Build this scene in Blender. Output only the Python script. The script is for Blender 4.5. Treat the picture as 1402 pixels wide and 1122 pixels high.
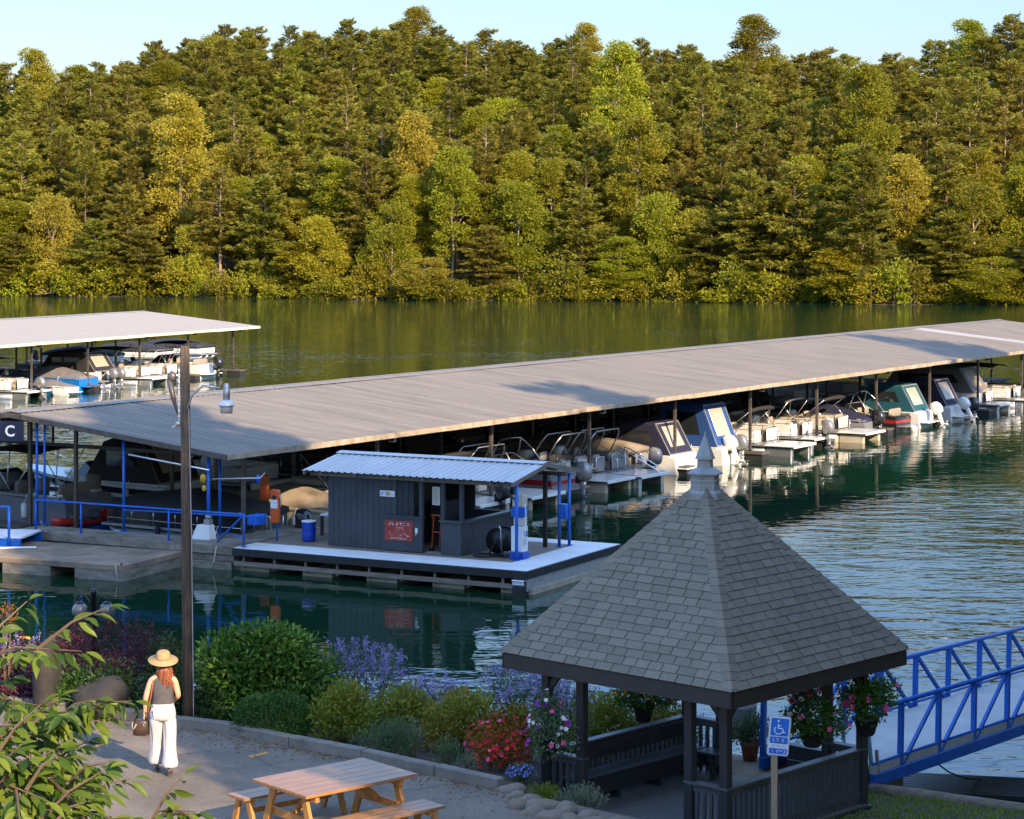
import bpy, bmesh, math, random
import numpy as np
from mathutils import Vector, Matrix

for o in list(bpy.data.objects):
    bpy.data.objects.remove(o)
SC = bpy.context.scene
COL = SC.collection

# ------------------------------------------------------------------ camera
F_PX, HOR, CX = 3050.0, 320.0, 701.0          # photograph pixels (1402 x 1122)
CAM_Z = 10.3                                  # metres above the lake
cam_d = bpy.data.cameras.new('camera')
cam = bpy.data.objects.new('camera', cam_d)
COL.objects.link(cam)
cam.location = (0, 0, CAM_Z)
cam.rotation_euler = (math.radians(90), 0, 0)
cam_d.sensor_width = 36
cam_d.lens = F_PX / 1402 * 36
cam_d.shift_y = -(561 - HOR) / 1402
cam_d.clip_end = 3000
SC.camera = cam

# ------------------------------------------------------------------ light
SUN_AZ = Vector((0.53, -0.85, 0)).normalized()      # towards the sun, in plan
SUN_EL = math.radians(26)
world = bpy.data.worlds.new('World')
SC.world = world
world.use_nodes = True
wn = world.node_tree
bg = wn.nodes['Background']
sky = wn.nodes.new('ShaderNodeTexSky')
sky.sky_type = 'NISHITA'
sky.sun_disc = False
sky.sun_elevation = SUN_EL
sky.sun_rotation = math.atan2(SUN_AZ.x, SUN_AZ.y)
sky.altitude = 300
sky.air_density = 1.0
sky.dust_density = 0.4
sky.ozone_density = 2.0
bg.inputs['Strength'].default_value = 0.15
# a clear evening sky: the pale band along the horizon is thinner than the model's
s_tc = wn.nodes.new('ShaderNodeTexCoord'); s_sep = wn.nodes.new('ShaderNodeSeparateXYZ')
wn.links.new(s_tc.outputs['Generated'], s_sep.inputs[0])
s_cr = wn.nodes.new('ShaderNodeValToRGB')
s_cr.color_ramp.interpolation = 'EASE'
for k, (p_, f_, c_) in enumerate([(0.0, .112, (1.16, .94, .98)), (.12, .20, (.95, .97, 1.03)), (.32, .47, (.82, .95, 1.16)), (.62, .75, (.98, .97, 1.0)), (1.0, 1.0, (1.05, .96, .93))]):
    e_ = s_cr.color_ramp.elements[k] if k < 2 else s_cr.color_ramp.elements.new(p_)
    if k == 1: s_cr.color_ramp.elements[1].position = p_
    e_.position = p_; e_.color = (*[min(1.0, f_ * q_) for q_ in c_], 1)
wn.links.new(s_sep.outputs[2], s_cr.inputs[0])
s_mx = wn.nodes.new('ShaderNodeVectorMath'); s_mx.operation = 'MULTIPLY'
wn.links.new(sky.outputs[0], s_mx.inputs[0]); wn.links.new(s_cr.outputs[0], s_mx.inputs[1])
s_sc = wn.nodes.new('ShaderNodeVectorMath'); s_sc.operation = 'SCALE'; s_sc.inputs['Scale'].default_value = 1.75
wn.links.new(s_mx.outputs[0], s_sc.inputs[0]); wn.links.new(s_sc.outputs[0], bg.inputs[0])
sun_d = bpy.data.lights.new('sun', 'SUN')
sun_d.energy = 3.4
sun_d.angle = math.radians(0.5)
sun_d.color = (1.0, 0.78, 0.52)
sun = bpy.data.objects.new('sun', sun_d)
COL.objects.link(sun)
sdir = Vector((SUN_AZ.x * math.cos(SUN_EL), SUN_AZ.y * math.cos(SUN_EL), math.sin(SUN_EL)))
sun.rotation_euler = sdir.to_track_quat('Z', 'Y').to_euler()
sun.location = (60, -40, 60)
SC.view_settings.view_transform = 'Standard'
SC.view_settings.look = 'None'
SC.view_settings.exposure = 1.62
SC.view_settings.gamma = 1
SC.cycles.max_bounces = 8
SC.cycles.transparent_max_bounces = 6
SC.cycles.caustics_reflective = False
SC.cycles.caustics_refractive = False

# ------------------------------------------------------------------ helpers
def P(px, py, z):
    """Where a spot seen in the photograph meets the level z."""
    d = F_PX * (CAM_Z - z) / (py - HOR)
    return Vector(((px - CX) * d / F_PX, d, z))

def D(px, d, z=0.0):
    return Vector(((px - CX) * d / F_PX, d, z))

def Zat(py, d):
    return CAM_Z - (py - HOR) * d / F_PX

def tag(o, label=None, cat=None, group=None, kind=None):
    if label: o['label'] = label
    if cat: o['category'] = cat
    if group: o['group'] = group
    if kind: o['kind'] = kind
    return o

def thing(name, label, cat, loc=(0, 0, 0), rz=0.0, group=None):
    o = bpy.data.objects.new(name, None)
    o.empty_display_size = 0.3
    COL.objects.link(o)
    o.location = loc
    o.rotation_euler = (0, 0, rz)
    return tag(o, label, cat, group)

def link_mesh(name, me, mats, parent=None):
    o = bpy.data.objects.new(name, me)
    COL.objects.link(o)
    if not isinstance(mats, (list, tuple)): mats = [mats]
    if not len(me.materials):
        for m in mats: me.materials.append(m)
    if parent is not None: o.parent = parent
    return o

class MB:
    """collects shapes, links them as ONE mesh object"""
    def __init__(s):
        s.v = []; s.f = []; s.mi = []; s.sm = []; s.m = 0; s.smooth = False
        s.M = None
    def add(s, vs, fs):
        n = len(s.v)
        if s.M is not None:
            vs = [s.M @ Vector(p) for p in vs]
        s.v += [tuple(p) for p in vs]
        for f in fs:
            s.f.append(tuple(i + n for i in f)); s.mi.append(s.m); s.sm.append(s.smooth)
    def quad(s, a, b, c, d): s.add([a, b, c, d], [(0, 1, 2, 3)])
    def hexa(s, p):
        s.add(p, [(3, 2, 1, 0), (4, 5, 6, 7), (0, 1, 5, 4), (1, 2, 6, 5), (2, 3, 7, 6), (3, 0, 4, 7)])
    def box(s, x0, x1, y0, y1, z0, z1):
        s.hexa([(x0, y0, z0), (x1, y0, z0), (x1, y1, z0), (x0, y1, z0), (x0, y0, z1), (x1, y0, z1), (x1, y1, z1), (x0, y1, z1)])
    def bar(s, a, b, w, h, up=(0, 0, 1)):
        a = Vector(a); b = Vector(b); d = (b - a).normalized(); u = Vector(up)
        if abs(d.dot(u)) > 0.98: u = Vector((1, 0, 0)) if abs(d.x) < 0.9 else Vector((0, 1, 0))
        r = d.cross(u).normalized(); u = r.cross(d).normalized()
        r = r * w / 2; u = u * h / 2
        s.hexa([a - r - u, a + r - u, b + r - u, b - r - u, a - r + u, a + r + u, b + r + u, b - r + u])
    def tube(s, pts, r, seg=8, cap=True):
        pts = [Vector(p) for p in pts]; n = len(pts)
        rs = r if isinstance(r, (list, tuple)) else [r] * n
        vs = []; fs = []; prev = None
        for i, p in enumerate(pts):
            t = (pts[min(i + 1, n - 1)] - pts[max(i - 1, 0)])
            t = t.normalized() if t.length > 1e-9 else Vector((0, 0, 1))
            if prev is None:
                ref = Vector((0, 0, 1)) if abs(t.z) < 0.9 else Vector((1, 0, 0))
                x = t.cross(ref).normalized()
            else:
                x = (prev - t * prev.dot(t))
                x = x.normalized() if x.length > 1e-6 else t.cross(Vector((0, 0, 1))).normalized()
            prev = x; y = t.cross(x)
            for k in range(seg):
                a = 2 * math.pi * k / seg
                vs.append(p + (x * math.cos(a) + y * math.sin(a)) * rs[i])
        for i in range(n - 1):
            for k in range(seg):
                k2 = (k + 1) % seg
                fs.append((i * seg + k, i * seg + k2, (i + 1) * seg + k2, (i + 1) * seg + k))
        if cap:
            fs.append(tuple(reversed(range(seg)))); fs.append(tuple((n - 1) * seg + k for k in range(seg)))
        o = s.smooth; s.smooth = seg > 5; s.add(vs, fs); s.smooth = o
    def loft(s, rings, closed=True, cap=True):
        """rings: lists of points, all the same length"""
        n = len(rings[0]); vs = [p for r in rings for p in r]; fs = []
        for i in range(len(rings) - 1):
            for k in range(n if closed else n - 1):
                k2 = (k + 1) % n
                fs.append((i * n + k, i * n + k2, (i + 1) * n + k2, (i + 1) * n + k))
        if cap and closed:
            fs.append(tuple(reversed(range(n)))); fs.append(tuple((len(rings) - 1) * n + k for k in range(n)))
        s.add(vs, fs)
    def lathe(s, prof, seg=20, c=(0, 0, 0), sx=1.0, sy=1.0):
        rings = []
        for r, z in prof:
            rings.append([(c[0] + r * sx * math.cos(2 * math.pi * k / seg), c[1] + r * sy * math.sin(2 * math.pi * k / seg), c[2] + z) for k in range(seg)])
        o = s.smooth; s.smooth = True; s.loft(rings); s.smooth = o
    def ball(s, c, r, sx=1, sy=1, sz=1, seg=14, rows=8):
        prof = [(max(1e-4, r * math.sin(math.pi * i / rows)), -r * sz * math.cos(math.pi * i / rows)) for i in range(rows + 1)]
        s.lathe(prof, seg, c, sx, sy)
    def build(s, name, mats, parent=None, loc=None, bevel=0.0):
        me = bpy.data.meshes.new(name)
        me.from_pydata(s.v, [], s.f)
        if bevel > 0:
            bm = bmesh.new(); bm.from_mesh(me)
            bmesh.ops.bevel(bm, geom=[e for e in bm.edges if len(e.link_faces) == 2 and e.calc_face_angle(0) > 0.6], offset=bevel, segments=1, affect='EDGES', clamp_overlap=True)
            bm.to_mesh(me); bm.free()
        else:
            me.polygons.foreach_set('material_index', s.mi)
            me.polygons.foreach_set('use_smooth', s.sm)
        me.update()
        o = link_mesh(name, me, mats, parent)
        if loc is not None: o.location = loc
        return o

def ring(c, rx, ry, n=16, tilt=0.0, p=2.0):
    out = []
    for k in range(n):
        a = 2 * math.pi * k / n
        ca, sa = math.cos(a), math.sin(a)
        e = 2.0 / p
        x = rx * math.copysign(abs(ca) ** e, ca); y = ry * math.copysign(abs(sa) ** e, sa)
        out.append((c[0] + x, c[1] + y, c[2] + y * tilt))
    return out

def cards(name, pos, axis, nrm, ln, wd, mat, parent=None, fold=0.12, midpos=0.45, mi=None):
    """many leaf-sized faces (one folded diamond each) as one mesh"""
    pos = np.asarray(pos, float); axis = np.asarray(axis, float); nrm = np.asarray(nrm, float)
    n = len(pos)
    axis /= np.linalg.norm(axis, axis=1, keepdims=True) + 1e-9
    side = np.cross(axis, nrm); side /= np.linalg.norm(side, axis=1, keepdims=True) + 1e-9
    up = np.cross(side, axis)
    ln = np.broadcast_to(np.asarray(ln, float), (n,))[:, None]; wd = np.broadcast_to(np.asarray(wd, float), (n,))[:, None]
    base = pos; tip = pos + axis * ln - up * ln * 0.10
    mid = pos + axis * ln * midpos
    a = mid + side * wd * 0.5 + up * wd * fold; b = mid - side * wd * 0.5 + up * wd * fold
    v = np.stack([base, a, tip, b], axis=1).reshape(-1, 3)
    f = np.arange(4 * n).reshape(-1, 4)
    me = bpy.data.meshes.new(name)
    me.from_pydata(v.tolist(), [], f.tolist())
    if mi is not None: me.polygons.foreach_set('material_index', np.asarray(mi, np.int32))
    me.update()
    return link_mesh(name, me, mat, parent)

def copy_tree(o, parent=None):
    c = o.copy(); COL.objects.link(c)
    if parent is not None: c.parent = parent
    for ch in list(o.children): copy_tree(ch, c)
    return c

def text(name, body, size, mat, parent, loc, rot, extrude=0.004):
    cu = bpy.data.curves.new(name, 'FONT')
    cu.body = body; cu.size = size; cu.extrude = extrude; cu.align_x = 'CENTER'; cu.align_y = 'CENTER'
    cu.offset = size * 0.02
    o = bpy.data.objects.new(name, cu); COL.objects.link(o)
    bpy.context.view_layer.update()
    me = bpy.data.meshes.new_from_object(o.evaluated_get(bpy.context.evaluated_depsgraph_get()))
    bpy.data.objects.remove(o); me.materials.clear()
    o = link_mesh(name, me, mat, parent); o.location = loc; o.rotation_euler = rot
    return o

# ------------------------------------------------------------------ materials
MATS = {}
def pm(name, col, rough=0.6, metal=0.0, var=0.18, scale=4.0, bump=0.0, bscale=None, col2=None, stretch=(1, 1, 1), spec=0.5, rnd=0.0, obj=0.0, coat=0.0, detail=6.0, contrast=0.25):
    m = bpy.data.materials.new(name); m.use_nodes = True
    nt = m.node_tree; N = nt.nodes; L = nt.links
    b = N['Principled BSDF']
    b.inputs['Roughness'].default_value = rough; b.inputs['Metallic'].default_value = metal
    b.inputs['Specular IOR Level'].default_value = spec
    b.inputs['Coat Weight'].default_value = coat
    tc = N.new('ShaderNodeTexCoord'); mp = N.new('ShaderNodeMapping')
    mp.inputs['Scale'].default_value = stretch
    L.new(tc.outputs['Object'], mp.inputs[0])
    nz = N.new('ShaderNodeTexNoise'); nz.inputs['Scale'].default_value = scale; nz.inputs['Detail'].default_value = detail
    nz.inputs['Roughness'].default_value = 0.62
    L.new(mp.outputs[0], nz.inputs['Vector'])
    c2 = col2 if col2 else tuple(c * (1 - var) for c in col)
    c1 = col if col2 else tuple(min(1, c * (1 + var)) for c in col)
    mr = N.new('ShaderNodeMapRange'); mr.inputs[1].default_value = 0.5 - contrast; mr.inputs[2].default_value = 0.5 + contrast
    L.new(nz.outputs[0], mr.inputs[0])
    mx = N.new('ShaderNodeMix'); mx.data_type = 'RGBA'
    mx.inputs[6].default_value = (*c1, 1); mx.inputs[7].default_value = (*c2, 1)
    L.new(mr.outputs[0], mx.inputs[0])
    out = mx.outputs[2]
    if rnd > 0 or obj > 0:
        hs = N.new('ShaderNodeHueSaturation')
        g = N.new('ShaderNodeNewGeometry'); oi = N.new('ShaderNodeObjectInfo')
        mm = N.new('ShaderNodeMapRange'); mm.inputs[3].default_value = 1 - max(rnd, obj); mm.inputs[4].default_value = 1 + max(rnd, obj)
        L.new(g.outputs['Random Per Island'] if rnd > 0 else oi.outputs['Random'], mm.inputs[0])
        L.new(mm.outputs[0], hs.inputs['Value']); L.new(out, hs.inputs['Color']); out = hs.outputs[0]
    L.new(out, b.inputs['Base Color'])
    if bump > 0:
        n2 = N.new('ShaderNodeTexNoise'); n2.inputs['Scale'].default_value = bscale or scale * 4; n2.inputs['Detail'].default_value = 5
        L.new(mp.outputs[0], n2.inputs['Vector'])
        bp = N.new('ShaderNodeBump'); bp.inputs['Strength'].default_value = 1.0; bp.inputs['Distance'].default_value = bump
        L.new(n2.outputs[0], bp.inputs['Height']); L.new(bp.outputs[0], b.inputs['Normal'])
    MATS[name] = m
    return m

def leafm(name, c1, c2, trans=0.35, rough=0.5, obj=0.0, ohue=0.0, spec=0.3):
    """leaves: colour differs from leaf to leaf (and from plant to plant), light passes through"""
    m = bpy.data.materials.new(name); m.use_nodes = True
    nt = m.node_tree; N = nt.nodes; L = nt.links
    b = N['Principled BSDF']; b.inputs['Roughness'].default_value = rough; b.inputs['Specular IOR Level'].default_value = spec
    g = N.new('ShaderNodeNewGeometry'); oi = N.new('ShaderNodeObjectInfo')
    mx = N.new('ShaderNodeMix'); mx.data_type = 'RGBA'
    mx.inputs[6].default_value = (*c1, 1); mx.inputs[7].default_value = (*c2, 1)
    L.new(g.outputs['Random Per Island'], mx.inputs[0])
    out = mx.outputs[2]
    if obj > 0 or ohue > 0:
        hs = N.new('ShaderNodeHueSaturation')
        mv = N.new('ShaderNodeMapRange'); mv.inputs[3].default_value = 1 - obj; mv.inputs[4].default_value = 1 + obj
        L.new(oi.outputs['Random'], mv.inputs[0]); L.new(mv.outputs[0], hs.inputs['Value'])
        ml = N.new('ShaderNodeMath'); ml.operation = 'MULTIPLY'; ml.inputs[1].default_value = 7.31
        fr = N.new('ShaderNodeMath'); fr.operation = 'FRACT'
        L.new(oi.outputs['Random'], ml.inputs[0]); L.new(ml.outputs[0], fr.inputs[0])
        mh = N.new('ShaderNodeMapRange'); mh.inputs[3].default_value = 0.5 - ohue; mh.inputs[4].default_value = 0.5 + ohue
        L.new(fr.outputs[0], mh.inputs[0]); L.new(mh.outputs[0], hs.inputs['Hue'])
        L.new(out, hs.inputs['Color']); out = hs.outputs[0]
    L.new(out, b.inputs['Base Color'])
    if trans > 0:
        t = N.new('ShaderNodeBsdfTranslucent'); L.new(out, t.inputs[0])
        ms = N.new('ShaderNodeMixShader'); ms.inputs[0].default_value = trans
        L.new(b.outputs[0], ms.inputs[1]); L.new(t.outputs[0], ms.inputs[2])
        L.new(ms.outputs[0], N['Material Output'].inputs[0])
    MATS[name] = m
    return m

# woods, metals, stone
pm('asphalt', (0.19, 0.150, 0.112), 0.9, var=0.22, scale=0.9, bump=0.006, bscale=60, detail=10)
def asphalt_extra():
    m = MATS['asphalt']; N = m.node_tree.nodes; L = m.node_tree.links; b = N['Principled BSDF']
    src = b.inputs['Base Color'].links[0].from_socket
    tc = N.new('ShaderNodeTexCoord')
    v = N.new('ShaderNodeTexVoronoi'); v.feature = 'DISTANCE_TO_EDGE'; v.inputs['Scale'].default_value = 0.26
    nz = N.new('ShaderNodeTexNoise'); nz.inputs['Scale'].default_value = 1.6; nz.inputs['Detail'].default_value = 6
    ad = N.new('ShaderNodeVectorMath'); ad.operation = 'MULTIPLY_ADD'; ad.inputs[1].default_value = (.9, .9, 0)
    L.new(tc.outputs['Object'], nz.inputs['Vector']); L.new(nz.outputs['Color'], ad.inputs[0]); L.new(tc.outputs['Object'], ad.inputs[2]); L.new(ad.outputs[0], v.inputs['Vector'])
    cr = N.new('ShaderNodeMapRange'); cr.inputs[1].default_value = 0.003; cr.inputs[2].default_value = 0.016; cr.inputs[3].default_value = 0.72; cr.inputs[4].default_value = 1
    L.new(v.outputs['Distance'], cr.inputs[0])
    n2 = N.new('ShaderNodeTexNoise'); n2.inputs['Scale'].default_value = 0.35; n2.inputs['Detail'].default_value = 7; n2.inputs['Roughness'].default_value = .65
    L.new(tc.outputs['Object'], n2.inputs['Vector'])
    st = N.new('ShaderNodeMapRange'); st.inputs[1].default_value = 0.38; st.inputs[2].default_value = 0.62; st.inputs[3].default_value = 0.68; st.inputs[4].default_value = 1.22
    L.new(n2.outputs[0], st.inputs[0])
    n3 = N.new('ShaderNodeTexNoise'); n3.inputs['Scale'].default_value = 45; n3.inputs['Detail'].default_value = 3
    L.new(tc.outputs['Object'], n3.inputs['Vector'])
    sp = N.new('ShaderNodeMapRange'); sp.inputs[1].default_value = 0.3; sp.inputs[2].default_value = 0.7; sp.inputs[3].default_value = 0.72; sp.inputs[4].default_value = 1.28
    L.new(n3.outputs[0], sp.inputs[0])
    m1 = N.new('ShaderNodeMath'); m1.operation = 'MULTIPLY'; L.new(cr.outputs[0], m1.inputs[0]); L.new(st.outputs[0], m1.inputs[1])
    m2 = N.new('ShaderNodeMath'); m2.operation = 'MULTIPLY'; L.new(m1.outputs[0], m2.inputs[0]); L.new(sp.outputs[0], m2.inputs[1])
    hs = N.new('ShaderNodeHueSaturation'); L.new(m2.outputs[0], hs.inputs['Value']); L.new(src, hs.inputs['Color']); L.new(hs.outputs[0], b.inputs['Base Color'])
asphalt_extra()
pm('soil', (0.07, 0.05, 0.035), 0.95, var=0.4, scale=2.5, bump=0.03, bscale=9)
pm('grass_soil', (0.08, 0.12, 0.02), 0.95, var=0.4, scale=3, bump=0.02, bscale=30)
pm('hill_floor', (0.09, 0.065, 0.03), 0.95, var=0.4, scale=0.3, bump=0.2, bscale=1.5)
pm('bank_soil', (0.045, 0.035, 0.02), 0.95, var=0.4, scale=1.0, bump=0.06, bscale=4)
pm('kerb', (0.19, 0.165, 0.135), 0.85, var=0.35, scale=3.0, bump=0.008, bscale=30, detail=9)
pm('concrete', (0.30, 0.26, 0.205), 0.85, scale=2.0, bump=0.012, bscale=18, detail=12, stretch=(.7, .7, 2.2), col2=(0.11, 0.092, 0.068), contrast=0.17)
pm('concrete_deck', (0.33, 0.24, 0.16), 0.88, scale=1.1, bump=0.008, bscale=22, detail=12, col2=(0.15, 0.108, 0.074), contrast=0.17)
pm('pole_wood', (0.15, 0.115, 0.085), 0.95, scale=5, stretch=(5, 5, 0.35), bump=0.02, bscale=9, col2=(0.055, 0.042, 0.032), contrast=0.2, spec=0.1)
pm('old_timber', (0.21, 0.17, 0.13), 0.85, var=0.45, scale=3, stretch=(0.6, 4, 4), bump=0.008, bscale=10)
pm('log_wood', (0.21, 0.16, 0.115), 0.9, var=0.5, scale=4, bump=0.02, bscale=12, stretch=(0.5, 3, 3))
pm('pine_plank', (0.30, 0.15, 0.062), 0.34, var=0.3, scale=3, stretch=(0.7, 9, 9), bump=0.002, bscale=12, spec=0.5)
pm('pine_leg', (0.42, 0.19, 0.05), 0.5, var=0.3, scale=4, stretch=(5, 5, 0.8), bump=0.002, bscale=12)
pm('sign_post', (0.36, 0.25, 0.16), 0.8, var=0.3, scale=5, stretch=(5, 5, 0.6), bump=0.004, bscale=12)
pm('gazebo_paint', (0.032, 0.032, 0.033), 0.45, var=0.25, scale=3, bump=0.002, bscale=25, detail=8)
pm('gazebo_rail', (0.075, 0.075, 0.078), 0.45, var=0.2, scale=3, bump=0.002, bscale=25)
pm('gazebo_floor', (0.15, 0.13, 0.11), 0.6, var=0.35, scale=3, stretch=(0.5, 6, 6), bump=0.003, bscale=12)
pm('fascia_paint', (0.036, 0.032, 0.03), 0.5, var=0.2, scale=2.5, bump=0.002, bscale=25)
pm('shingle', (0.205, 0.176, 0.130), 0.9, var=0.12, scale=30, bump=0.003, bscale=120, rnd=0.13)
pm('finial_metal', (0.30, 0.31, 0.30), 0.5, metal=0.25, var=0.2, scale=5)
pm('roof_metal', (0.285, 0.240, 0.190), 0.5, metal=0.1, scale=0.9, stretch=(3.2, 0.22, 1), detail=12, col2=(0.145, 0.122, 0.098), contrast=0.26)
pm('roof_metal_pale', (0.36, 0.345, 0.33), 0.45, metal=0.1, var=0.1, scale=0.5, detail=8)
pm('roof_white', (0.345, 0.305, 0.255), 0.45, metal=0.1, scale=0.9, stretch=(3, 0.3, 1), detail=10, col2=(0.29, 0.265, 0.245), contrast=0.3)
pm('eave_trim', (0.44, 0.37, 0.28), 0.7, var=0.3, scale=2.6, detail=12, col2=(0.24, 0.17, 0.10), contrast=0.2)
pm('steel_dark', (0.030, 0.028, 0.027), 0.5, metal=0.4, var=0.4, scale=3)
pm('steel_post', (0.13, 0.11, 0.095), 0.45, metal=0.5, var=0.4, scale=3)
pm('galv', (0.42, 0.42, 0.42), 0.4, metal=0.6, var=0.25, scale=4)
pm('alum', (0.72, 0.71, 0.69), 0.28, metal=0.85, var=0.12, scale=3)
pm('float_tan', (0.44, 0.37, 0.26), 0.7, var=0.35, scale=1.5, detail=8)
pm('float_black', (0.025, 0.025, 0.025), 0.6, var=0.3, scale=2)
pm('deck_shaded', (0.10, 0.08, 0.06), 0.8, var=0.4, scale=2, stretch=(6, 0.6, 6), bump=0.004, bscale=10)  # darker copy of deck_plank: roof shade put into the colour
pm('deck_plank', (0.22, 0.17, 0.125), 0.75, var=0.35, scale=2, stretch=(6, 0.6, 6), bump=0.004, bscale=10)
pm('white_deck', (0.72, 0.71, 0.70), 0.6, var=0.12, scale=1.6, detail=10, bump=0.003, bscale=20)
pm('gangway_deck', (0.46, 0.455, 0.445), 0.7, var=0.15, scale=1.6, detail=10, bump=0.003, bscale=20)
pm('rubber', (0.018, 0.018, 0.018), 0.6, var=0.3, scale=4)
pm('blue_paint', (0.008, 0.115, 0.50), 0.42, var=0.22, scale=2.5, detail=8)
pm('blue_plastic', (0.01, 0.06, 0.42), 0.3, var=0.15, scale=2)
pm('navy_paint', (0.010, 0.013, 0.04), 0.5, var=0.2, scale=2)
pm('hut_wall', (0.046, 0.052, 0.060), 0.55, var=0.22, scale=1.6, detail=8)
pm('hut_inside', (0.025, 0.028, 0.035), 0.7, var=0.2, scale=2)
pm('hut_roof', (0.52, 0.50, 0.48), 0.45, metal=0.15, var=0.10, scale=1.0, stretch=(3, 0.4, 1))
pm('white_paint', (0.78, 0.77, 0.74), 0.4, var=0.08, scale=2)
pm('sign_white', (0.80, 0.80, 0.79), 0.4, var=0.05, scale=5)
pm('sign_blue', (0.008, 0.16, 0.60), 0.35, var=0.08, scale=5)
pm('sign_red', (0.36, 0.045, 0.03), 0.45, var=0.3, scale=6, detail=8)
pm('sign_grey', (0.5, 0.5, 0.5), 0.5, var=0.2, scale=8)
pm('orange_paint', (0.62, 0.10, 0.015), 0.45, var=0.2, scale=3)
pm('yellow_paint', (0.62, 0.36, 0.03), 0.5, var=0.25, scale=3)
pm('line_paint', (0.55, 0.27, 0.05), 0.7, var=0.35, scale=12, detail=8)
pm('red_plastic', (0.42, 0.025, 0.015), 0.35, var=0.25, scale=2)
pm('black_metal', (0.015, 0.015, 0.017), 0.35, metal=0.4, var=0.2, scale=5)
pm('globe_glass', (0.12, 0.12, 0.125), 0.06, var=0.15, scale=3, spec=0.8)
pm('lamp_reflector', (0.78, 0.78, 0.80), 0.35, metal=0.2, var=0.1, scale=3)
pm('lamp_lens', (0.34, 0.32, 0.29), 0.15, var=0.12, scale=3)
pm('terracotta', (0.34, 0.12, 0.065), 0.75, var=0.2, scale=4)
pm('basket_black', (0.02, 0.019, 0.018), 0.6, var=0.3, scale=6)
pm('stone', (0.20, 0.155, 0.115), 0.9, var=0.45, scale=3, bump=0.03, bscale=8, detail=9)
pm('stone_dark', (0.032, 0.027, 0.022), 0.9, var=0.4, scale=2.5, bump=0.03, bscale=7, detail=9)
pm('teal_paint', (0.13, 0.36, 0.42), 0.5, var=0.2, scale=4)
pm('rope', (0.55, 0.47, 0.36), 0.9, var=0.2, scale=8)
pm('bark', (0.12, 0.085, 0.06), 0.9, var=0.4, scale=3, stretch=(3, 3, 0.6), bump=0.02, bscale=6)
pm('bark_pale', (0.27, 0.20, 0.14), 0.9, var=0.35, scale=3, stretch=(3, 3, 0.6))
pm('twig', (0.10, 0.065, 0.035), 0.8, var=0.3, scale=8)
# boats
pm('gel_white', (0.76, 0.74, 0.69), 0.25, var=0.08, scale=1.5, coat=0.3)
pm('gel_cream', (0.62, 0.55, 0.43), 0.35, var=0.12, scale=1.5)
pm('gel_grey', (0.20, 0.20, 0.21), 0.3, var=0.12, scale=1.5, coat=0.3)
pm('gel_black', (0.02, 0.02, 0.022), 0.2, var=0.2, scale=2, coat=0.4)
pm('gel_blue', (0.01, 0.16, 0.50), 0.25, var=0.12, scale=2, coat=0.3)
pm('gel_red', (0.32, 0.02, 0.02), 0.25, var=0.12, scale=2, coat=0.3)
pm('vinyl_tan', (0.30, 0.25, 0.19), 0.6, var=0.18, scale=3)
pm('vinyl_grey', (0.24, 0.23, 0.23), 0.6, var=0.18, scale=3)
pm('canvas_blue', (0.014, 0.06, 0.22), 0.75, var=0.2, scale=3, bump=0.006, bscale=8)
pm('canvas_navy', (0.014, 0.015, 0.042), 0.75, var=0.2, scale=3, bump=0.006, bscale=8)
pm('canvas_teal', (0.004, 0.07, 0.10), 0.75, var=0.2, scale=3, bump=0.006, bscale=8)
pm('canvas_grey', (0.16, 0.145, 0.145), 0.75, var=0.2, scale=3, bump=0.006, bscale=8)
pm('canvas_black', (0.022, 0.02, 0.019), 0.8, var=0.25, scale=3, bump=0.006, bscale=8)
pm('canvas_tan', (0.26, 0.205, 0.145), 0.8, var=0.2, scale=3, bump=0.006, bscale=8)
pm('clear_vinyl', (0.42, 0.35, 0.27), 0.18, var=0.15, scale=2.5)
pm('tint_glass', (0.02, 0.025, 0.03), 0.05, var=0.2, scale=2, spec=0.8)
pm('motor_silver', (0.27, 0.265, 0.26), 0.25, metal=0.45, var=0.1, scale=3)
# person
pm('skin', (0.62, 0.33, 0.21), 0.5, var=0.08, scale=6)
pm('hair', (0.20, 0.055, 0.022), 0.45, var=0.4, scale=18, stretch=(1, 1, 0.3))
pm('straw', (0.38, 0.235, 0.105), 0.75, var=0.15, scale=20, bump=0.002, bscale=90)
pm('straw_band', (0.30, 0.19, 0.09), 0.75, var=0.15, scale=20)
pm('top_grey', (0.075, 0.068, 0.07), 0.85, var=0.15, scale=12, bump=0.004, bscale=16)
pm('trousers', (0.46, 0.44, 0.45), 0.85, var=0.06, scale=9, bump=0.02, bscale=7, stretch=(1.2, 1.2, .5))
pm('bag_leather', (0.05, 0.028, 0.018), 0.4, var=0.3, scale=9)
pm('strap_brown', (0.34, 0.10, 0.03), 0.5, var=0.2, scale=9)
pm('shoe', (0.05, 0.045, 0.045), 0.3, var=0.2, scale=9)
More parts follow.
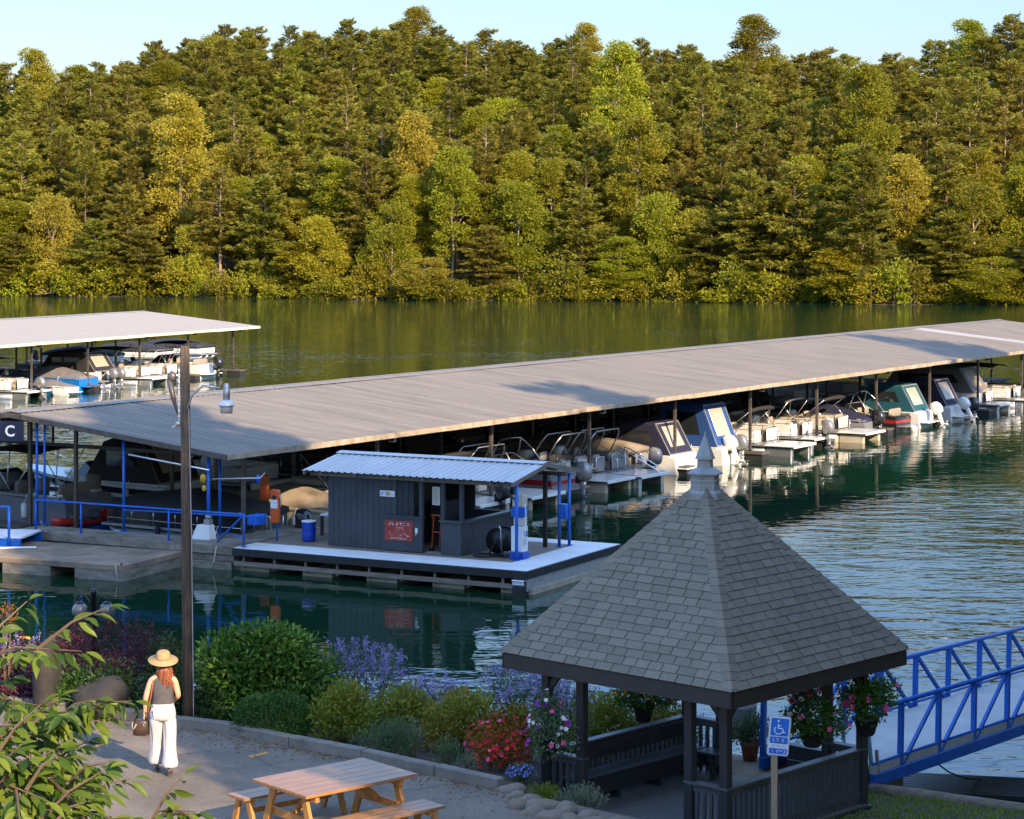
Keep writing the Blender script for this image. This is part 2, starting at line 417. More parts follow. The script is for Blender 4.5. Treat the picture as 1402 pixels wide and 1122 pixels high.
# leaves
leafm('pine_needles', (0.185, 0.178, 0.018), (0.295, 0.258, 0.040), 0.46, 0.6, obj=0.22, ohue=0.016)
leafm('broad_leaves', (0.22, 0.24, 0.012), (0.37, 0.315, 0.026), 0.47, 0.5, obj=0.30, ohue=0.022)
leafm('gold_leaves', (0.27, 0.25, 0.018), (0.42, 0.34, 0.045), 0.4, 0.5, obj=0.15, ohue=0.012)
leafm('dead_twigs', (0.16, 0.115, 0.06), (0.24, 0.17, 0.10), 0.1, 0.8)
leafm('shade_leaves', (0.05, 0.075, 0.015), (0.09, 0.11, 0.02), 0.1, 0.6)
leafm('laurel_leaves', (0.035, 0.095, 0.010), (0.095, 0.19, 0.022), 0.25, 0.45, spec=0.3)
leafm('laurel_pale', (0.09, 0.19, 0.02), (0.18, 0.28, 0.04), 0.3, 0.45)  # paler than laurel_leaves, set in the upper part of the bush
leafm('box_leaves', (0.025, 0.075, 0.010), (0.06, 0.14, 0.018), 0.25, 0.45)
leafm('lime_leaves', (0.13, 0.20, 0.015), (0.26, 0.27, 0.03), 0.35, 0.45)
leafm('gold_shrub_leaves', (0.15, 0.17, 0.015), (0.33, 0.23, 0.03), 0.35, 0.5)
leafm('silver_leaves', (0.13, 0.17, 0.10), (0.24, 0.27, 0.16), 0.2, 0.7)
leafm('grey_green_leaves', (0.06, 0.11, 0.045), (0.13, 0.19, 0.08), 0.2, 0.7)
leafm('dark_leaves', (0.018, 0.045, 0.010), (0.05, 0.09, 0.018), 0.2, 0.45)
leafm('maple_leaves', (0.045, 0.012, 0.022), (0.14, 0.035, 0.055), 0.25, 0.45)
leafm('purple_petals', (0.19, 0.15, 0.38), (0.40, 0.33, 0.57), 0.2, 0.7)
leafm('lilac_petals', (0.26, 0.22, 0.48), (0.48, 0.40, 0.62), 0.2, 0.7)
leafm('red_petals', (0.34, 0.006, 0.01), (0.60, 0.03, 0.02), 0.15, 0.6)
leafm('pink_petals', (0.62, 0.03, 0.16), (0.80, 0.16, 0.32), 0.15, 0.6)
leafm('white_petals', (0.70, 0.55, 0.58), (0.82, 0.76, 0.74), 0.15, 0.6)
leafm('violet_petals', (0.16, 0.01, 0.22), (0.34, 0.04, 0.36), 0.15, 0.6)
leafm('orange_petals', (0.62, 0.20, 0.03), (0.75, 0.40, 0.06), 0.15, 0.6)
leafm('blue_petals', (0.12, 0.14, 0.50), (0.26, 0.26, 0.66), 0.15, 0.6)
leafm('rust_leaves', (0.20, 0.07, 0.012), (0.34, 0.15, 0.02), 0.3, 0.5)
leafm('cherry_leaves', (0.022, 0.062, 0.006), (0.15, 0.19, 0.016), 0.33, 0.45, spec=0.25)
leafm('lawn_blades', (0.15, 0.24, 0.02), (0.30, 0.38, 0.05), 0.35, 0.5)
M = MATS

# ================================================================== the setting
rng = np.random.default_rng(7)
random.seed(7)

def lerp_tab(x, tab):
    if x <= tab[0][0]: return tab[0][1]
    for (a, va), (b, vb) in zip(tab, tab[1:]):
        if x <= b: return va + (vb - va) * (x - a) / (b - a)
    return tab[-1][1]

KERB = [(-40, 41.5), (-12, 38.6), (-6, 36.0), (-5.3, 35.5), (-4.37, 35.0), (-3.37, 34.15), (-2.19, 33.25), (-1.07, 32.27), (0.0, 31.35), (1.2, 30.3), (2.0, 29.6), (4.0, 28.0), (8.0, 25.0), (30.0, 10.0)]
SHORE = [(-40, 47), (-12, 44.0), (-6, 42.0), (-2, 41), (1.0, 39.6), (3.0, 38.4), (5.2, 37.6), (6.0, 36.3), (7.0, 35.4), (8.2, 34.7), (12, 32.0), (17, 31.0), (19.5, 36), (23, 50), (30, 80), (40, 120)]
PARK_Z = 2.45
def kerb_y(x): return lerp_tab(x, KERB)
def shore_y(x): return lerp_tab(x, SHORE)
def sstep(t):
    t = max(0.0, min(1.0, t)); return t * t * (3 - 2 * t)

def ground_z(x, y):
    k = kerb_y(x); s = shore_y(x)
    if y <= k: z = PARK_Z - 0.012
    else:
        # flower bed behind the kerb on the left, a lower lawn terrace round the gazebo on the right
        terr = sstep((x - 0.2) / 1.0)
        bed = 2.40 - 0.10 * (y - k)
        low = 1.55 - 0.02 * max(0, y - 33)
        drop = sstep((y - k) / 0.9)
        z = (1 - terr) * bed + terr * (PARK_Z * (1 - drop) + low * drop)
    if x > 15:
        z = max(1.2, min(3.5, 1.0 + (x - (0.26 * y + 8.5)) * 0.35)) if x > 0.26 * y + 8.5 else min(z, 1.2)
    t = (y - s) if x < 17 else -(x - (0.26 * y + 8.2))
    if x >= 17 and y < 30: t = -5
    if t > -1.0:
        e = sstep((t + 1.0) / 1.6)
        z = z * (1 - e) + (-1.6) * e
    return z

# ground: one sheet, finer near the flower bed
xs = np.unique(np.concatenate([np.arange(-60, -14, 3.0), np.arange(-14, 12, 0.4), np.arange(12, 120, 3.0)]))
ys = np.unique(np.concatenate([np.arange(-40, 26, 3.0), np.arange(26, 48, 0.4), np.arange(48, 140, 3.0)]))
gv = [(float(x), float(y), ground_z(float(x), float(y))) for y in ys for x in xs]
nx, ny = len(xs), len(ys)
gf = [(j * nx + i, j * nx + i + 1, (j + 1) * nx + i + 1, (j + 1) * nx + i) for j in range(ny - 1) for i in range(nx - 1)]
me = bpy.data.meshes.new('ground'); me.from_pydata(gv, [], gf)
for p in me.polygons: p.use_smooth = True
tag(link_mesh('ground', me, M['soil']), kind='structure')

# asphalt: a sheet a few millimetres above the ground, up to the kerb
b = MB()
kx = [-40, -30, -20, -12, -6, -5.3, -4.37, -3.37, -2.19, -1.07, 0.0, 1.2, 2.0, 4.0, 8.0, 30.0]
for x0, x1 in zip(kx, kx[1:]):
    b.quad((x0, -38, PARK_Z), (x1, -38, PARK_Z), (x1, kerb_y(x1) + 0.02, PARK_Z), (x0, kerb_y(x0) + 0.02, PARK_Z))
tag(b.build('parking_lot', M['asphalt']), kind='structure')
# worn yellow-orange bay marks
b = MB()
def mark(px0, py0, px1, py1, w):
    a = P(px0, py0, PARK_Z); c = P(px1, py1, PARK_Z)
    d = (c - a).normalized(); s = Vector((-d.y, d.x, 0)) * w / 2
    for q in (a, c): q.z = PARK_Z + 0.004
    b.quad(a - s, c - s, c + s, a + s)
mark(341, 1037, 366, 1031, 0.11); mark(118, 1026, 152, 1016, 0.10)
tag(b.build('road_marking', M['line_paint']), kind='structure')

# kerb stones
b = MB()
kp = [(-12, 38.6), (-6, 36.0), (-5.3, 35.5), (-4.37, 35.0), (-3.37, 34.15), (-2.19, 33.25), (-1.07, 32.27), (-0.15, 31.5)]
for (x0, y0), (x1, y1) in zip(kp, kp[1:]):
    n = max(1, int(math.hypot(x1 - x0, y1 - y0) / 1.25))
    for i in range(n):
        f0, f1 = i / n, (i + 1) / n - 0.012
        a = Vector((x0 + (x1 - x0) * f0, y0 + (y1 - y0) * f0, PARK_Z + 0.055 + random.uniform(-.008, .008)))
        c = Vector((x0 + (x1 - x0) * f1, y0 + (y1 - y0) * f1, PARK_Z + 0.055 + random.uniform(-.008, .008)))
        b.bar(a, c, 0.17, 0.2)
tag(b.build('kerb', M['kerb'], bevel=0.015), kind='structure')

# dry leaves and grit gathered along the kerb
n = 1500
lx = rng.uniform(-8, 0.2, n); off = rng.exponential(0.35, n)
pos = np.array([(x, kerb_y(float(x)) - 0.12 - o, PARK_Z + 0.006) for x, o in zip(lx, off)])
ax = rng.normal(size=(n, 3)); ax[:, 2] *= 0.1
tag(cards('leaf_litter', pos, ax, np.tile([0, 0, 1.0], (n, 1)) + rng.normal(size=(n, 3)) * .2, rng.uniform(.025, .06, n), rng.uniform(.012, .03, n), M['rust_leaves']), kind='stuff')

# ------------------------------------------------------------------ lake
wm = bpy.data.materials.new('lake_water'); wm.use_nodes = True
N = wm.node_tree.nodes; L = wm.node_tree.links
pb = N['Principled BSDF']
pb.inputs['Base Color'].default_value = (0.006, 0.030, 0.014, 1)
pb.inputs['Roughness'].default_value = 0.03
pb.inputs['IOR'].default_value = 1.333
pb.inputs['Specular IOR Level'].default_value = 0.5
tc = N.new('ShaderNodeTexCoord')
def wave(scale, sx, sy, rot, detail, dist):
    mp = N.new('ShaderNodeMapping'); mp.inputs['Scale'].default_value = (sx, sy, 1); mp.inputs['Rotation'].default_value = (0, 0, math.radians(rot))
    L.new(tc.outputs['Object'], mp.inputs[0])
    nz = N.new('ShaderNodeTexNoise'); nz.inputs['Scale'].default_value = scale; nz.inputs['Detail'].default_value = detail; nz.inputs['Roughness'].default_value = 0.5
    nz.inputs['Distortion'].default_value = 0.4
    L.new(mp.outputs[0], nz.inputs['Vector'])
    return nz.outputs[0]
w1 = wave(0.75, 0.55, 1.0, 12, 2.0, 1); w2 = wave(2.6, 0.6, 1.0, -18, 2.0, 1)
# calm basin between the docks, breezier water out on the right
sep = N.new('ShaderNodeSeparateXYZ'); L.new(tc.outputs['Object'], sep.inputs[0])
dotn = N.new('ShaderNodeVectorMath'); dotn.operation = 'DOT_PRODUCT'; dotn.inputs[1].default_value = (0.884, -0.468, 0)
L.new(tc.outputs['Object'], dotn.inputs[0])       # distance out from the dock line
calm = N.new('ShaderNodeMapRange'); calm.interpolation_type = 'SMOOTHSTEP'
calm.inputs[1].default_value = -32; calm.inputs[2].default_value = -14; calm.inputs[3].default_value = 0.16; calm.inputs[4].default_value = 1.0
L.new(dotn.outputs['Value'], calm.inputs[0])
far = N.new('ShaderNodeMapRange'); far.interpolation_type = 'SMOOTHSTEP'
far.inputs[1].default_value = 75; far.inputs[2].default_value = 150; far.inputs[3].default_value = 0; far.inputs[4].default_value = 0.78
L.new(sep.outputs[1], far.inputs[0])
mxx = N.new('ShaderNodeMath'); mxx.operation = 'MAXIMUM'; L.new(calm.outputs[0], mxx.inputs[0]); L.new(far.outputs[0], mxx.inputs[1])
patch = wave(0.05, 1, 1, 0, 2, 1)
pr = N.new('ShaderNodeMapRange'); pr.inputs[1].default_value = 0.35; pr.inputs[2].default_value = 0.65; pr.inputs[3].default_value = 0.45; pr.inputs[4].default_value = 1.15
L.new(patch, pr.inputs[0])
amp = N.new('ShaderNodeMath'); amp.operation = 'MULTIPLY'; L.new(mxx.outputs[0], amp.inputs[0]); L.new(pr.outputs[0], amp.inputs[1])
ad = N.new('ShaderNodeMath'); ad.operation = 'MULTIPLY_ADD'; ad.inputs[1].default_value = 0.35
L.new(w2, ad.inputs[0]); L.new(w1, ad.inputs[2])
hm = N.new('ShaderNodeMath'); hm.operation = 'MULTIPLY'; L.new(ad.outputs[0], hm.inputs[0]); L.new(amp.outputs[0], hm.inputs[1])
bp = N.new('ShaderNodeBump'); bp.inputs['Strength'].default_value = 1.0; bp.inputs['Distance'].default_value = 0.10
L.new(hm.outputs[0], bp.inputs['Height']); L.new(bp.outputs[0], pb.inputs['Normal'])
b = MB(); b.quad((-400, -60, 0), (400, -60, 0), (400, 560, 0), (-400, 560, 0))
tag(b.build('lake_water', wm), kind='structure')

# ------------------------------------------------------------------ far hillside
def far_shore(x): return 342.7 - 0.309 * x + 2.5 * math.sin(x * 0.09) + 1.2 * math.sin(x * 0.31 + 1)
CREST = [(-150, 26), (-103, 28.5), (-90, 29), (-78, 30.5), (-62, 35.5), (-50, 36.5), (-38, 36), (-15, 34), (5, 32.5), (25, 31.5), (50, 29), (66, 26), (74, 26.5), (82, 31), (95, 34), (150, 36)]
def hill_z(x, s):
    H = lerp_tab(x, CREST)
    if s < 0: return -1.5 + 1.5 * max(-1, s) if s > -1 else -3.0
    z = 0.05 + 1.3 * sstep(s / 9.0) + (H - 1.35) * sstep(s / 100.0) ** 0.85 if s < 100 else H
    return z + 0.5 * math.sin(x * 0.21 + s * 0.13) * min(1, s / 12)
hx = np.arange(-190, 200, 4.0); hs = np.array([-6, -1, 0, .8, 2, 4, 8, 14, 22, 32, 44, 56, 70, 84, 100, 125, 170.0])
hv = [(float(x), far_shore(float(x)) + float(s), hill_z(float(x), float(s))) for s in hs for x in hx]
nh = len(hx)
hf = [(j * nh + i, j * nh + i + 1, (j + 1) * nh + i + 1, (j + 1) * nh + i) for j in range(len(hs) - 1) for i in range(nh - 1)]
me = bpy.data.meshes.new('hillside'); me.from_pydata(hv, [], hf)
me.polygons.foreach_set('material_index', [1 if j in (1, 2, 3, 4) else 0 for j in range(len(hs) - 1) for i in range(nh - 1)])
for p in me.polygons: p.use_smooth = True
tag(link_mesh('hillside', me, [M['hill_floor'], M['bank_soil']]), kind='structure')

# ================================================================== forest on the far shore
def rvec(n): return rng.normal(size=(n, 3))

def pine_mesh(seed, h=22.0, r=3.4, base=0.16, dens=1.0, wisp=1.0):
    """needle sprays on whorled, drooping limbs; returns crown arrays, limbs"""
    R = np.random.default_rng(seed)
    pos = []; ax = []; nr = []; ln = []
    limbs = []
    nb = int(150 * dens)
    for i in range(nb):
        t = base + (1 - base) * (i + R.uniform(0, 1)) / nb
        z = t * h
        q = (t - base) / (1 - base)
        L = r * (0.25 + 0.75 * min(1, (1 - q) * 1.9 + .12) ** 0.75) * (1 - 0.45 * q ** 3) * R.uniform(0.5, 1.2)
        if q < 0.18: L *= R.uniform(0.5, 1.1)
        a = R.uniform(0, 2 * math.pi)
        elev = R.uniform(-0.15, 0.30) + 0.75 * q ** 2
        droop = R.uniform(0.05, 0.28) * (1 - q)
        d = np.array([math.cos(a), math.sin(a), 0.0])
        npt = max(8, int(L * 31 * dens ** .5))
        s = R.uniform(0.22, 1.0, npt) ** 0.7
        side = np.cross(d, [0, 0, 1.0])
        w = R.normal(size=npt) * 0.24 * L * (1.05 - s) + R.normal(size=npt) * 0.12
        p = d[None] * (s * L)[:, None] + side[None] * w[:, None]
        p[:, 2] += z + math.sin(elev) * s * L - droop * (s ** 2) * L + R.normal(size=npt) * 0.16
        pos.append(p)
        aa = d[None] * 0.8 + side[None] * np.sign(w)[:, None] * R.uniform(0.2, 0.9, npt)[:, None] + R.normal(size=(npt, 3)) * 0.25
        aa[:, 2] += 0.30 * q + R.uniform(-0.25, 0.45, npt)
        ax.append(aa)
        nn = R.normal(size=(npt, 3)) * 0.45; nn[:, 2] += 0.5; nn += d[None] * 0.7
        nr.append(nn)
        ln.append(R.uniform(0.32, 0.80, npt) * wisp)
        if i % 3 == 0:
            limbs.append(((0, 0, z), tuple(d * L * 0.5 + np.array([0, 0, z + math.sin(elev) * .5 * L])), tuple(d * L * 0.92 + np.array([0, 0, z + math.sin(elev) * .92 * L - droop * .85 * L]))))
    for i in range(int(16 * (base + .1) / .3)):   # bare dead limbs below the crown
        z = h * R.uniform(.04, base + .12); a = R.uniform(0, 6.28); L = R.uniform(.8, 2.4); d = np.array([math.cos(a), math.sin(a), 0])
        limbs.append(((0, 0, z), tuple(d * L * .5 + [0, 0, z + .15]), tuple(d * L + [R.normal() * .2, R.normal() * .2, z - L * R.uniform(.1, .4)])))
    n = 26                                      # leader
    z = h * R.uniform(0.93, 1.02, n); a = R.uniform(0, 6.28, n)
    pos.append(np.stack([np.cos(a) * .12, np.sin(a) * .12, z], 1)); ax.append(np.stack([np.cos(a), np.sin(a), R.uniform(.3, 1.4, n)], 1)); nr.append(R.normal(size=(n, 3))); ln.append(R.uniform(.4, .8, n))
    return np.concatenate(pos), np.concatenate(ax), np.concatenate(nr), np.concatenate(ln), limbs

def broad_mesh(seed, h=18.0, r=4.0, base=0.2, clumps=46, per=105, leaf=0.55, shape=0.75):
    R = np.random.default_rng(seed)
    pos = []; ax = []; nr = []; ln = []; limbs = []
    for i in range(clumps):
        q = R.uniform(0, 1) ** 0.85
        z = h * (base + (0.96 - base) * q)
        env = r * (math.sin(math.pi * min(1, max(0.04, (0.12 + 0.83 * q))) ) ** shape) * 1.0
        a = R.uniform(0, 2 * math.pi); rr = env * R.uniform(0.25, 0.95) ** 0.6
        c = np.array([math.cos(a) * rr, math.sin(a) * rr, z])
        cr = R.uniform(0.7, 1.45) * r / 4.0 + 0.15
        n = int(per * R.uniform(0.6, 1.3))
        u = R.normal(size=(n, 3)); u /= np.linalg.norm(u, axis=1, keepdims=True)
        rad = cr * R.uniform(0.35, 1.1, n) ** 0.6
        p = c + u * rad[:, None] * np.array([1.15, 1.15, 0.72])
        pos.append(p)
        out = u * 0.7 + np.array([math.cos(a), math.sin(a), 0.2]) * 0.5 + R.normal(size=(n, 3)) * 0.5
        ax.append(out)
        nn = u * 0.6 + np.array([0, 0, 0.55]) + R.normal(size=(n, 3)) * 0.55
        nr.append(nn); ln.append(R.uniform(0.65, 1.25, n) * leaf)
        if i % 4 == 0: limbs.append(((0, 0, max(h * base * .6, z - rr * 0.9 - .5)), tuple(c * [0.5, 0.5, 0] + [0, 0, z - rr * .25]), tuple(c)))
    return np.concatenate(pos), np.concatenate(ax), np.concatenate(nr), np.concatenate(ln), limbs

def crown_object(data, mat, wratio):
    p, a, n, l, _ = data
    o = cards('crown', p, a, n, l, l * wratio, mat)
    COL.objects.unlink(o)
    return o.data

def trunk_object(h, r0, limbs, lean=0.0, name='trunk'):
    b = MB()
    pts = [(math.sin(i * 1.3) * 0.10 * h / 20 + lean * i / 8, math.cos(i * 1.7) * 0.10 * h / 20, h * 0.97 * i / 8 - 0.6 * (i == 0)) for i in range(9)]
    b.tube(pts, [r0 * (1 - 0.88 * i / 8) + 0.015 for i in range(9)], 7)
    for l in limbs: b.tube(l, [0.075, 0.05, 0.02], 4)
    me = bpy.data.meshes.new(name); me.from_pydata(b.v, [], b.f); me.polygons.foreach_set('use_smooth', b.sm); me.update()
    return me

PROTO = {}
for k, (sd, h, r, bs, dn, ws) in enumerate([(11, 21, 4.8, .12, 1.1, 1), (12, 22, 4.4, .22, 1.0, 1), (13, 19, 5.0, .05, 1.15, 1.05), (14, 22, 3.9, .30, .9, .95), (15, 20, 4.6, .16, 1.05, 1)]):
    dat = pine_mesh(sd, h, r, bs, dn, ws)
    PROTO['pine', k] = (crown_object(dat, None, 0.34), trunk_object(h, 0.26, dat[4]), h)
for k, (sd, h, r, bs, cl, lf, shp) in enumerate([(21, 18, 4.2, .12, 100, .58, .7), (22, 23, 3.9, .16, 120, .55, .8), (23, 14, 4.4, .06, 90, .55, .6), (24, 20, 3.3, .2, 95, .52, .8)]):
    dat = broad_mesh(sd, h, r, bs, cl, 200, lf * .63, shp)
    PROTO['broad', k] = (crown_object(dat, None, 0.62), trunk_object(h, 0.22, dat[4]), h)
for k, (sd, h, r) in enumerate([(31, 4.2, 3.0), (32, 3.0, 2.4), (33, 5.6, 2.9)]):
    dat = broad_mesh(sd, h, r, .05, 26, 75, .42, .5)
    PROTO['shrub', k] = (crown_object(dat, None, 0.62), trunk_object(h, 0.08, dat[4]), h)
for key, (cm, tm, h) in PROTO.items():
    cm.materials.clear(); tm.materials.clear()
    cm.materials.append(M['pine_needles'] if key[0] == 'pine' else M['broad_leaves'])
    tm.materials.append(M['bark_pale'] if key[0] == 'broad' or key[1] in (1, 3) else M['bark'])
dat = broad_mesh(41, 18, 3.7, .14, 130, 300, .24, .7)      # finer leaves for the trees that stand close by
PROTO['near', 0] = (crown_object(dat, None, 0.62), trunk_object(18, 0.2, dat[4]), 18)
PROTO['near', 0][0].materials.clear(); PROTO['near', 0][0].materials.append(M['broad_leaves']); PROTO['near', 0][1].materials.clear(); PROTO['near', 0][1].materials.append(M['bark'])
gold = {}
for k in range(4):
    c = PROTO['broad', k][0].copy(); c.materials.clear(); c.materials.append(M['gold_leaves']); gold[k] = c

def place_tree(kind, k, x, y, z, s, sz, label, group, goldy=False):
    cm, tm, h = PROTO[kind, k]
    if goldy: cm = gold[k]
    nm = {'pine': 'pine_tree', 'broad': 'broadleaf_tree', 'near': 'broadleaf_tree', 'shrub': 'shore_shrub'}[kind]
    cat = {'pine': 'pine tree', 'broad': 'broadleaf tree', 'near': 'broadleaf tree', 'shrub': 'shrub'}[kind]
    t = thing(nm, label, cat, (x, y, z), random.uniform(0, 6.28), group)
    t.scale = (s, s, sz)
    for nmp, me in (('crown', cm), ('trunk', tm)):
        o = bpy.data.objects.new(nmp, me); COL.objects.link(o); o.parent = t
    return t

spots = []    # (kind, proto, x, s(depth behind shore), scale, zscale, gold)
def px_x(px, y): return (px - CX) * y / F_PX
heroes = [  # px, depth behind shore, kind, proto, scale, height scale, gold
    (225, 14, 'broad', 1, 1.35, 1.30, 1), (205, 30, 'broad', 0, 1.2, 1.15, 1), (290, 24, 'broad', 0, 1.0, 1.0, 1),
    (620, 9, 'broad', 3, 1.15, 1.10, 0), (565, 20, 'broad', 3, 1.1, 1.25, 1), (870, 12, 'broad', 1, 1.25, 1.15, 0), (845, 34, 'broad', 1, 1.3, 1.35, 0),
    (1150, 26, 'broad', 1, 1.3, 1.3, 0), (1205, 12, 'broad', 3, 1.1, 0.95, 1), (1020, 88, 'broad', 1, 1.25, .98, 0), (572, 92, 'broad', 1, 1.1, .92, 0),
    (5, 70, 'broad', 1, 1.15, 1.0, 1), (75, 92, 'broad', 3, 1.1, .85, 0), (275, 95, 'broad', 0, 1.0, .9, 0), (800, 94, 'broad', 1, .95, .85, 0), (1290, 93, 'broad', 1, 1.2, .85, 0), (1395, 90, 'broad', 0, 1.2, 1.1, 0),
    (710, 5, 'broad', 2, 1.15, 1.2, 0), (535, 4, 'broad', 2, 1.0, 1.0, 0), (435, 4, 'broad', 2, 1.0, .85, 0), (35, 5, 'broad', 2, .95, 1.1, 1), (1290, 7, 'broad', 2, 1.2, 1.1, 0), (900, 4, 'broad', 2, 1.1, 1.1, 0), (1360, 12, 'broad', 0, 1.1, 1.0, 0),
    (100, 3, 'pine', 2, .95, .62, 0), (350, 5, 'pine', 2, 1.1, .95, 0), (1070, 5, 'pine', 2, 1.15, 1.0, 0), (1150, 4, 'pine', 0, 1.2, 1.05, 0), (795, 6, 'pine', 2, 1.05, .8, 0), (500, 9, 'pine', 0, 1.05, .95, 0), (665, 16, 'pine', 3, 1.1, 1.0, 0), (240, 4, 'broad', 2, .8, .75, 1),
]
for px, s, kind, k, sc, sz, g in heroes:
    x = px_x(px, 345 + s)
    spots.append([kind, k, x, s, sc, sz, g])
rows = [(2.5, 6.6, .55), (8, 6.4, .85), (15, 6.8, .95), (23, 7.2, 1), (32, 7.4, 1), (42, 7.6, .95), (53, 7.6, .9), (64, 7.6, .85), (76, 7.2, .8), (88, 6.2, .78), (100, 5.6, .78)]
for s0, step, hs_ in rows:
    d = 345 + s0; x = -0.245 * d - 3
    while x < 0.245 * d + 3:
        xx = x + random.uniform(-1.6, 1.6); s = s0 + random.uniform(-2.6, 2.6)
        if s < 1: s = 1 + random.random()
        near = any(abs(xx - q[2]) < 3.4 and abs(s - q[3]) < 5.5 for q in spots[:len(heroes)])
        if not near:
            pb_ = 0.45 if s0 < 10 else (0.22 if s0 < 60 else 0.16)
            if random.random() < pb_:
                kk = random.choice([0, 1, 2, 3] if s0 < 20 else [0, 1, 3]); kind = 'broad'
            else:
                kk = random.randrange(5); kind = 'pine'
            sc = random.uniform(0.95, 1.22); sz = hs_ * random.uniform(0.88, 1.08) * (0.85 if kind == 'broad' else 1.0)
            spots.append([kind, kk, xx, s, sc, sz, kind == 'broad' and random.random() < .2])
        x += step * random.uniform(0.85, 1.15)
d = 343; x = -0.245 * d
while x < 0.245 * d:
    spots.append(['shrub', random.randrange(3), x, random.uniform(-0.3, 1.6), random.uniform(.8, 1.3), random.uniform(.7, 1.2), False])
    x += random.uniform(1.8, 3.6)

ZC = [(-1e9, 200, 'above the white dock roof'), (200, 330, 'above the wooden lamp pole'), (330, 470, 'above the fuel hut left end'), (470, 610, 'above the red notice board'), (610, 760, 'above the fuel pump'),
      (760, 900, 'left of the gazebo spire'), (900, 1020, 'above the gazebo spire'), (1020, 1150, 'right of the gazebo spire'), (1150, 1290, 'above the teal canvas boat'), (1290, 1e9, 'at the right edge')]
ORD = ['', 'second', 'third', 'fourth', 'fifth', 'sixth', 'seventh', 'eighth', 'ninth', 'tenth', 'eleventh', 'twelfth', 'thirteenth', 'fourteenth', 'fifteenth']
def zone(x, s):
    y = far_shore(x) + s; px = CX + x / y * F_PX
    c = next(n for a, b_, n in ZC if a <= px < b_)
    r = 'at the waterline' if s < 5.5 else 'low on the hill' if s < 27 else 'halfway up the hill' if s < 58 else 'high on the hill' if s < 84 else 'on the skyline'
    return px, c, r
buckets = {}
for sp in spots:
    kind, k, x, s, sc, sz, g = sp
    px, c, r = zone(x, s)
    desc = {'pine': 'olive pine', 'broad': 'yellow-gold leafy tree' if g else 'green leafy tree', 'shrub': 'low green shrub'}[kind]
    buckets.setdefault((desc, r, c), []).append((px, sp))
for (desc, r, c), lst in buckets.items():
    lst.sort(key=lambda q: q[0])
    for i, (px, sp) in enumerate(lst):
        kind, k, x, s, sc, sz, g = sp
        lab = f"{desc} {r} {c}" + (f", {ORD[min(i, 14)]} from left" if i else (", leftmost" if len(lst) > 1 else ""))
        place_tree(kind, k, x, far_shore(x) + s, hill_z(x, s) - 0.15, sc, sc * 0 + sz, lab,
                   {'pine': 'pines on the far hillside', 'broad': 'leafy trees on the far hillside', 'shrub': 'shrubs along the far waterline'}[kind], g)
# a bleached fallen trunk at the far waterline
b = MB(); x = px_x(72, 366)
yy = far_shore(x) - 0.6
b.tube([(x - 2.4, yy, .25), (x - 1, yy, .5), (x + 1.2, yy + .3, .7), (x + 2.6, yy + .9, 1.1)], [.12, .16, .2, .22], 7)
b.tube([(x - .5, yy, .5), (x - 1.2, yy - .4, 1.1), (x - 2.0, yy - .5, 1.2)], [.08, .06, .03], 5)
b.tube([(x + .6, yy, .6), (x + .1, yy - .3, 1.3)], [.08, .03], 5)
tag(b.build('fallen_log', M['bark_pale']), 'bleached fallen trunk lying at the far waterline near the left edge', 'log')

# tall trees on the near right bank: they stand outside the picture and throw the long shadows on garden and docks
tE = math.tan(SUN_EL)
def back(x, y, z, dist):       # where a crown must stand to shade the spot (x, y, z), and how high
    return x + SUN_AZ.x * dist, y + SUN_AZ.y * dist, z + tE * dist
shade = [  # shaded spot, distance to the tree, kind, prototype, width, how far the tip rises above the line
    ((-4.6, 36.5, 7.6), 27, 'near', 0, .50, .8), ((0.2, 36.2, 4.2), 24, 'near', 0, 1.10, 2.0), ((3.0, 34.5, 5.0), 17, 'near', 0, 1.25, 3.0), ((5.5, 33.5, 4.5), 24, 'near', 0, 1.25, 2.0), ((2.0, 38.5, 3.0), 30, 'near', 0, .95, 1.0),
    ((0.0, 64, 2.2), 42, 'broad', 1, 1.5, 1.0), ((-4.0, 66.5, 2.6), 46, 'broad', 0, 1.5, 2.0), ((-8.0, 69, 2.5), 50, 'broad', 1, 1.6, 2.0), ((-12.0, 71.5, 2.5), 54, 'broad', 0, 1.3, 1.0), ((-15.5, 72.5, 3.0), 60, 'broad', 1, 1.4, 1.5), ((-6.5, 66.2, 0.9), 48, 'pine', 0, 1.3, 1.0),
    ((-10.5, 73.5, 3.6), 55, 'pine', 3, 1.5, 1.6), ((-3.0, 79, 1.5), 52, 'broad', 0, 1.5, .5), ((0.5, 84.5, 1.8), 55, 'broad', 1, 1.35, .6), ((3.6, 90, 3.7), 55, 'pine', 1, 1.3, 1.2), ((6.2, 92.0, 1.5), 52, 'broad', 1, 1.2, 0.2), ((-13.5, 77.0, 3.2), 60, 'pine', 0, 1.2, 1.0),
    ((22.2, 128.5, 4.2), 66, 'pine', 3, 1.2, .8), ((25.5, 129.0, 3.8), 64, 'pine', 0, 1.1, .3)]
bank = []
for (tx, ty, tz), ds, kind, k, w_, ex in shade:
    x, y, zt = back(tx, ty, tz, ds); zg = max(.6, ground_z(x, y)) - .2
    bank.append((x, y, kind, k, w_, (zt + ex - zg) / PROTO[kind, k][2]))
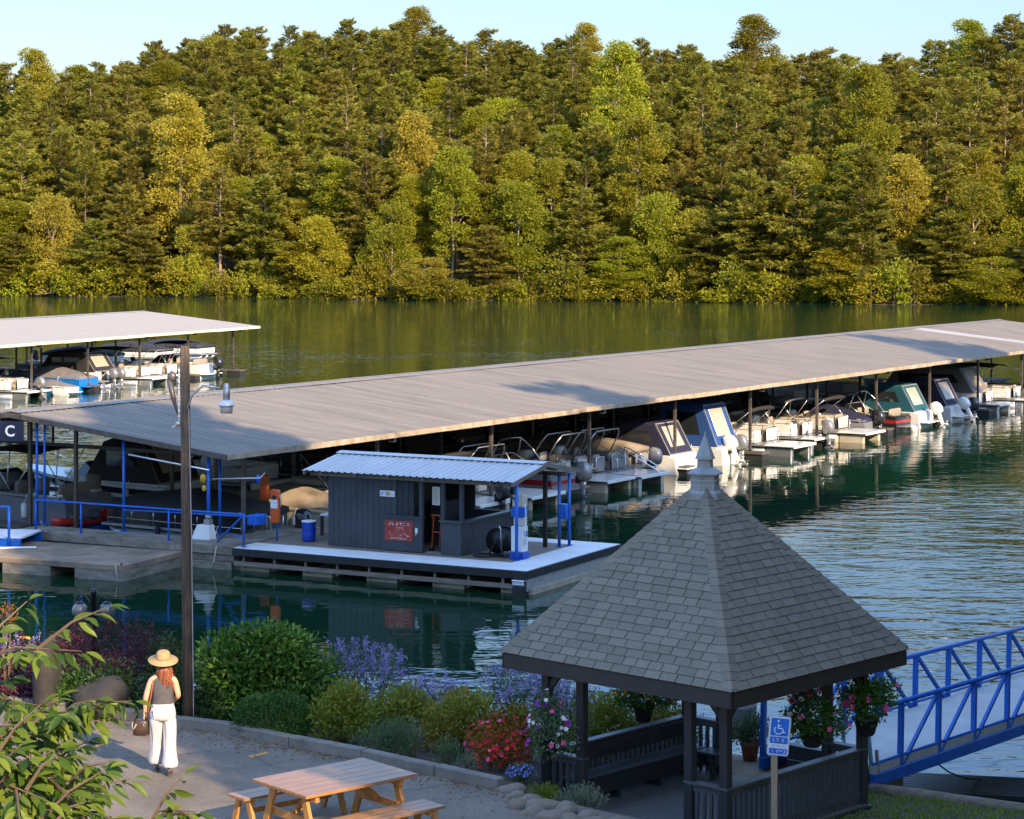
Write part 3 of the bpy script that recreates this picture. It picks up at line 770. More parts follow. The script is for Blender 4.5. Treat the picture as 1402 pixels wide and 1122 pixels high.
for i, (x, y, kind, k, s, sz) in enumerate(bank):
    w = ['first', 'second', 'third', 'fourth', 'fifth', 'sixth', 'seventh', 'eighth', 'ninth', 'tenth', 'eleventh', 'twelfth', 'thirteenth', 'fourteenth', 'fifteenth', 'sixteenth', 'seventeenth', 'eighteenth', 'nineteenth', 'last', 'last'][i]
    place_tree(kind, k, x, y, max(0.6, ground_z(x, y)) - .2, s, sz, f"tall {'pine' if kind == 'pine' else 'leafy tree'} on the near right bank, {w} counted from the gazebo", 'tall trees on the near right bank')

# ================================================================== covered boat docks
def covered_dock(name, label, origin, rz, L, half, z_e, z_r, roofm, nb, post0, bay, walk_y, trim, strip=None, rib=0.30):
    """gabled roof on steel posts over finger floats; local x runs along the dock, y from the near eave to the far one"""
    t = thing(name, label, 'boat dock', (origin[0], origin[1], 0), rz)
    # ribbed metal roof, rib by rib
    b = MB(); b.smooth = False
    W = 2 * half
    slopes = [((-0.12, z_e - .012), (half, z_r)), ((half, z_r), (W + .12, z_e - .012))]
    nrib = int(L / rib)
    prof = [(0, 0), (.55, 0), (.66, .042), (.86, .042), (.97, 0)]
    for (ya, za), (yb, zb) in slopes:
        vs = []; fs = []; mi = []
        cols = []
        for i in range(nrib):
            for f, hgt in prof: cols.append(((i + f) * rib, hgt))
        nseg = 4
        for j in range(nseg + 1):
            f = j / nseg
            for xx, hh in cols: vs.append((xx, ya + (yb - ya) * f, za + (zb - za) * f + hh + (.014 * math.sin(xx * .42 + j) + .008 * math.sin(xx * 1.3 + 2 * j)) * (1 - abs(2 * f - 1) * .4)))
        n = len(cols)
        for j in range(nseg):
            for i in range(n - 1):
                fs.append((j * n + i, j * n + i + 1, (j + 1) * n + i + 1, (j + 1) * n + i))
                mi.append(1 if strip and strip[0] < cols[i][0] < strip[1] else 0)
        k = len(b.f)
        b.add(vs, fs)
        b.mi[k:] = mi
    ro = b.build('roof', [roofm, M['roof_metal_pale']], t)
    b = MB()
    for (ya, za), (yb, zb) in slopes:
        b.hexa([(.02, ya + .02, za - .05), (L - .02, ya + .02, za - .05), (L - .02, yb, zb - .05), (.02, yb, zb - .05), (.02, ya + .02, za - .02), (L - .02, ya + .02, za - .02), (L - .02, yb, zb - .02), (.02, yb, zb - .02)])
    b.build('shade_sheet', M['steel_dark'], ro)  # added dark sheet, stands in for the shade under the roof
    b = MB()
    b.bar((0, half - .16, z_r + .045), (L, half - .16, z_r + .045), .36, .012, up=(0, -math.sin(.1), 1))
    b.bar((0, half + .16, z_r + .045), (L, half + .16, z_r + .045), .36, .012, up=(0, math.sin(.1), 1))
    b.build('ridge_cap', roofm, t)
    # folded eave trim with a slightly ragged lower edge
    b = MB()
    for y in (-.13, W + .13):
        x = 0.0
        while x < L - .01:
            x1 = min(L, x + 3.05)
            dz = random.uniform(-.012, .012)
            b.box(x + .004, x1 - .004, y - .02, y + .02, z_e - .15 + dz, z_e + .03 + dz * .3)
            x = x1
        b.build('eave_trim', M[trim], t); b = MB()
    for x in (-.03, L + .03):
        b = MB()
        b.bar((x, -.13, z_e - .06), (x, half, z_r - .06), .035, .17)
        b.bar((x, half, z_r - .06), (x, W + .13, z_e - .06), .035, .17)
        b.build('gable_trim', M['steel_post'], t)
    # purlins under the sheets
    b = MB()
    for k in range(1, 9):
        f = k / 9
        b.box(.15, L - .15, half * f - .04, half * f + .04, z_e + (z_r - z_e) * f - .20, z_e + (z_r - z_e) * f - .03)
        b.box(.15, L - .15, W - half * f - .04, W - half * f + .04, z_e + (z_r - z_e) * f - .20, z_e + (z_r - z_e) * f - .03)
    b.build('purlin_set', M['steel_dark'], t)
    rows = [.85, half - 1.05, half + 1.05, W - .85]
    for k in range(nb):
        x = post0 + bay * k
        if x > L - .2: break
        bt = MB()
        bt.bar((x, .15, z_e - .22), (x, half, z_r - .28), .10, .16)
        bt.bar((x, half, z_r - .28), (x, W - .15, z_e - .22), .10, .16)
        bt.bar((x, .85, z_e - .28), (x, W - .85, z_e - .28), .08, .12)
        for y in (half * .5, half, half * 1.5):
            bt.bar((x, y, z_e - .28), (x, y, z_e + (z_r - z_e) * (1 - abs(y - half) / half) - .25), .06, .06)
        bt.build('truss', M['steel_dark'], t)
        for ri, y in enumerate(rows):
            zt = z_e + (z_r - z_e) * (1 - abs(y - half) / half) - .27
            bp_ = MB()
            bp_.box(x - .055, x + .055, y - .055, y + .055, .3, zt)
            bp_.box(x - .13, x + .13, y - .13, y + .13, .44, .47)
            bp_.box(x - .10, x + .10, y - .10, y + .10, zt - .05, zt)
            bp_.build('post', M['steel_post'], t)
        for y0, y1 in ((.05, half - 1.1), (half + 1.1, W - .05)):
            bf = MB(); bf.m = 0
            bf.box(x - .40, x + .40, y0, y1, .27, .37)
            bf.m = 1
            yy = y0 + .02
            while yy < y1 - .4:
                bf.box(x - .34, x + .34, yy, min(y1 - .02, yy + 1.1), -.25, .265)
                yy += 1.9
            bf.build('finger_float', [M['deck_shaded'], M['float_black']], t)
        # flood light under the eave
        if k % 2 == 1:
            bl = MB(); bl.box(x + .1, x + .32, .25, .45, z_e - .36, z_e - .2); bl.build('flood_light', M['gel_cream'], t, bevel=.02)
    b = MB(); b.m = 0
    b.box(6.4, L - .6, half - 1.1, half + 1.1, .33, .45); b.m = 1
    x = 6.5
    while x < L - 2: b.box(x, x + 2, half - 1.0, half + 1.0, -.25, .325); x += 2.7
    b.build('walkway', [M['deck_shaded'], M['float_black']], t)
    return t

DN = Vector((-8.9, 68.8, 0)); RA = math.atan2(.845, .534)
cA = Vector((.534, .845, 0)); cB = Vector((-.845, .534, 0))
def dock_pt(a, b_, z=0): return DN + cA * a + cB * b_ + Vector((0, 0, z))
covered_dock('covered_dock', 'long covered boat dock under a grey ribbed metal gable roof, behind the hut', DN, RA, 93.6, 9.1, 3.45, 4.36, M['roof_metal'], 14, 2.0, 7.27, None, 'eave_trim', strip=(77.2, 79.0))
RA2 = math.radians(90 - 24)
D2A = Vector((math.cos(RA2), math.sin(RA2), 0)); D2B = Vector((-math.sin(RA2), math.cos(RA2), 0))
D2N = Vector((-18.7, 164.4, 0)) - D2A * 58
covered_dock('covered_dock', 'white-roofed covered boat dock across the water at far left', D2N, RA2, 58, 10.0, 3.45, 4.40, M['roof_white'], 10, .9, 6.1, None, 'gel_cream', rib=.40)
def dock2_pt(a, b_, z=0): return D2N + D2A * (58 - a) + D2B * b_ + Vector((0, 0, z))

# sign with the dock letter, hung under the left half of the gable
q = dock_pt(-.35, 8.75)
sg = thing('dock_sign', 'navy hanging board with the white letter C under the dock gable', 'sign', (q.x, q.y, 0), RA + math.radians(-90) + math.radians(20))
zc = Zat(591, q.y)
b = MB(); b.box(-.47, .47, -.025, .025, zc - .33, zc + .33); b.build('panel', M['navy_paint'], sg, bevel=.008)
b = MB(); b.bar((-.36, 0, zc + .33), (-.36, 0, zc + .60), .025, .025); b.bar((.36, 0, zc + .33), (.36, 0, zc + .60), .025, .025); b.build('hanger', M['steel_dark'], sg)
text('lettering', 'C', .50, M['sign_white'], sg, (0, -.032, zc), (math.radians(90), 0, 0))

# ================================================================== fuel dock, hut and concrete walkway
GR = math.radians(-27.9)
GO = Vector((.41, 63.3, 0)); gX = Vector((math.cos(GR), math.sin(GR), 0)); gY = Vector((-math.sin(GR), math.cos(GR), 0))
def gpt(x, y, z=0): return GO + gX * x + gY * y + Vector((0, 0, z))
fd = thing('fuel_dock', 'white-edged floating fuel dock with black rubber bumper around it', 'dock', GO, GR)
DZ = .71; FL = 10.1; FW = 6.25
b = MB()      # white painted border boards
b.box(-FL, 0, 0, 1.25, DZ - .05, DZ); b.box(-1.15, 0, 1.254, FW, DZ - .05, DZ); b.box(-4.5, -1.154, FW - .8, FW, DZ - .05, DZ)
b.build('border_deck', M['white_deck'], fd)
b = MB()
x = -FL
while x < -1.2:
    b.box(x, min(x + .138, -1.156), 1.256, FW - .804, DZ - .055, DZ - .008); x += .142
b.build('plank_deck', M['deck_plank'], fd)
b = MB()
b.box(-FL, .03, -.05, -.002, DZ - .24, DZ - .012); b.box(.002, .05, -.05, FW, DZ - .24, DZ - .012); b.box(-FL, .05, FW + .002, FW + .05, DZ - .24, DZ - .012)
b.build('bumper', M['rubber'], fd, bevel=.01)
b = MB()
b.box(-FL, -.1, .01, .07, .17, .30); b.box(-FL + .05, -.1, .35, FW, DZ - .2, DZ - .06)
x = -FL + .3
while x < 0: b.box(x, x + .07, .07, .14, .1, DZ - .06); x += 1.12
b.build('stringer', M['old_timber'], fd)
b = MB(); b.box(-.06, -.008, .05, FW, .10, DZ - .25); b.build('side_board', M['galv'], fd)
b = MB()
x = -FL + .1
while x < -.8:
    b.box(x, x + 1.05, .25, FW - .2, -.3, .16); x += 2.26
b.build('float_block', M['float_tan'], fd)
b = MB(); b.box(-.42, -.04, -.09, -.052, .28, .44); b.box(-.42, -.04, -.14, .1, .40, .44); b.build('corner_bracket', M['lamp_reflector'], fd, bevel=.02)
b = MB(); b.box(-.42, -.05, -.10, .2, -.2, .27); b.build('corner_post', M['rubber'], fd, bevel=.03)

# hut (walls, counter and roof)
hut = thing('fuel_hut', 'dark grey fuel hut with a pale blue ribbed roof and red sign on the dock', 'hut', gpt(0, 0), GR)
z0 = DZ; zw = 2.95
def siding(b, x0, x1, y, zb, zt, th=.05, step=.2, axis='x'):
    """vertical boards, each its own width with a groove between"""
    n = max(1, round(abs(x1 - x0) / step)); w = (x1 - x0) / n
    for i in range(n):
        a, c = x0 + i * w + .006, x0 + (i + 1) * w - .006
        if axis == 'x': b.box(a, c, y - th / 2 - random.uniform(0, .004), y + th / 2, zb, zt)
        else: b.box(y - th / 2, y + th / 2 + random.uniform(0, .004), a, c, zb, zt)
b = MB()
siding(b, -7.8, -5.35, 1.80, z0, zw); siding(b, 1.85, 4.95, -7.77, z0, zw + .1, axis='y'); siding(b, -7.8, -4.4, 4.98, z0, zw + .15)
siding(b, 2.0, 4.9, -5.40, z0, zw + .1, axis='y')
b.build('wall', M['hut_wall'], hut)
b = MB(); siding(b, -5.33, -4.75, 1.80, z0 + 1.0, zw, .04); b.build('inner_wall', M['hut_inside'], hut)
b = MB(); b.box(-5.75, -4.42, 1.66, 1.74, z0 + .02, z0 + 1.02); b.box(-5.80, -4.37, 1.62, 1.80, z0 + 1.02, z0 + 1.07); b.build('front_panel', M['hut_wall'], hut)
b = MB(); b.box(-3.75, -3.06, 1.66, 1.72, z0, z0 + .98); siding(b, 1.72, 4.9, -3.05, z0, z0 + .98, axis='y')
b.build('counter', M['hut_wall'], hut)
b = MB(); b.box(-3.80, -3.00, 1.60, 1.80, z0 + .98, z0 + 1.03); b.box(-3.14, -2.92, 1.80, 4.95, z0 + .98, z0 + 1.03); b.build('counter_top', M['gazebo_rail'], hut)
for (x, y) in ((-4.45, 1.72), (-3.70, 1.72), (-3.08, 1.75), (-3.05, 4.93), (-5.3, 4.93), (-1.75, 4.6)):
    b = MB(); b.box(x - .055, x + .055, y - .055, y + .055, z0 if x != -1.75 else z0, zw + .06); b.build('post', M['hut_wall'] if x != -1.75 else M['steel_dark'], hut)
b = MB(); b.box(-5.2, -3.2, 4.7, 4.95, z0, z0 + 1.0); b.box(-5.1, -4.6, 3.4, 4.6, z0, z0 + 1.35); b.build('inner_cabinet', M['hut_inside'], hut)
# roof: ribbed sheets on both slopes
b = MB()
def ribsheet(b, x0, x1, ya, za, yb, zb, rib, hgt):
    n = int((x1 - x0) / rib); vs = []; fs = []
    cols = [(x0 + (i + f) * rib, hh) for i in range(n) for f, hh in ((0, 0), (.6, 0), (.7, hgt), (.9, hgt))] + [(x1, 0)]
    for j in range(2):
        for xx, hh in cols: vs.append((xx, (ya, yb)[j], (za, zb)[j] + hh))
    n = len(cols)
    for i in range(n - 1): fs.append((i, i + 1, n + i + 1, n + i))
    b.add(vs, fs)
ribsheet(b, -8.46, -1.12, 1.30, 3.03, 3.55, 3.40, .23, .028)
ribsheet(b, -8.46, -1.12, 3.55, 3.40, 5.75, 3.03, .23, .028)
b.build('roof', M['hut_roof'], hut)
b = MB(); b.bar((-8.46, 3.40, 3.425), (-1.12, 3.40, 3.425), .30, .012, up=(0, -.16, 1)); b.bar((-8.46, 3.70, 3.425), (-1.12, 3.70, 3.425), .30, .012, up=(0, .16, 1)); b.build('ridge_cap', M['hut_roof'], hut)
b = MB()
for x in (-8.40, -1.16):
    b.bar((x, 1.32, 2.96), (x, 3.55, 3.33), .06, .11); b.bar((x, 3.55, 3.33), (x, 5.72, 2.96), .06, .11)
for x in (-7.8, -6.6, -5.4, -4.2, -3.0, -1.9):
    b.bar((x, 1.34, 2.965), (x, 3.55, 3.335), .05, .09); b.bar((x, 3.55, 3.335), (x, 5.7, 2.965), .05, .09)
b.box(-8.37, -1.2, 1.62, 1.70, 2.86, 2.98); b.box(-8.37, -1.2, 4.96, 5.04, 2.86, 2.98)
b.build('rafter_set', M['old_timber'], hut)
for (x, y) in ((-1.18, 1.64), (-9.0 + .62, 3.3), (-1.42, 4.9), (-1.25, 5.25)):
    b = MB(); b.tube([(x, y, z0), (x, y, 2.93)], .05, 10); b.box(x - .09, x + .09, y - .09, y + .09, z0, z0 + .02); b.build('roof_post', M['blue_paint'], hut)
b = MB(); b.bar((-1.18, 1.64, 2.45), (-1.75, 1.64, 2.9), .04, .05); b.build('brace', M['hut_wall'], hut)
b = MB(); b.box(-1.42 + .02, -1.42 + .26, 4.82, 5.02, 1.55, 2.02); b.build('switch_box', M['blue_paint'], hut, bevel=.015)
# signs on the hut
def scribble(b, x0, x1, y, z, h, seed, gap=.35):
    """small white letter-like strokes: the words cannot be read in the photograph"""
    R = random.Random(seed); x = x0
    while x < x1:
        w = h * R.uniform(.45, .7)
        if R.random() < .15: x += w; continue
        for k in range(R.choice((2, 3))):
            if R.random() < .5: xx = x + R.choice((0, w * .8)); b.box(xx, xx + h * .16, y - .004, y, z, z + h)
            else: zz = z + R.choice((0, h * .42, h * .84)); b.box(x, x + w, y - .003, y, zz, zz + h * .16)
        x += w + h * gap
sg = thing('notice_board', 'red notice board with white lettering on the front panel of the hut', 'sign', gpt(0, 0), GR)
b = MB(); b.box(-5.68, -4.72, 1.632, 1.658, z0 + .33, z0 + .92); b.build('panel', M['sign_red'], sg)
b = MB(); scribble(b, -5.55, -4.85, 1.630, z0 + .79, .08, 3); scribble(b, -5.30, -5.0, 1.630, z0 + .70, .035, 4); scribble(b, -5.52, -4.95, 1.630, z0 + .37, .055, 5)
R = random.Random(9)
for i in range(26):
    x = R.uniform(-5.62, -4.8); zz = R.uniform(z0 + .46, z0 + .66); b.box(x, x + R.uniform(.012, .04), 1.628, 1.631, zz, zz + .014)
b.build('lettering', M['sign_white'], sg)
sg = thing('hut_sign', 'small white strip sign with yellow blot high on the hut wall', 'sign', gpt(0, 0), GR)
b = MB(); b.box(-5.92, -5.40, 1.735, 1.765, z0 + 1.62, z0 + 1.80); b.build('panel', M['sign_white'], sg)
b = MB(); scribble(b, -5.88, -5.70, 1.733, z0 + 1.66, .10, 11); b.build('lettering', M['sign_blue'], sg)
b = MB(); b.box(-5.68, -5.58, 1.730, 1.734, z0 + 1.65, z0 + 1.77); b.build('blot', M['yellow_paint'], sg)
b = MB(); scribble(b, -5.56, -5.44, 1.733, z0 + 1.66, .09, 12); b.build('mark', M['sign_grey'], sg)
sg = thing('paper_notice', 'pale paper list hanging in the hut opening under the roof', 'sign', gpt(0, 0), GR)
b = MB(); b.box(-4.12, -3.86, 1.80, 1.81, z0 + 1.45, z0 + 2.0); b.build('sheet', M['gel_cream'], sg)
b = MB()
for i in range(9): b.box(-4.08, -4.08 + random.uniform(.1, .18), 1.797, 1.80, z0 + 1.50 + i * .052, z0 + 1.515 + i * .052)
b.build('lettering', M['canvas_grey'], sg)
sw = thing('switch', 'small white and orange switch beside the red notice board', 'switch', gpt(0, 0), GR)
b = MB(); b.box(-4.62, -4.54, 1.62, 1.658, z0 + .58, z0 + .74); b.build('plate', M['sign_white'], sw, bevel=.008)
b = MB(); b.box(-4.61, -4.55, 1.60, 1.619, z0 + .52, z0 + .60); b.build('knob', M['yellow_paint'], sw, bevel=.008)
# hand truck with gas bottle in the doorway
ht = thing('hand_truck', 'orange hand truck standing in the doorway of the hut', 'hand truck', gpt(-4.12, 2.1, DZ), GR)
b = MB()
for s in (-.13, .13): b.tube([(s, -.1, .12), (s, 0, 1.0), (s, -.12, 1.12)], .02, 6)
b.tube([(-.13, -.12, 1.12), (.13, -.12, 1.12)], .02, 6); b.tube([(-.13, -.03, .6), (.13, -.03, .6)], .018, 6); b.build('frame', M['orange_paint'], ht)
b = MB(); b.box(-.2, .3, -.32, -.08, .0, .03); b.build('toe_plate', M['vinyl_grey'], ht)
for s in (-.18, .18):
    b = MB(); b.tube([(s - .03, 0, .12), (s + .03, 0, .12)], .12, 12); b.build('wheel', M['rubber'], ht)
gb = thing('gas_bottle', 'slim yellow gas bottle leaning behind the hand truck in the hut', 'gas bottle', gpt(-3.9, 2.35, DZ), GR)
b = MB(); b.lathe([(0, 0), (.09, .01), (.1, .06), (.1, .62), (.07, .72), (.03, .76)], 14); b.build('body', M['yellow_paint'], gb)
b = MB(); b.lathe([(.025, .76), (.03, .8), (.015, .86)], 10); b.build('valve', M['galv'], gb)
# fuel pump with hose, black gear and trolley
fp = thing('fuel_pump', 'white fuel pump with a blue base behind the blue roof post', 'fuel pump', gpt(-1.30, 2.05, DZ), GR)
fp.scale = (.78, .85, .92)
b = MB(); b.box(-.26, .26, -.2, .2, .22, 1.05); b.build('cabinet', M['white_paint'], fp, bevel=.03)
b = MB(); b.box(-.30, .30, -.24, .24, 0, .216); b.build('plinth', M['blue_plastic'], fp, bevel=.015)
b = MB(); b.box(-.17, .25, -.16, .16, 1.055, 1.34); b.build('display_box', M['gel_cream'], fp, bevel=.02)
b = MB(); b.box(-.26, .27, -.19, .19, 1.345, 1.66); b.build('header', M['blue_paint'], fp, bevel=.015)
b = MB(); b.box(-.22, .25, -.17, .17, 1.665, 2.05); b.build('crown', M['gel_cream'], fp, bevel=.02)
b = MB(); b.tube([(.29, -.1, 1.75), (.36, -.16, 1.6), (.37, -.18, .9), (.33, -.18, .45), (.29, -.15, .75)], .022, 8); b.build('hose', M['white_paint'], fp)
b = MB(); b.box(.262, .30, -.08, .08, .72, .9); b.build('nozzle', M['blue_plastic'], fp)
gp = thing('hose_reel', 'black hose reel standing between hut counter and white fuel pump', 'hose reel', gpt(-2.05, 2.3, DZ), GR)
b = MB()
for k in range(7): b.tube([(math.cos(a) * (.30 - .01 * (k % 2)), -.18 + k * .06, .48 + math.sin(a) * (.30 - .01 * (k % 2))) for a in [i * math.pi / 8 for i in range(17)]], .03, 6, cap=False)
b.build('hose', M['rubber'], gp)
for y in (-.24, .24):
    b = MB(); b.tube([(0, y - .015, .48), (0, y + .015, .48)], .38, 18); b.build('flange', M['black_metal'], gp)
b = MB()
for y in (-.28, .28): b.bar((-.3, y, 0), (0, y, .5), .04, .04); b.bar((.3, y, 0), (0, y, .5), .04, .04)
b.box(-.35, .35, -.3, .3, 0, .03); b.build('stand', M['black_metal'], gp)
b = MB(); b.tube([(.18, -.30, .2), (.16, -.33, .85), (.10, -.33, .95)], .02, 6); b.build('handle', M['alum'], gp)
b = MB(); pts = []
for i in range(60):
    a = i * .42; r = .34 - .0016 * i; q = gpt(-1.9 - .55 + math.cos(a) * r, 1.95 + math.sin(a) * r * .8, DZ + .02 + .0008 * i); pts.append(tuple(q))
b.tube(pts, .02, 6); tag(b.build('coiled_hose', M['rubber']), 'black hose lying coiled on the boards by the hut counter', 'hose')
# blue barrel
br = thing('barrel', 'open blue plastic barrel left of the grey hut', 'barrel', gpt(-8.85, 2.3, DZ), GR)
br.scale = (.78, .78, .9)
b = MB(); b.lathe([(0, 0), (.25, .01), (.27, .05), (.285, .3), (.275, .33), (.285, .36), (.28, .66), (.29, .70), (.265, .70), (.25, .1), (0, .09)], 20); b.build('body', M['blue_plastic'], br)
b = MB(); b.lathe([(.285, .665), (.305, .675), (.305, .705), (.285, .715)], 20); b.build('rim', M['white_paint'], br)
bt_ = thing('bench_table', 'low white-topped table behind the blue barrel left of the hut', 'table', gpt(-8.5, 3.9, DZ), GR)
b = MB(); b.box(-.75, .35, -.35, .35, .62, .68); b.build('top', M['white_deck'], bt_, bevel=.01)
for x in (-.7, .3):
    for y in (-.3, .3):
        b = MB(); b.box(x - .04, x + .04, y - .04, y + .04, 0, .62); b.build('leg', M['steel_dark'], bt_)
# orange life-ring stations
def station(loc, label, full=True):
    t = thing('life_buoy_station', label, 'life buoy', loc, GR)
    b = MB(); b.tube([(0, .1, 0), (0, .1, 1.5)], .03, 8); b.build('post', M['blue_paint'] if full else M['steel_dark'], t)
    b = MB(); rr = [ring((0, 0, z), rx, .07, 16, p=3.0) for z, rx in ((.62, .15), (.66, .18), (1.2, .18), (1.36, .17), (1.50, .19), (1.62, .18), (1.66, .12))]
    b.smooth = True; b.loft(rr); b.smooth = False; b.build('case', M['orange_paint'], t)
    if full:
        b = MB(); b.box(-.11, .13, -.10, -.072, 1.08, 1.34); b.build('label_plate', M['sign_white'], t)
        b = MB(); scribble(b, -.08, .09, -.10, 1.22, .06, 41); scribble(b, -.07, .09, -.10, 1.13, .04, 42); b.build('lettering', M['sign_blue'], t)
        b = MB(); b.ball((0, -.05, 1.42), .09, 1, .8, .7); b.build('cap', M['black_metal'], t)
        b = MB(); b.tube([(.16, -.02, 1.5), (.24, -.05, 1.4), (.24, -.05, 1.15)], .02, 6); b.build('rope', M['rope'], t)
    return t
q = P(377, 741, DZ); station((q.x, q.y, DZ - .05), 'orange life buoy case on a post beside the blue railing end')
q = P(362, 722, .45); t = station((q.x, q.y, .55), 'plain orange case on a post in the shade behind the labelled one', False)

# concrete walkway: continues the line of the fuel dock to the left
ww = thing('concrete_walkway', 'weathered concrete walkway with blue pipe railing under the dock gable', 'walkway', gpt(0, 0), GR)
b = MB(); x = -18.6
while x < -10.15:
    x1 = min(x + 2.1, -10.15); b.box(x + .006, x1 - .006, 0.02, 1.15 if x < -12.6 else 2.3, .46, .745); x = x1
b.box(-18.6, -10.15, .10, 1.1, .24, .455)
b.box(-11.4, -10.12, 2.302, 5.2, .46, .735)
b.build('slab', M['concrete'], ww, bevel=.012)
b = MB(); x = -18.4
while x < -11: b.box(x, x + 1.5, .25, 1.1, -.3, .235); x += 2.3
b.box(-13.4, -10.2, .04, .10, -.05, .235)
b.build('float_block', M['concrete'], ww, bevel=.01)
def wx(px, v=.12):   # walkway coordinate under a photograph column
    k = (px - CX) / F_PX; o = GO + gY * v
    return (k * o.y - o.x) / (gX.x - k * gX.y)
def rail_post(x, h, r=.03, v=.12):
    b = MB(); b.tube([(x, v, .74), (x, v, .74 + h)], r, 8); b.box(x - .07, x + .07, v - .07, v + .07, .742, .76); b.build('railing_post', M['blue_paint'], ww)
for px in (49, 111, 231, 334): rail_post(wx(px), .98)
iw = Matrix.Rotation(-GR, 3, 'Z')
for px, r in ((50.5, .048), (61, .04), (169.5, .05), (285.5, .055), (301, .045)):      # blue posts carry the gable end
    a_ = .3 if px != 301 else 1.3
    k = (px - CX) / F_PX; o = DN + cA * a_
    bb = (k * o.y - o.x) / (cB.x - k * cB.y); q = dock_pt(a_, bb); l = iw @ (q - GO)
    zt = 3.45 + .1 * min(bb, 18.2 - bb) - .15
    b = MB(); b.tube([(l.x, l.y, .74), (l.x, l.y, zt)], r, 8); b.box(l.x - .1, l.x + .1, l.y - .1, l.y + .1, .742, .765); b.build('gable_post', M['blue_paint'], ww)
b = MB(); b.tube([(wx(48), .12, 1.72), (wx(335), .12, 1.72)], .032, 8); b.tube([(wx(169), .12, 1.60), (wx(352), .5, 1.62)], .028, 8); b.tube([(wx(334), .12, 1.72), (wx(290), .4, .78)], .03, 8); b.tube([(wx(334), .12, 1.0), (wx(304), .4, 1.06)], .02, 8)
b.build('top_rail', M['blue_paint'], ww)
b = MB(); b.box(wx(336), wx(349), .2, .75, 1.40, 1.70); b.build('cable_box', M['blue_paint'], ww, bevel=.02)
b = MB(); b.tube([(wx(170), .35, 3.32), (wx(284), .2, 3.0)], .03, 8); b.build('pipe', M['alum'], ww)
b = MB(); b.tube([(wx(286), .3, 2.72), (wx(344), .6, 2.80), (wx(330), 1.4, 2.86)], .025, 8); b.build('lamp_arm', M['galv'], ww)
b = MB(); b.tube([(wx(331), 1.0, 2.84), (wx(331), 1.0, 2.58)], .06, 8); b.build('lamp', M['blue_paint'], ww)
b = MB(); b.tube([(wx(300), -.02, .72), (wx(298), -.06, .3), (wx(294), -.08, .0)], .018, 6); tag(b.build('mooring_rope', M['rope'], None), 'pale mooring rope hanging from the concrete walkway by the blue railing', 'rope'); bpy.context.view_layer.update()
bpy.data.objects['mooring_rope'].matrix_world = ww.matrix_basis
q = gpt(wx(280, .9), .9, .745)
pb_ = thing('power_box', 'white service pedestal behind the blue railing on the walkway', 'power box', q, GR)
pb_.scale = (.75, .75, .75)
b = MB(); b.hexa([(-.5, -.3, 0), (.42, -.3, 0), (.42, .3, 0), (-.5, .3, 0), (-.25, -.2, .62), (.36, -.2, .62), (.36, .2, .62), (-.25, .2, .62)]); b.build('cabinet', M['white_paint'], pb_, bevel=.03)
b = MB(); b.box(.05, .34, -.12, .12, .625, .85); b.ball((.2, 0, .95), .14); b.build('meter', M['galv'], pb_)
b = MB(); b.tube([(-.55, -.2, .3), (-.68, -.25, .1), (-.66, -.25, 0)], .04, 7); b.build('pipe', M['black_metal'], pb_)
b = MB(); b.ball((0, 0, 0), .12, .8, .6, 1.2); b.ball((0.03, 0, -.3), .09, .8, .6, 1.1); o = b.build('buoy', M['yellow_paint'], None, (gpt(wx(278, .3), .3, 2.72))); tag(o, 'yellow plastic buoys hung on the blue post below the dock eave', 'buoy')
# tree-stump like timber bollard seen in the shade
q = P(128, 694, .45); o = thing('bollard', 'thick rough timber bollard in the shade behind the blue railing', 'bollard', q)
b = MB(); b.lathe([(.29, 0), (.30, .3), (.27, .8), (.29, 1.15), (.2, 1.2), (0, 1.18)], 12); b.build('stump', M['log_wood'], o)
b = MB(); b.lathe([(.305, .55), (.315, .6), (.30, .65)], 12); b.build('band', M['rope'], o)

# red kayak on its blue rack float
q = P(118, 706, .55)
rk = thing('kayak_float', 'blue plastic launch float under the red kayak', 'float', (-14.5, 76.4, 0), math.radians(68))
b = MB(); b.box(-2.4, 1.6, -.42, .42, -.1, .28); b.build('deck', M['blue_paint'], rk, bevel=.05)
b = MB(); b.tube([(-2.4, 0, .25), (-2.75, 0, .5), (-2.9, 0, .78)], .03, 7); b.build('horn', M['galv'], rk)
ky = thing('kayak', 'red sit-on kayak lying on the float behind the blue railing', 'kayak', (-14.5, 76.4, .285), math.radians(68))
def hull(b, st):
    """st: (x, half beam at deck, half beam at chine, keel z, chine z, deck z)"""
    rings = []
    for x, bd, bc, zk, zc_, zd in st:
        rings.append([(x, -bd, zd), (x, -bc, zc_), (x, 0, zk), (x, bc, zc_), (x, bd, zd), (x, bd * .5, zd + .02), (x, -bd * .5, zd + .02)])
    b.loft(rings)
b = MB(); b.smooth = True
rings = []
for i in range(13):
    t = i / 12; x = -2.1 + 4.1 * t; w = .42 * math.sin(math.pi * (0.06 + .88 * t)) ** .6; zk = .02 + .22 * abs(t - .5) ** 2.2 * 4
    rings.append([(x, -w, zk + .20), (x, -w * .8, zk + .06), (x, 0, zk), (x, w * .8, zk + .06), (x, w, zk + .20), (x, w * .75, zk + .30 - .10 * (.25 < t < .8)), (x, 0, zk + .32 - .16 * (.25 < t < .8)), (x, -w * .75, zk + .30 - .10 * (.25 < t < .8))])
b.loft(rings); b.smooth = False
b.build('hull', M['red_plastic'], ky)
b = MB(); b.box(-.2, .3, -.2, .2, .18, .27); b.box(.3, .38, -.22, .22, .2, .5); b.build('seat', M['rubber'], ky, bevel=.03)

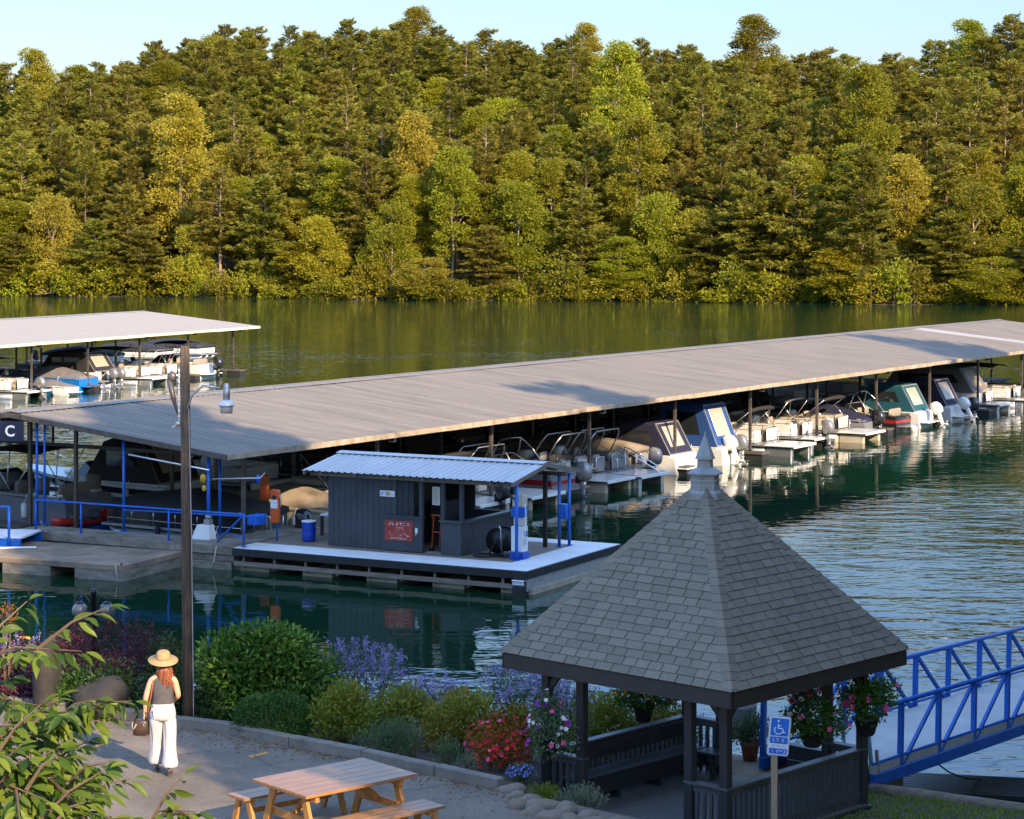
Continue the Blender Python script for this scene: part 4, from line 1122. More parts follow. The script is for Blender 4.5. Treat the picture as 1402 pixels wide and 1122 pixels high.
# concrete float in front of the walkway
RFc = P(168, 775, .47)
cf = thing('concrete_float', 'square concrete float with openings under its edge in front of the walkway', 'float', (RFc.x, RFc.y, 0), math.radians(-24))
b = MB(); b.box(-9, 0, 0, 3.3, .30, .47); b.build('deck', M['concrete_deck'], cf, bevel=.012)
b = MB()
for x0, x1 in ((-9, -6.2), (-4.35, -2.6), (-1.72, -.005)): b.box(x0, x1, .01, 3.28, -.35, .296)
b.box(-9, -.2, 1.2, 3.2, -.34, .29)
b.build('float_block', M['concrete'], cf, bevel=.01)
b = MB(); b.tube([(-.25, -.012, .46), (-.2, -.03, .25), (-.12, -.04, 0)], .014, 6); b.build('rope', M['rope'], cf)
b = MB(); b.tube([(-.1, .08, .47), (-.1, .08, .53)], .03, 8); b.build('bolt', M['black_metal'], cf)
# blue gangway coming in from the left edge
q = P(42, 732, .78)
gw = thing('gangway', 'white-decked blue gangway entering at the left edge onto the walkway', 'gangway', (q.x, q.y, 0), math.radians(172))
b = MB(); b.box(0, 7, -1.0, .8, .74, .80); b.build('deck', M['white_deck'], gw)
b = MB(); b.box(0, 7, .81, .93, .42, .76); b.box(0, 7, -1.13, -1.01, .42, .76); b.build('beam', M['blue_paint'], gw)
for x in (.35, 2.2, 4.1):
    b = MB(); b.tube([(x, .97, .3), (x, .97, 1.78)], .045, 8); b.build('railing_post', M['blue_paint'], gw)
b = MB(); b.tube([(.35, .97, 1.76), (6.5, .97, 1.76)], .04, 8); b.build('top_rail', M['blue_paint'], gw)
b = MB(); b.tube([(-.6, 1.1, .52), (6, 1.5, .36)], .06, 8); b.build('pipe', M['alum'], gw)

# ================================================================== boats (x forward from the stern, z up from the water)
def sbox(b, x0, x1, y0, y1, z0, z1, p=3.4, n=16, taper=.92):
    """soft-edged block"""
    cx, cy = (x0 + x1) / 2, (y0 + y1) / 2; rx, ry = (x1 - x0) / 2, (y1 - y0) / 2; h = z1 - z0
    o = b.smooth; b.smooth = True
    b.loft([ring((cx, cy, z0 + h * t), rx * s, ry * s, n, p=p) for t, s in ((0, .9), (.06, 1), (.78, 1), (.94, .97 * taper + .03), (1, .8 * taper))])
    b.smooth = o

def outboard(parent, x, y, z, mat, tilt=0.0, s=1.0, low=None):
    Mx = Matrix.Translation((x, y, z)) @ Matrix.Rotation(tilt, 4, 'Y') @ Matrix.Diagonal((s, s, s, 1))
    b = MB(); b.M = Mx; b.smooth = True
    b.loft([ring((-.28 + dx, 0, zz), rx, ry, 14, p=2.8) for zz, rx, ry, dx in ((.02, .17, .14, .03), (.10, .29, .20, 0), (.35, .33, .22, 0), (.58, .30, .21, .03), (.72, .22, .17, .07), (.76, .10, .08, .1))])
    b.smooth = False
    o = b.build('outboard', mat, parent)
    b = MB(); b.M = Mx; b.smooth = True
    b.loft([ring((-.24 + dx, 0, zz), rx, ry, 10, p=2.4) for zz, rx, ry, dx in ((.06, .15, .10, 0), (-.25, .12, .07, .02), (-.55, .11, .05, .05), (-.62, .2, .05, .0), (-.78, .09, .03, .05), (-.98, .05, .012, .1))])
    b.loft([ring((xx, 0, -.66), 0.001 + r, 0.001 + r, 10) if False else [(xx, r * math.cos(2 * math.pi * k / 10), -.66 + r * math.sin(2 * math.pi * k / 10)) for k in range(10)] for xx, r in ((.10, .005), (0, .06), (-.3, .075), (-.48, .05), (-.52, .01))])
    b.smooth = False
    b.box(-.55, -.1, -.12, .12, -.52, -.505)
    for k in range(3):
        a = k * 2.09; b.bar((-.48, .03 * math.cos(a), -.66 + .03 * math.sin(a)), (-.48, .17 * math.cos(a), -.66 + .17 * math.sin(a)), .1, .012, up=(1, .4, 0))
    b.build('drive_leg', low or mat, o)
    b = MB(); b.M = Mx; b.box(-.12, .06, -.12, .12, -.10, .2); b.build('bracket', M['black_metal'], o)
    return o

def canopy_flat(parent, x0, x1, z, w, mat, rise=.12, name='canopy', legs=True, zleg=.95):
    b = MB(); b.smooth = True; n = 9; rings_ = []
    for i in range(7):
        x = x0 + (x1 - x0) * i / 6; e = rise * (1 - ((i - 3) / 3) ** 2) * .6
        rings_.append([(x, -w + 2 * w * k / n, z + e + rise * (1 - (abs(2 * k / n - 1)) ** 2.5)) for k in range(n + 1)])
    nseg = n + 1; vs = [q for r in rings_ for q in r]; fs = [(i * nseg + k, i * nseg + k + 1, (i + 1) * nseg + k + 1, (i + 1) * nseg + k) for i in range(6) for k in range(n)]
    vs2 = [(x, y, zz - .035) for x, y, zz in vs]; m = len(vs)
    fs2 = [tuple(reversed([i + m for i in f])) for f in fs]
    b.add(vs + vs2, fs + fs2); b.smooth = False
    o = b.build(name, mat, parent)
    if legs:
        xm = (x0 + x1) / 2
        for s in (-1, 1):
            b = MB(); b.tube([(xm, s * w * 1.02, zleg), (x0 + .05, s * w, z)], .018, 6); b.tube([(xm, s * w * 1.02, zleg), (x1 - .05, s * w, z)], .018, 6); b.tube([(xm + .25, s * w * 1.02, zleg), (xm + .1, s * w, z + .05)], .018, 6)
            b.build('canopy_frame', M['alum'], o)
    return o

def enclosure(parent, mat, x0, w, zb, zt, L=3.2, win='clear_vinyl', slope=.9, side=True):
    """camper canvas with a raked back panel and a see-through window in it"""
    prof = [(x0, zb), (x0 + slope, zt), (x0 + slope + L * .5, zt + .10), (x0 + L, zt - .05), (x0 + L + .75, zb + .25), (x0 + L + .8, zb)]
    b = MB(); nn = len(prof)
    vs = []; ys = (-w, -w * .93, w * .93, w); 
    for i, (x, z) in enumerate(prof):
        for y in ys:
            drop = .10 if abs(y) > w * .95 and 0 < i < nn - 1 else 0
            vs.append((x, y, z - drop))
    fs = [(i * 4 + k, i * 4 + k + 1, (i + 1) * 4 + k + 1, (i + 1) * 4 + k) for i in range(nn - 1) for k in range(3)]
    fs += [tuple(i * 4 for i in range(nn)), tuple(reversed([i * 4 + 3 for i in range(nn)])), (0, 1, 2, 3), tuple(reversed(range(0)))] if False else [tuple(reversed([i * 4 for i in range(nn)])), tuple(i * 4 + 3 for i in range(nn))]
    b.add(vs, fs)
    o = b.build('canvas_top', mat, parent)
    d = Vector((slope, 0, zt - zb)); n = Vector((-d.z, 0, d.x)).normalized(); a = Vector((x0, 0, zb))
    if win:
        b = MB(); p = [a + d * .24, a + d * .24, a + d * .88, a + d * .88]; yy = (-w * .60, w * .60, w * .60, -w * .60)
        front = [(q + n * .012 + Vector((0, y, 0))) for q, y in zip(p, yy)]; back = [(q - n * .02 + Vector((0, y, 0))) for q, y in zip(p, yy)]
        b.hexa(back + front); b.build('window', M[win], o, bevel=.006)
        b = MB()
        for f in (.02, .98): b.bar(a + d * f + n * .01 + Vector((0, -w * .97, 0)), a + d * f + n * .01 + Vector((0, w * .97, 0)), .05, .02, up=n)
        for s in (-1, 1): b.bar(a + n * .012 + Vector((0, s * w * .955, 0)), a + d + n * .012 + Vector((0, s * w * .955, 0)), .05, .02, up=n)
        b.build('piping', M['vinyl_grey'], o)
        if side:
            for s in (-1, 1):
                b = MB()
                b.hexa([(x0 + .9, s * (w + .006), zb + .55), (x0 + L - .2, s * (w + .006), zb + .55), (x0 + L - .2, s * (w + .006), zt - .35), (x0 + slope + .35, s * (w + .006), zt - .35),
                        (x0 + .9, s * (w + .012), zb + .55), (x0 + L - .2, s * (w + .012), zb + .55), (x0 + L - .2, s * (w + .012), zt - .35), (x0 + slope + .35, s * (w + .012), zt - .35)])
                b.build('side_window', M['tint_glass'], o)
    return o

def seat(b, x, y, w, l, z, back=None):
    sbox(b, x, x + l, y - w / 2, y + w / 2, z, z + .42)
    if back is not None:
        bx = x + (l - .16 if back > 0 else 0); sbox(b, bx, bx + .18, y - w / 2, y + w / 2, z + .3, z + .74)

def pontoon(label, loc, rz, L=6.8, fence='gel_white', tubes=3, top=None, topm='canvas_black', motor=('motor_silver', 0.0), plat=.9, seatm='vinyl_tan', ladder=False, fold=False, stripe=None, enc=None, group='pontoon boats in the covered slips', rear=True):
    t = thing('pontoon_boat', label, 'pontoon boat', loc, rz, group)
    ys = (-.93, 0, .93) if tubes == 3 else (-.9, .9)
    for y in ys:
        b = MB(); b.smooth = True
        b.loft([[(x, y + r * math.cos(2 * math.pi * k / 14), .10 + zc_ + r * math.sin(2 * math.pi * k / 14)) for k in range(14)] for x, r, zc_ in ((.25, .22, 0), (.3, .31, 0), (L - 1.2, .31, 0), (L - .5, .24, .08), (L - .1, .05, .22))]); b.smooth = False
        b.build('pontoon_tube', M['alum'] if fence != 'gel_cream' else M['float_tan'], t)
    b = MB(); b.box(.2, L, -1.25, 1.25, .44, .53); b.build('deck', M['galv'], t, bevel=.01)
    if plat:
        b = MB(); b.box(-plat + .2, .195, -1.22, 1.22, .46, .525); b.box(-plat + .2, -plat + .24, -1.22, 1.22, .40, .455)
        b.build('swim_platform', M['gel_white'], t, bevel=.012)
        for y in (-.95, .95): b = MB(); b.box(-plat + .42, .2, y - .12, y + .12, -.12, .40); b.build('platform_float', M['alum'] if fence != 'gel_cream' else M['float_tan'], t, bevel=.03)
    xr = .75 if rear else 1.9
    b = MB(); zf0, zf1 = .58, 1.12
    for s in (-1, 1):
        b.box(xr, L - .25, s * 1.2 - .012, s * 1.2 + .012, zf0, zf1)
    if rear:
        b.box(xr - .012, xr + .012, -1.17, -.1, zf0, zf1); b.box(xr - .012, xr + .012, .55, 1.17, zf0, zf1)
    b.box(L - .26, L - .24, -1.17, 1.17, zf0, zf1)
    fo = b.build('fence', M[fence], t)
    b = MB()
    for s in (-1, 1):
        b.tube([(xr, s * 1.2, .54), (xr, s * 1.2, 1.13), (xr + .06, s * 1.2, 1.17), (L - .3, s * 1.2, 1.17), (L - .25, s * 1.2, .54)], .022, 6)
        x = xr + .9
        while x < L - .5: b.tube([(x, s * 1.22, .54), (x, s * 1.22, 1.16)], .016, 6); x += .95
        b.tube([(xr, s * 1.225, .72), (L - .3, s * 1.225, .72)], .014, 6)
    if rear: b.tube([(xr, -1.2, 1.16), (xr, -.1, 1.16), (xr, -.1, .54)], .022, 6); b.tube([(xr, 1.2, 1.16), (xr, .55, 1.16), (xr, .55, .54)], .022, 6)
    b.build('rail', M['alum'], fo)
    if stripe:
        b = MB()
        for s in (-1, 1): b.box(xr + .05, L - .3, s * 1.216 - .003, s * 1.216 + .003, .86, 1.02)
        b.box(xr - .018, xr - .013, -1.15, -.12, .84, .98); b.box(xr - .018, xr - .013, .57, 1.15, .84, .98)
        b.build('stripe', M[stripe], fo)
    for y, w in ((-.65, .95), (.85, .55)): b = MB(); seat(b, xr + .15, y, w, .7, .50, -1); b.build('stern_seat', M[seatm], t)
    for y in (-.85, .85): b = MB(); seat(b, L - 2.6, y, .6, 2.1, .53); b.build('bow_seat', M[seatm], t)
    b = MB(); sbox(b, L * .5, L * .5 + .55, -1.05, -.35, .53, 1.35); o = b.build('console', M['gel_white'] if fence != 'gel_cream' else M['gel_cream'], t)
    b = MB(); b.hexa([(L * .5 + .48, -1.0, 1.3), (L * .5 + .52, -1.0, 1.3), (L * .5 + .52, -.4, 1.3), (L * .5 + .48, -.4, 1.3), (L * .5 + .60, -.95, 1.6), (L * .5 + .63, -.95, 1.6), (L * .5 + .63, -.45, 1.6), (L * .5 + .60, -.45, 1.6)]); b.build('windscreen', M['tint_glass'], o)
    b = MB(); seat(b, L * .5 - .7, -.7, .55, .55, .58, -1); b.build('helm_seat', M[seatm], t)
    if top == 'bimini': canopy_flat(t, 1.6, 4.3, 2.35, 1.2, M[topm], zleg=1.17)
    if top == 'short': canopy_flat(t, .9, 2.6, 2.2, 1.15, M[topm], zleg=1.17)
    if top == 'folded':
        b = MB(); b.smooth = True; b.tube([(.95, -1.2, 2.05), (.85, -.5, 2.12), (.85, .5, 2.12), (.95, 1.2, 2.05)], [.09, .10, .10, .09], 8); b.smooth = False
        o = b.build('folded_canopy', M[topm], t)
        b = MB()
        for s in (-1, 1):
            b.tube([(2.1, s * 1.2, 1.17), (.95, s * 1.2, 2.05)], .02, 6); b.tube([(1.0, s * 1.2, 1.17), (1.45, s * 1.2, 1.66)], .018, 6)
        b.build('canopy_frame', M['alum'], o)
    if top == 'arch':
        b = MB()
        for x in (1.5, 2.2): b.tube([(x, -1.2, 1.15), (x - .45, -1.15, 1.9), (x - .6, -.9, 2.2), (x - .6, .9, 2.2), (x - .45, 1.15, 1.9), (x, 1.2, 1.15)], .026, 7)
        b.build('wake_arch', M['alum'], t)
    if top == 'cover':
        b = MB(); b.smooth = True
        b.loft([[(x, -1.26, 1.0), (x, -1.22, 1.2), (x, -.7, zr), (x, 0, zr + .12), (x, .7, zr), (x, 1.22, 1.2), (x, 1.26, 1.0)] for x, zr in ((.7, 1.2), (1.0, 1.36), (L * .5, 1.65), (L * .65, 1.55), (L - .5, 1.3), (L - .2, 1.2))], closed=True)
        b.smooth = False; b.build('boat_cover', M[topm], t)
    if enc: enclosure(t, M[enc[0]], enc[1] if len(enc) > 1 else xr, 1.24, 1.12, enc[2] if len(enc) > 2 else 2.55, enc[3] if len(enc) > 3 else 4.2, enc[4] if len(enc) > 4 else 'clear_vinyl')
    if ladder:
        b = MB()
        for y in (-1.0, -.5): b.tube([(-plat + .25, y, .5), (xr - .35, y, 1.35), (xr - .1, y, 1.42), (xr + .05, y, 1.1)], .022, 6)
        for f in (.25, .5, .75): b.tube([(-plat + .25 + f * (xr + plat - .6), -1.0, .5 + f * .85), (-plat + .25 + f * (xr + plat - .6), -.5, .5 + f * .85)], .018, 6)
        b.build('boarding_ladder', M['alum'], t)
    b = MB()
    b.tube([(.25, .3, .53), (.25, .35, 1.05), (.5, .4, 1.12), (.7, .45, 1.1)], .02, 6); b.tube([(.25, -.3, .53), (.25, -.35, 1.0), (.55, -.4, 1.08)], .02, 6)
    b.build('grab_rail', M['alum'], t)
    for x in (1.7, 4.2):
        b = MB(); b.tube([(x, 1.34, .10), (x, 1.35, .16), (x, 1.35, .52), (x, 1.34, .58)], [.03, .09, .09, .03], 10); b.tube([(x, 1.34, .56), (x, 1.22, .75)], .012, 5); b.build('fender', M['white_paint' if x < 2 else 'canvas_navy'], t)
    if motor:
        for i, (mm, tilt, y) in enumerate(motor if isinstance(motor[0], tuple) else [(motor[0], motor[1], 0)]):
            outboard(t, (.05 if not plat else -plat + .28), y, .62, M[mm], tilt, .95)
    return t

def runabout(label, loc, rz, L=6.2, hullm='gel_white', deckm=None, stripe=None, encl=None, cover=None, motor=('motor_silver', 0), cuddy=False, plat=True, group='runabouts in the covered slips', top=None, name='motor_boat', scale=1.0):
    t = thing(name, label, 'motor boat', loc, rz, group)
    t.scale = (scale, scale, scale)
    hb = 1.16
    st = [(0, hb * .97, hb * .86, -.22, -.06, .78), (1.5, hb, hb * .88, -.25, -.06, .80), (3.2, hb, hb * .84, -.24, -.02, .86), (4.4, hb * .88, hb * .64, -.16, .10, .94), (5.4, hb * .55, hb * .32, .10, .38, 1.02), (6.0, hb * .20, hb * .08, .5, .68, 1.08), (6.2, .03, .02, .92, .96, 1.10)]
    st = [(x * L / 6.2, a, c, d, e, f) for x, a, c, d, e, f in st]
    b = MB(); hull(b, st); b.build('hull', M[hullm], t, bevel=.012)
    if stripe:
        b = MB()
        for s in (-1, 1):
            for (x0, a0, c0, _, e0, z0_), (x1, a1, c1, _, e1, z1_) in zip(st[:5], st[1:6]):
                def pt(a, c, e, zt, f): return (c + (a - c) * f) * 1.006 + .004, e + (zt - e) * f
                ya, za = pt(a0, c0, e0, z0_, .62); yb, zb = pt(a1, c1, e1, z1_, .62); yc, zc_ = pt(a1, c1, e1, z1_, .86); yd, zd = pt(a0, c0, e0, z0_, .86)
                b.quad((x0, s * ya, za), (x1, s * yb, zb), (x1, s * yc, zc_), (x0, s * yd, zd))
        b.box(-.012, -.004, -hb * .93, hb * .93, .48, .62)
        b.build('stripe', M[stripe], t)
    # coaming, interior, windscreen
    b = MB()
    for s in (-1, 1): b.bar((0.25, s * (hb - .16), .84), (3.6 * L / 6.2, s * (hb - .18), .91), .26, .10)
    b.bar((.2, -hb + .1, .84), (.2, hb - .1, .84), .3, .1)
    b.build('coaming', M[deckm or hullm], t, bevel=.02)
    if not cover:
        
        for sx_, sy_, w, l in ((.45, 0, 1.7, .6), (2.4, -.5, .5, .5), (2.4, .5, .5, .5)): b = MB(); seat(b, sx_, sy_, w, l, .5, -1); b.build('seat', M['vinyl_tan'], t)
        x = 3.5 * L / 6.2
        b = MB()
        b.hexa([(x, -hb + .12, .95), (x + .03, -hb + .12, .95), (x + .03, hb - .12, .95), (x, hb - .12, .95), (x - .45, -hb + .25, 1.45), (x - .42, -hb + .25, 1.45), (x - .42, hb - .25, 1.45), (x - .45, hb - .25, 1.45)])
        for s in (-1, 1): b.hexa([(x, s * (hb - .13), .95), (x - 1.2, s * (hb - .08), .93), (x - 1.2, s * (hb - .10), 1.0), (x - .45, s * (hb - .25), 1.45)] + [(x, s * (hb - .10), .95), (x - 1.2, s * (hb - .05), .93), (x - 1.2, s * (hb - .07), 1.0), (x - .45, s * (hb - .22), 1.45)])
        o = b.build('windscreen', M['tint_glass'], t)
        b = MB(); b.tube([(x - 1.2, -hb + .1, 1.0), (x - .45, -hb + .25, 1.46), (x - .45, hb - .25, 1.46), (x - 1.2, hb - .1, 1.0)], .022, 6); b.build('windscreen_frame', M['alum'], o)
    else:
        b = MB(); b.smooth = True
        b.loft([[(x, -w, zb), (x, -w * .97, zb + .08), (x, -w * .45, zb + r), (x, 0, zb + r * 1.12), (x, w * .45, zb + r), (x, w * .97, zb + .08), (x, w, zb)] for x, w, zb, r in ((.02, hb * .9, .78, .12), (.35, hb, .78, .25), (2.2, hb * 1.01, .82, .62), (3.0, hb * 1.01, .85, .70), (4.2, hb * .9, .92, .34), (5.3, hb * .56, 1.0, .14), (5.9, hb * .22, 1.05, .06))])
        b.smooth = False; b.build('boat_cover', M[cover], t)
    if cuddy:
        b = MB(); b.smooth = True
        b.loft([[(x, -w, .9), (x, -w * .9, .9 + r * .8), (x, 0, .9 + r), (x, w * .9, .9 + r * .8), (x, w, .9)] for x, w, r in ((3.3, 1.0, .55), (4.2, .85, .45), (5.2, .5, .2), (5.6, .2, .12))], cap=True); b.smooth = False
        b.build('cabin_top', M[hullm], t)
        b = MB(); b.tube([(3.6, -1.0, .95), (4.4, -.95, 1.5), (5.9, -.3, 1.6), (6.15, 0, 1.62), (5.9, .3, 1.6), (4.4, .95, 1.5), (3.6, 1.0, .95)], .018, 6)
        b.build('bow_rail', M['alum'], t)
    if encl: enclosure(t, M[encl[0]], .25, hb * .97, .88, encl[1] if len(encl) > 1 else 2.35, encl[2] if len(encl) > 2 else 2.7, encl[3] if len(encl) > 3 else 'clear_vinyl', slope=.8)
    if top == 'bimini': canopy_flat(t, 1.2, 3.4, 2.2, 1.1, M['canvas_black'], zleg=.9)
    if top == 'tower':
        b = MB()
        for s in (-1, 1): b.tube([(1.6, s * 1.08, .88), (2.2, s * 1.0, 1.7), (2.6, s * .8, 2.1), (2.6, 0, 2.14)], .03, 7); b.tube([(3.0, s * 1.05, .9), (2.75, s * .95, 1.7), (2.6, s * .8, 2.1)], .03, 7)
        b.build('tow_tower', M['alum'], t)
    if plat:
        b = MB(); b.box(-.55, -.005, -.98, .98, .26, .33); b.build('swim_platform', M[hullm] if hullm != 'gel_black' else M['gel_grey'], t, bevel=.02)
    if motor:
        if motor[0] == 'drive':
            b = MB(); b.smooth = True
            b.loft([ring((-.62 + dx, 0, zz), rx, ry, 10, p=2.4) for zz, rx, ry, dx in ((.35, .16, .14, .1), (.15, .24, .15, 0), (-.15, .14, .06, 0), (-.4, .2, .05, 0), (-.6, .06, .01, .08))]); b.smooth = False
            b.build('stern_drive', M[motor[1]], t)
        else:
            for (mm, tilt, y) in (motor if isinstance(motor[0], tuple) else [(motor[0], motor[1], 0)]): outboard(t, -.55 if plat else -.02, y, .62, M[mm], tilt, 1.0)
    for x, y, z in ((.3, -.9, .9), (.3, .9, .9), (4.4, -.6, 1.0), (4.4, .6, 1.0)): b = MB(); b.box(x, x + .22, y - .02, y + .02, z, z + .05); b.build('cleat', M['alum'], t)
    for x in (1.6, 3.4):
        b = MB(); b.tube([(x, hb + .10, .16), (x, hb + .11, .22), (x, hb + .11, .62), (x, hb + .10, .68)], [.03, .10, .10, .03], 10); b.tube([(x, hb + .10, .66), (x, hb - .02, .95)], .012, 5); b.build('fender', M['white_paint' if x < 2 else 'canvas_navy'], t)
    return t

BZ = math.atan2(.534, -.845)
def a_of(px, b_=0.0):
    k = (px - CX) / F_PX; o = DN + cB * b_
    return (k * o.y - o.x) / (cA.x - k * cA.y)
def near(px, b_=.35): return dock_pt(a_of(px, b_), b_)

# near side of the long dock, from the hut towards the far right end
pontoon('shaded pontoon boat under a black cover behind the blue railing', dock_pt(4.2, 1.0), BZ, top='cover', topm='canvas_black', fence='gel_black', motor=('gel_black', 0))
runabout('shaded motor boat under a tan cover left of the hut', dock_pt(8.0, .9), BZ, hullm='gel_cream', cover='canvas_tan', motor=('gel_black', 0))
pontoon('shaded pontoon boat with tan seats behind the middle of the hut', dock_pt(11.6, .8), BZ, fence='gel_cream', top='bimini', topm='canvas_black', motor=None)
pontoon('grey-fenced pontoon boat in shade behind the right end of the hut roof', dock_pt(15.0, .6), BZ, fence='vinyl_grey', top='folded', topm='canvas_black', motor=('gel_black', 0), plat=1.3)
pontoon('pontoon boat with white swim platform showing right of the hut', near(700, .9), BZ, fence='gel_cream', top='arch', motor=None, plat=1.9)
runabout('grey motor boat with red stripe on the stern, right of the hut posts', near(775, .7), BZ, hullm='gel_grey', stripe='gel_red', motor=('motor_silver', 0), top='tower')
pontoon('pontoon boat with grey platform and curved wake arch beside the silver-ladder boat', near(812, .9), BZ, fence='gel_cream', top='arch', motor=None, plat=1.6, seatm='vinyl_grey')
pontoon('pontoon boat with silver boarding ladders on its white stern platform', near(858, .6), BZ, fence='gel_grey', motor=None, plat=1.6, ladder=True, top='arch')
pontoon('pontoon boat with see-through grey fence and grey outboard near the gazebo roof', near(890, .9), BZ, fence='vinyl_grey', top='cover', topm='canvas_tan', motor=('gel_grey', -.15), plat=0)
runabout('motor boat under a dark purple-navy canvas with tan rear window', near(940, .5), BZ, encl=('canvas_navy', 2.3, 2.6), scale=.94, motor=None)
runabout('motor boat with bright blue canvas, big tan window and two pale outboards', near(1003, .5), BZ, encl=('canvas_blue', 2.85, 2.9), scale=.94, motor=(('gel_white', .5, .38), ('motor_silver', .1, -.45)), plat=False)
pontoon('white pontoon boat with folded frames and white swim platform right of the blue canvas', near(1068, .7), BZ, top='folded', topm='canvas_black', motor=None, plat=1.5)
pontoon('white pontoon boat with small grey sunshade and silver outboard', near(1117, .7), BZ, top='short', topm='canvas_grey', motor=('motor_silver', .12), plat=.7)
pontoon('cream round-stern pontoon boat with white platform beside the black outboard', near(1166, .6), BZ, fence='gel_cream', top='folded', topm='canvas_black', motor=None, plat=1.5)
runabout('motor boat under a low navy cover with a big dark outboard', near(1196, .5), BZ, hullm='gel_grey', cover='canvas_navy', motor=('gel_black', .05), plat=False)
runabout('motor boat with red stern stripe and white drive leg left of the teal canvas', near(1237, .6), BZ, hullm='gel_black', stripe='gel_red', motor=('drive', 'gel_white'), top='tower', scale=.92)
runabout('motor boat under teal canvas with white tilted outboard', near(1268, .5), BZ, encl=('canvas_teal', 2.35, 2.8), scale=.94, motor=('gel_white', .45), plat=True)
runabout('motor boat under navy canvas with white and black outboards', near(1311, .5), BZ, encl=('canvas_navy', 2.4, 2.8), scale=.94, motor=(('gel_white', .6, .4), ('gel_black', 0, -.45)), plat=True)
pontoon('large pontoon boat under grey canvas with white stern panels', near(1366, .7), BZ, L=7.6, enc=('canvas_grey', 1.0, 2.5, 4.8), motor=None, plat=.8, stripe=None)
pontoon('pontoon boat with white outboard at the right edge of the picture', near(1404, .6), BZ, top='bimini', topm='canvas_black', motor=('gel_white', .3), plat=.6)
# far side of the long dock: bows point out to the open lake
far_rz = BZ + math.pi
def farp(a, b_=17.6): return dock_pt(a, b_)
runabout('large grey cruiser with raked windscreen in the shade left under the gable', dock_pt(5.6, 10.8), BZ, L=8.0, hullm='gel_grey', cuddy=True, motor=None, top='bimini', scale=1.12, name='cabin_cruiser')
runabout('second pale cruiser with dark canopy behind the first under the gable', dock_pt(10.8, 10.8), BZ, L=7.6, hullm='gel_white', cuddy=True, stripe='gel_black', motor=None, encl=('canvas_black', 2.3, 2.6), scale=1.08, name='cabin_cruiser')
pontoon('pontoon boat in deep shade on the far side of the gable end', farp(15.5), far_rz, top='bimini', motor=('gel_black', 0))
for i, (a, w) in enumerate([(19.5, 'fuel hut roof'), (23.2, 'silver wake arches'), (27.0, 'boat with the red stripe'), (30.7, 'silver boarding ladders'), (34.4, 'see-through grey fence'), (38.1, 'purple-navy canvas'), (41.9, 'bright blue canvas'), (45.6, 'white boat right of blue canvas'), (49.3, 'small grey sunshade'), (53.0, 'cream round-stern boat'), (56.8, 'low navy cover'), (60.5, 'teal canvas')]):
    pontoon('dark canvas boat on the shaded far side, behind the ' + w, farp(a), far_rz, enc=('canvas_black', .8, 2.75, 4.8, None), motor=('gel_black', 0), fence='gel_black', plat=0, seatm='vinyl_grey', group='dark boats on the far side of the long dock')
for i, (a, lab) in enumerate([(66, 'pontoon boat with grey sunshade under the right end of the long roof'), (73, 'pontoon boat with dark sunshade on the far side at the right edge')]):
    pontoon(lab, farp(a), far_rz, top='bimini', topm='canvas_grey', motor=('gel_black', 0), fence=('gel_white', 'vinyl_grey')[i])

# boats under the white-roofed dock at far left
BZ2 = math.atan2(D2B.y, D2B.x)
def a2_of(px, b_=0.0):
    k = (px - CX) / F_PX; o = D2N + D2A * 58 + D2B * b_
    return -(k * o.y - o.x) / (D2A.x - k * D2A.y)
def near2(px, b_=.4): return dock2_pt(a2_of(px, b_), b_)
pontoon('white pontoon boat with tan bimini and outboard under the white roof, nearest the left edge', near2(36), BZ2, top='bimini', topm='canvas_tan', motor=('motor_silver', .2), plat=1.2, group='boats under the white roof')
runabout('low white jet boat moored in front of the blue covered boat', near2(100, -.6), BZ2, L=3.4, hullm='gel_white', cover='canvas_grey', motor=None, plat=True, scale=.6, group='boats under the white roof', name='jet_boat')
runabout('bright blue motor boat under a grey cover at the white-roofed dock', near2(122, .8), BZ2, hullm='gel_blue', cover='canvas_grey', motor=None, group='boats under the white roof')
pontoon('white pontoon boat with dark canvas and tan rear window at the white-roofed dock', near2(158), BZ2, enc=('canvas_black', .8, 2.4, 3.6), motor=(('motor_silver', .2, .4), ('motor_silver', .1, -.4)), plat=0, group='boats under the white roof')
pontoon('white pontoon boat with wide black bimini left of the wooden lamp pole', near2(205), BZ2, top='bimini', topm='canvas_black', motor=None, plat=1.2, group='boats under the white roof')
pontoon('white boat with curled silver arches directly behind the lamp pole', near2(240), BZ2, top='arch', motor=('motor_silver', 0), plat=.5, group='boats under the white roof')
runabout('white motor boat with black sunshade and black outboard right of the lamp pole', near2(284), BZ2, L=6.4, top='bimini', motor=('gel_black', .1), group='boats under the white roof', scale=1.1)
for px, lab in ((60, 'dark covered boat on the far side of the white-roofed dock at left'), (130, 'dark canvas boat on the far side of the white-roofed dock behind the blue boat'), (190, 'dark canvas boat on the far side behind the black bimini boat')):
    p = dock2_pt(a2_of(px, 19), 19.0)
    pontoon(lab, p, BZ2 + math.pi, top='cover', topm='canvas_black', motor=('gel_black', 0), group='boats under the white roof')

# ================================================================== gazebo
GZ = 1.55
gz_c = Vector((2.94, 33.92, GZ)); gz_r = math.radians(47)       # local x points to the right-hand corner of the picture after rotation
E = 2.205                                                      # half side of the square eave
gz = thing('gazebo', 'dark grey timber gazebo with a steep square shingle roof and finial', 'gazebo', gz_c, gz_r)
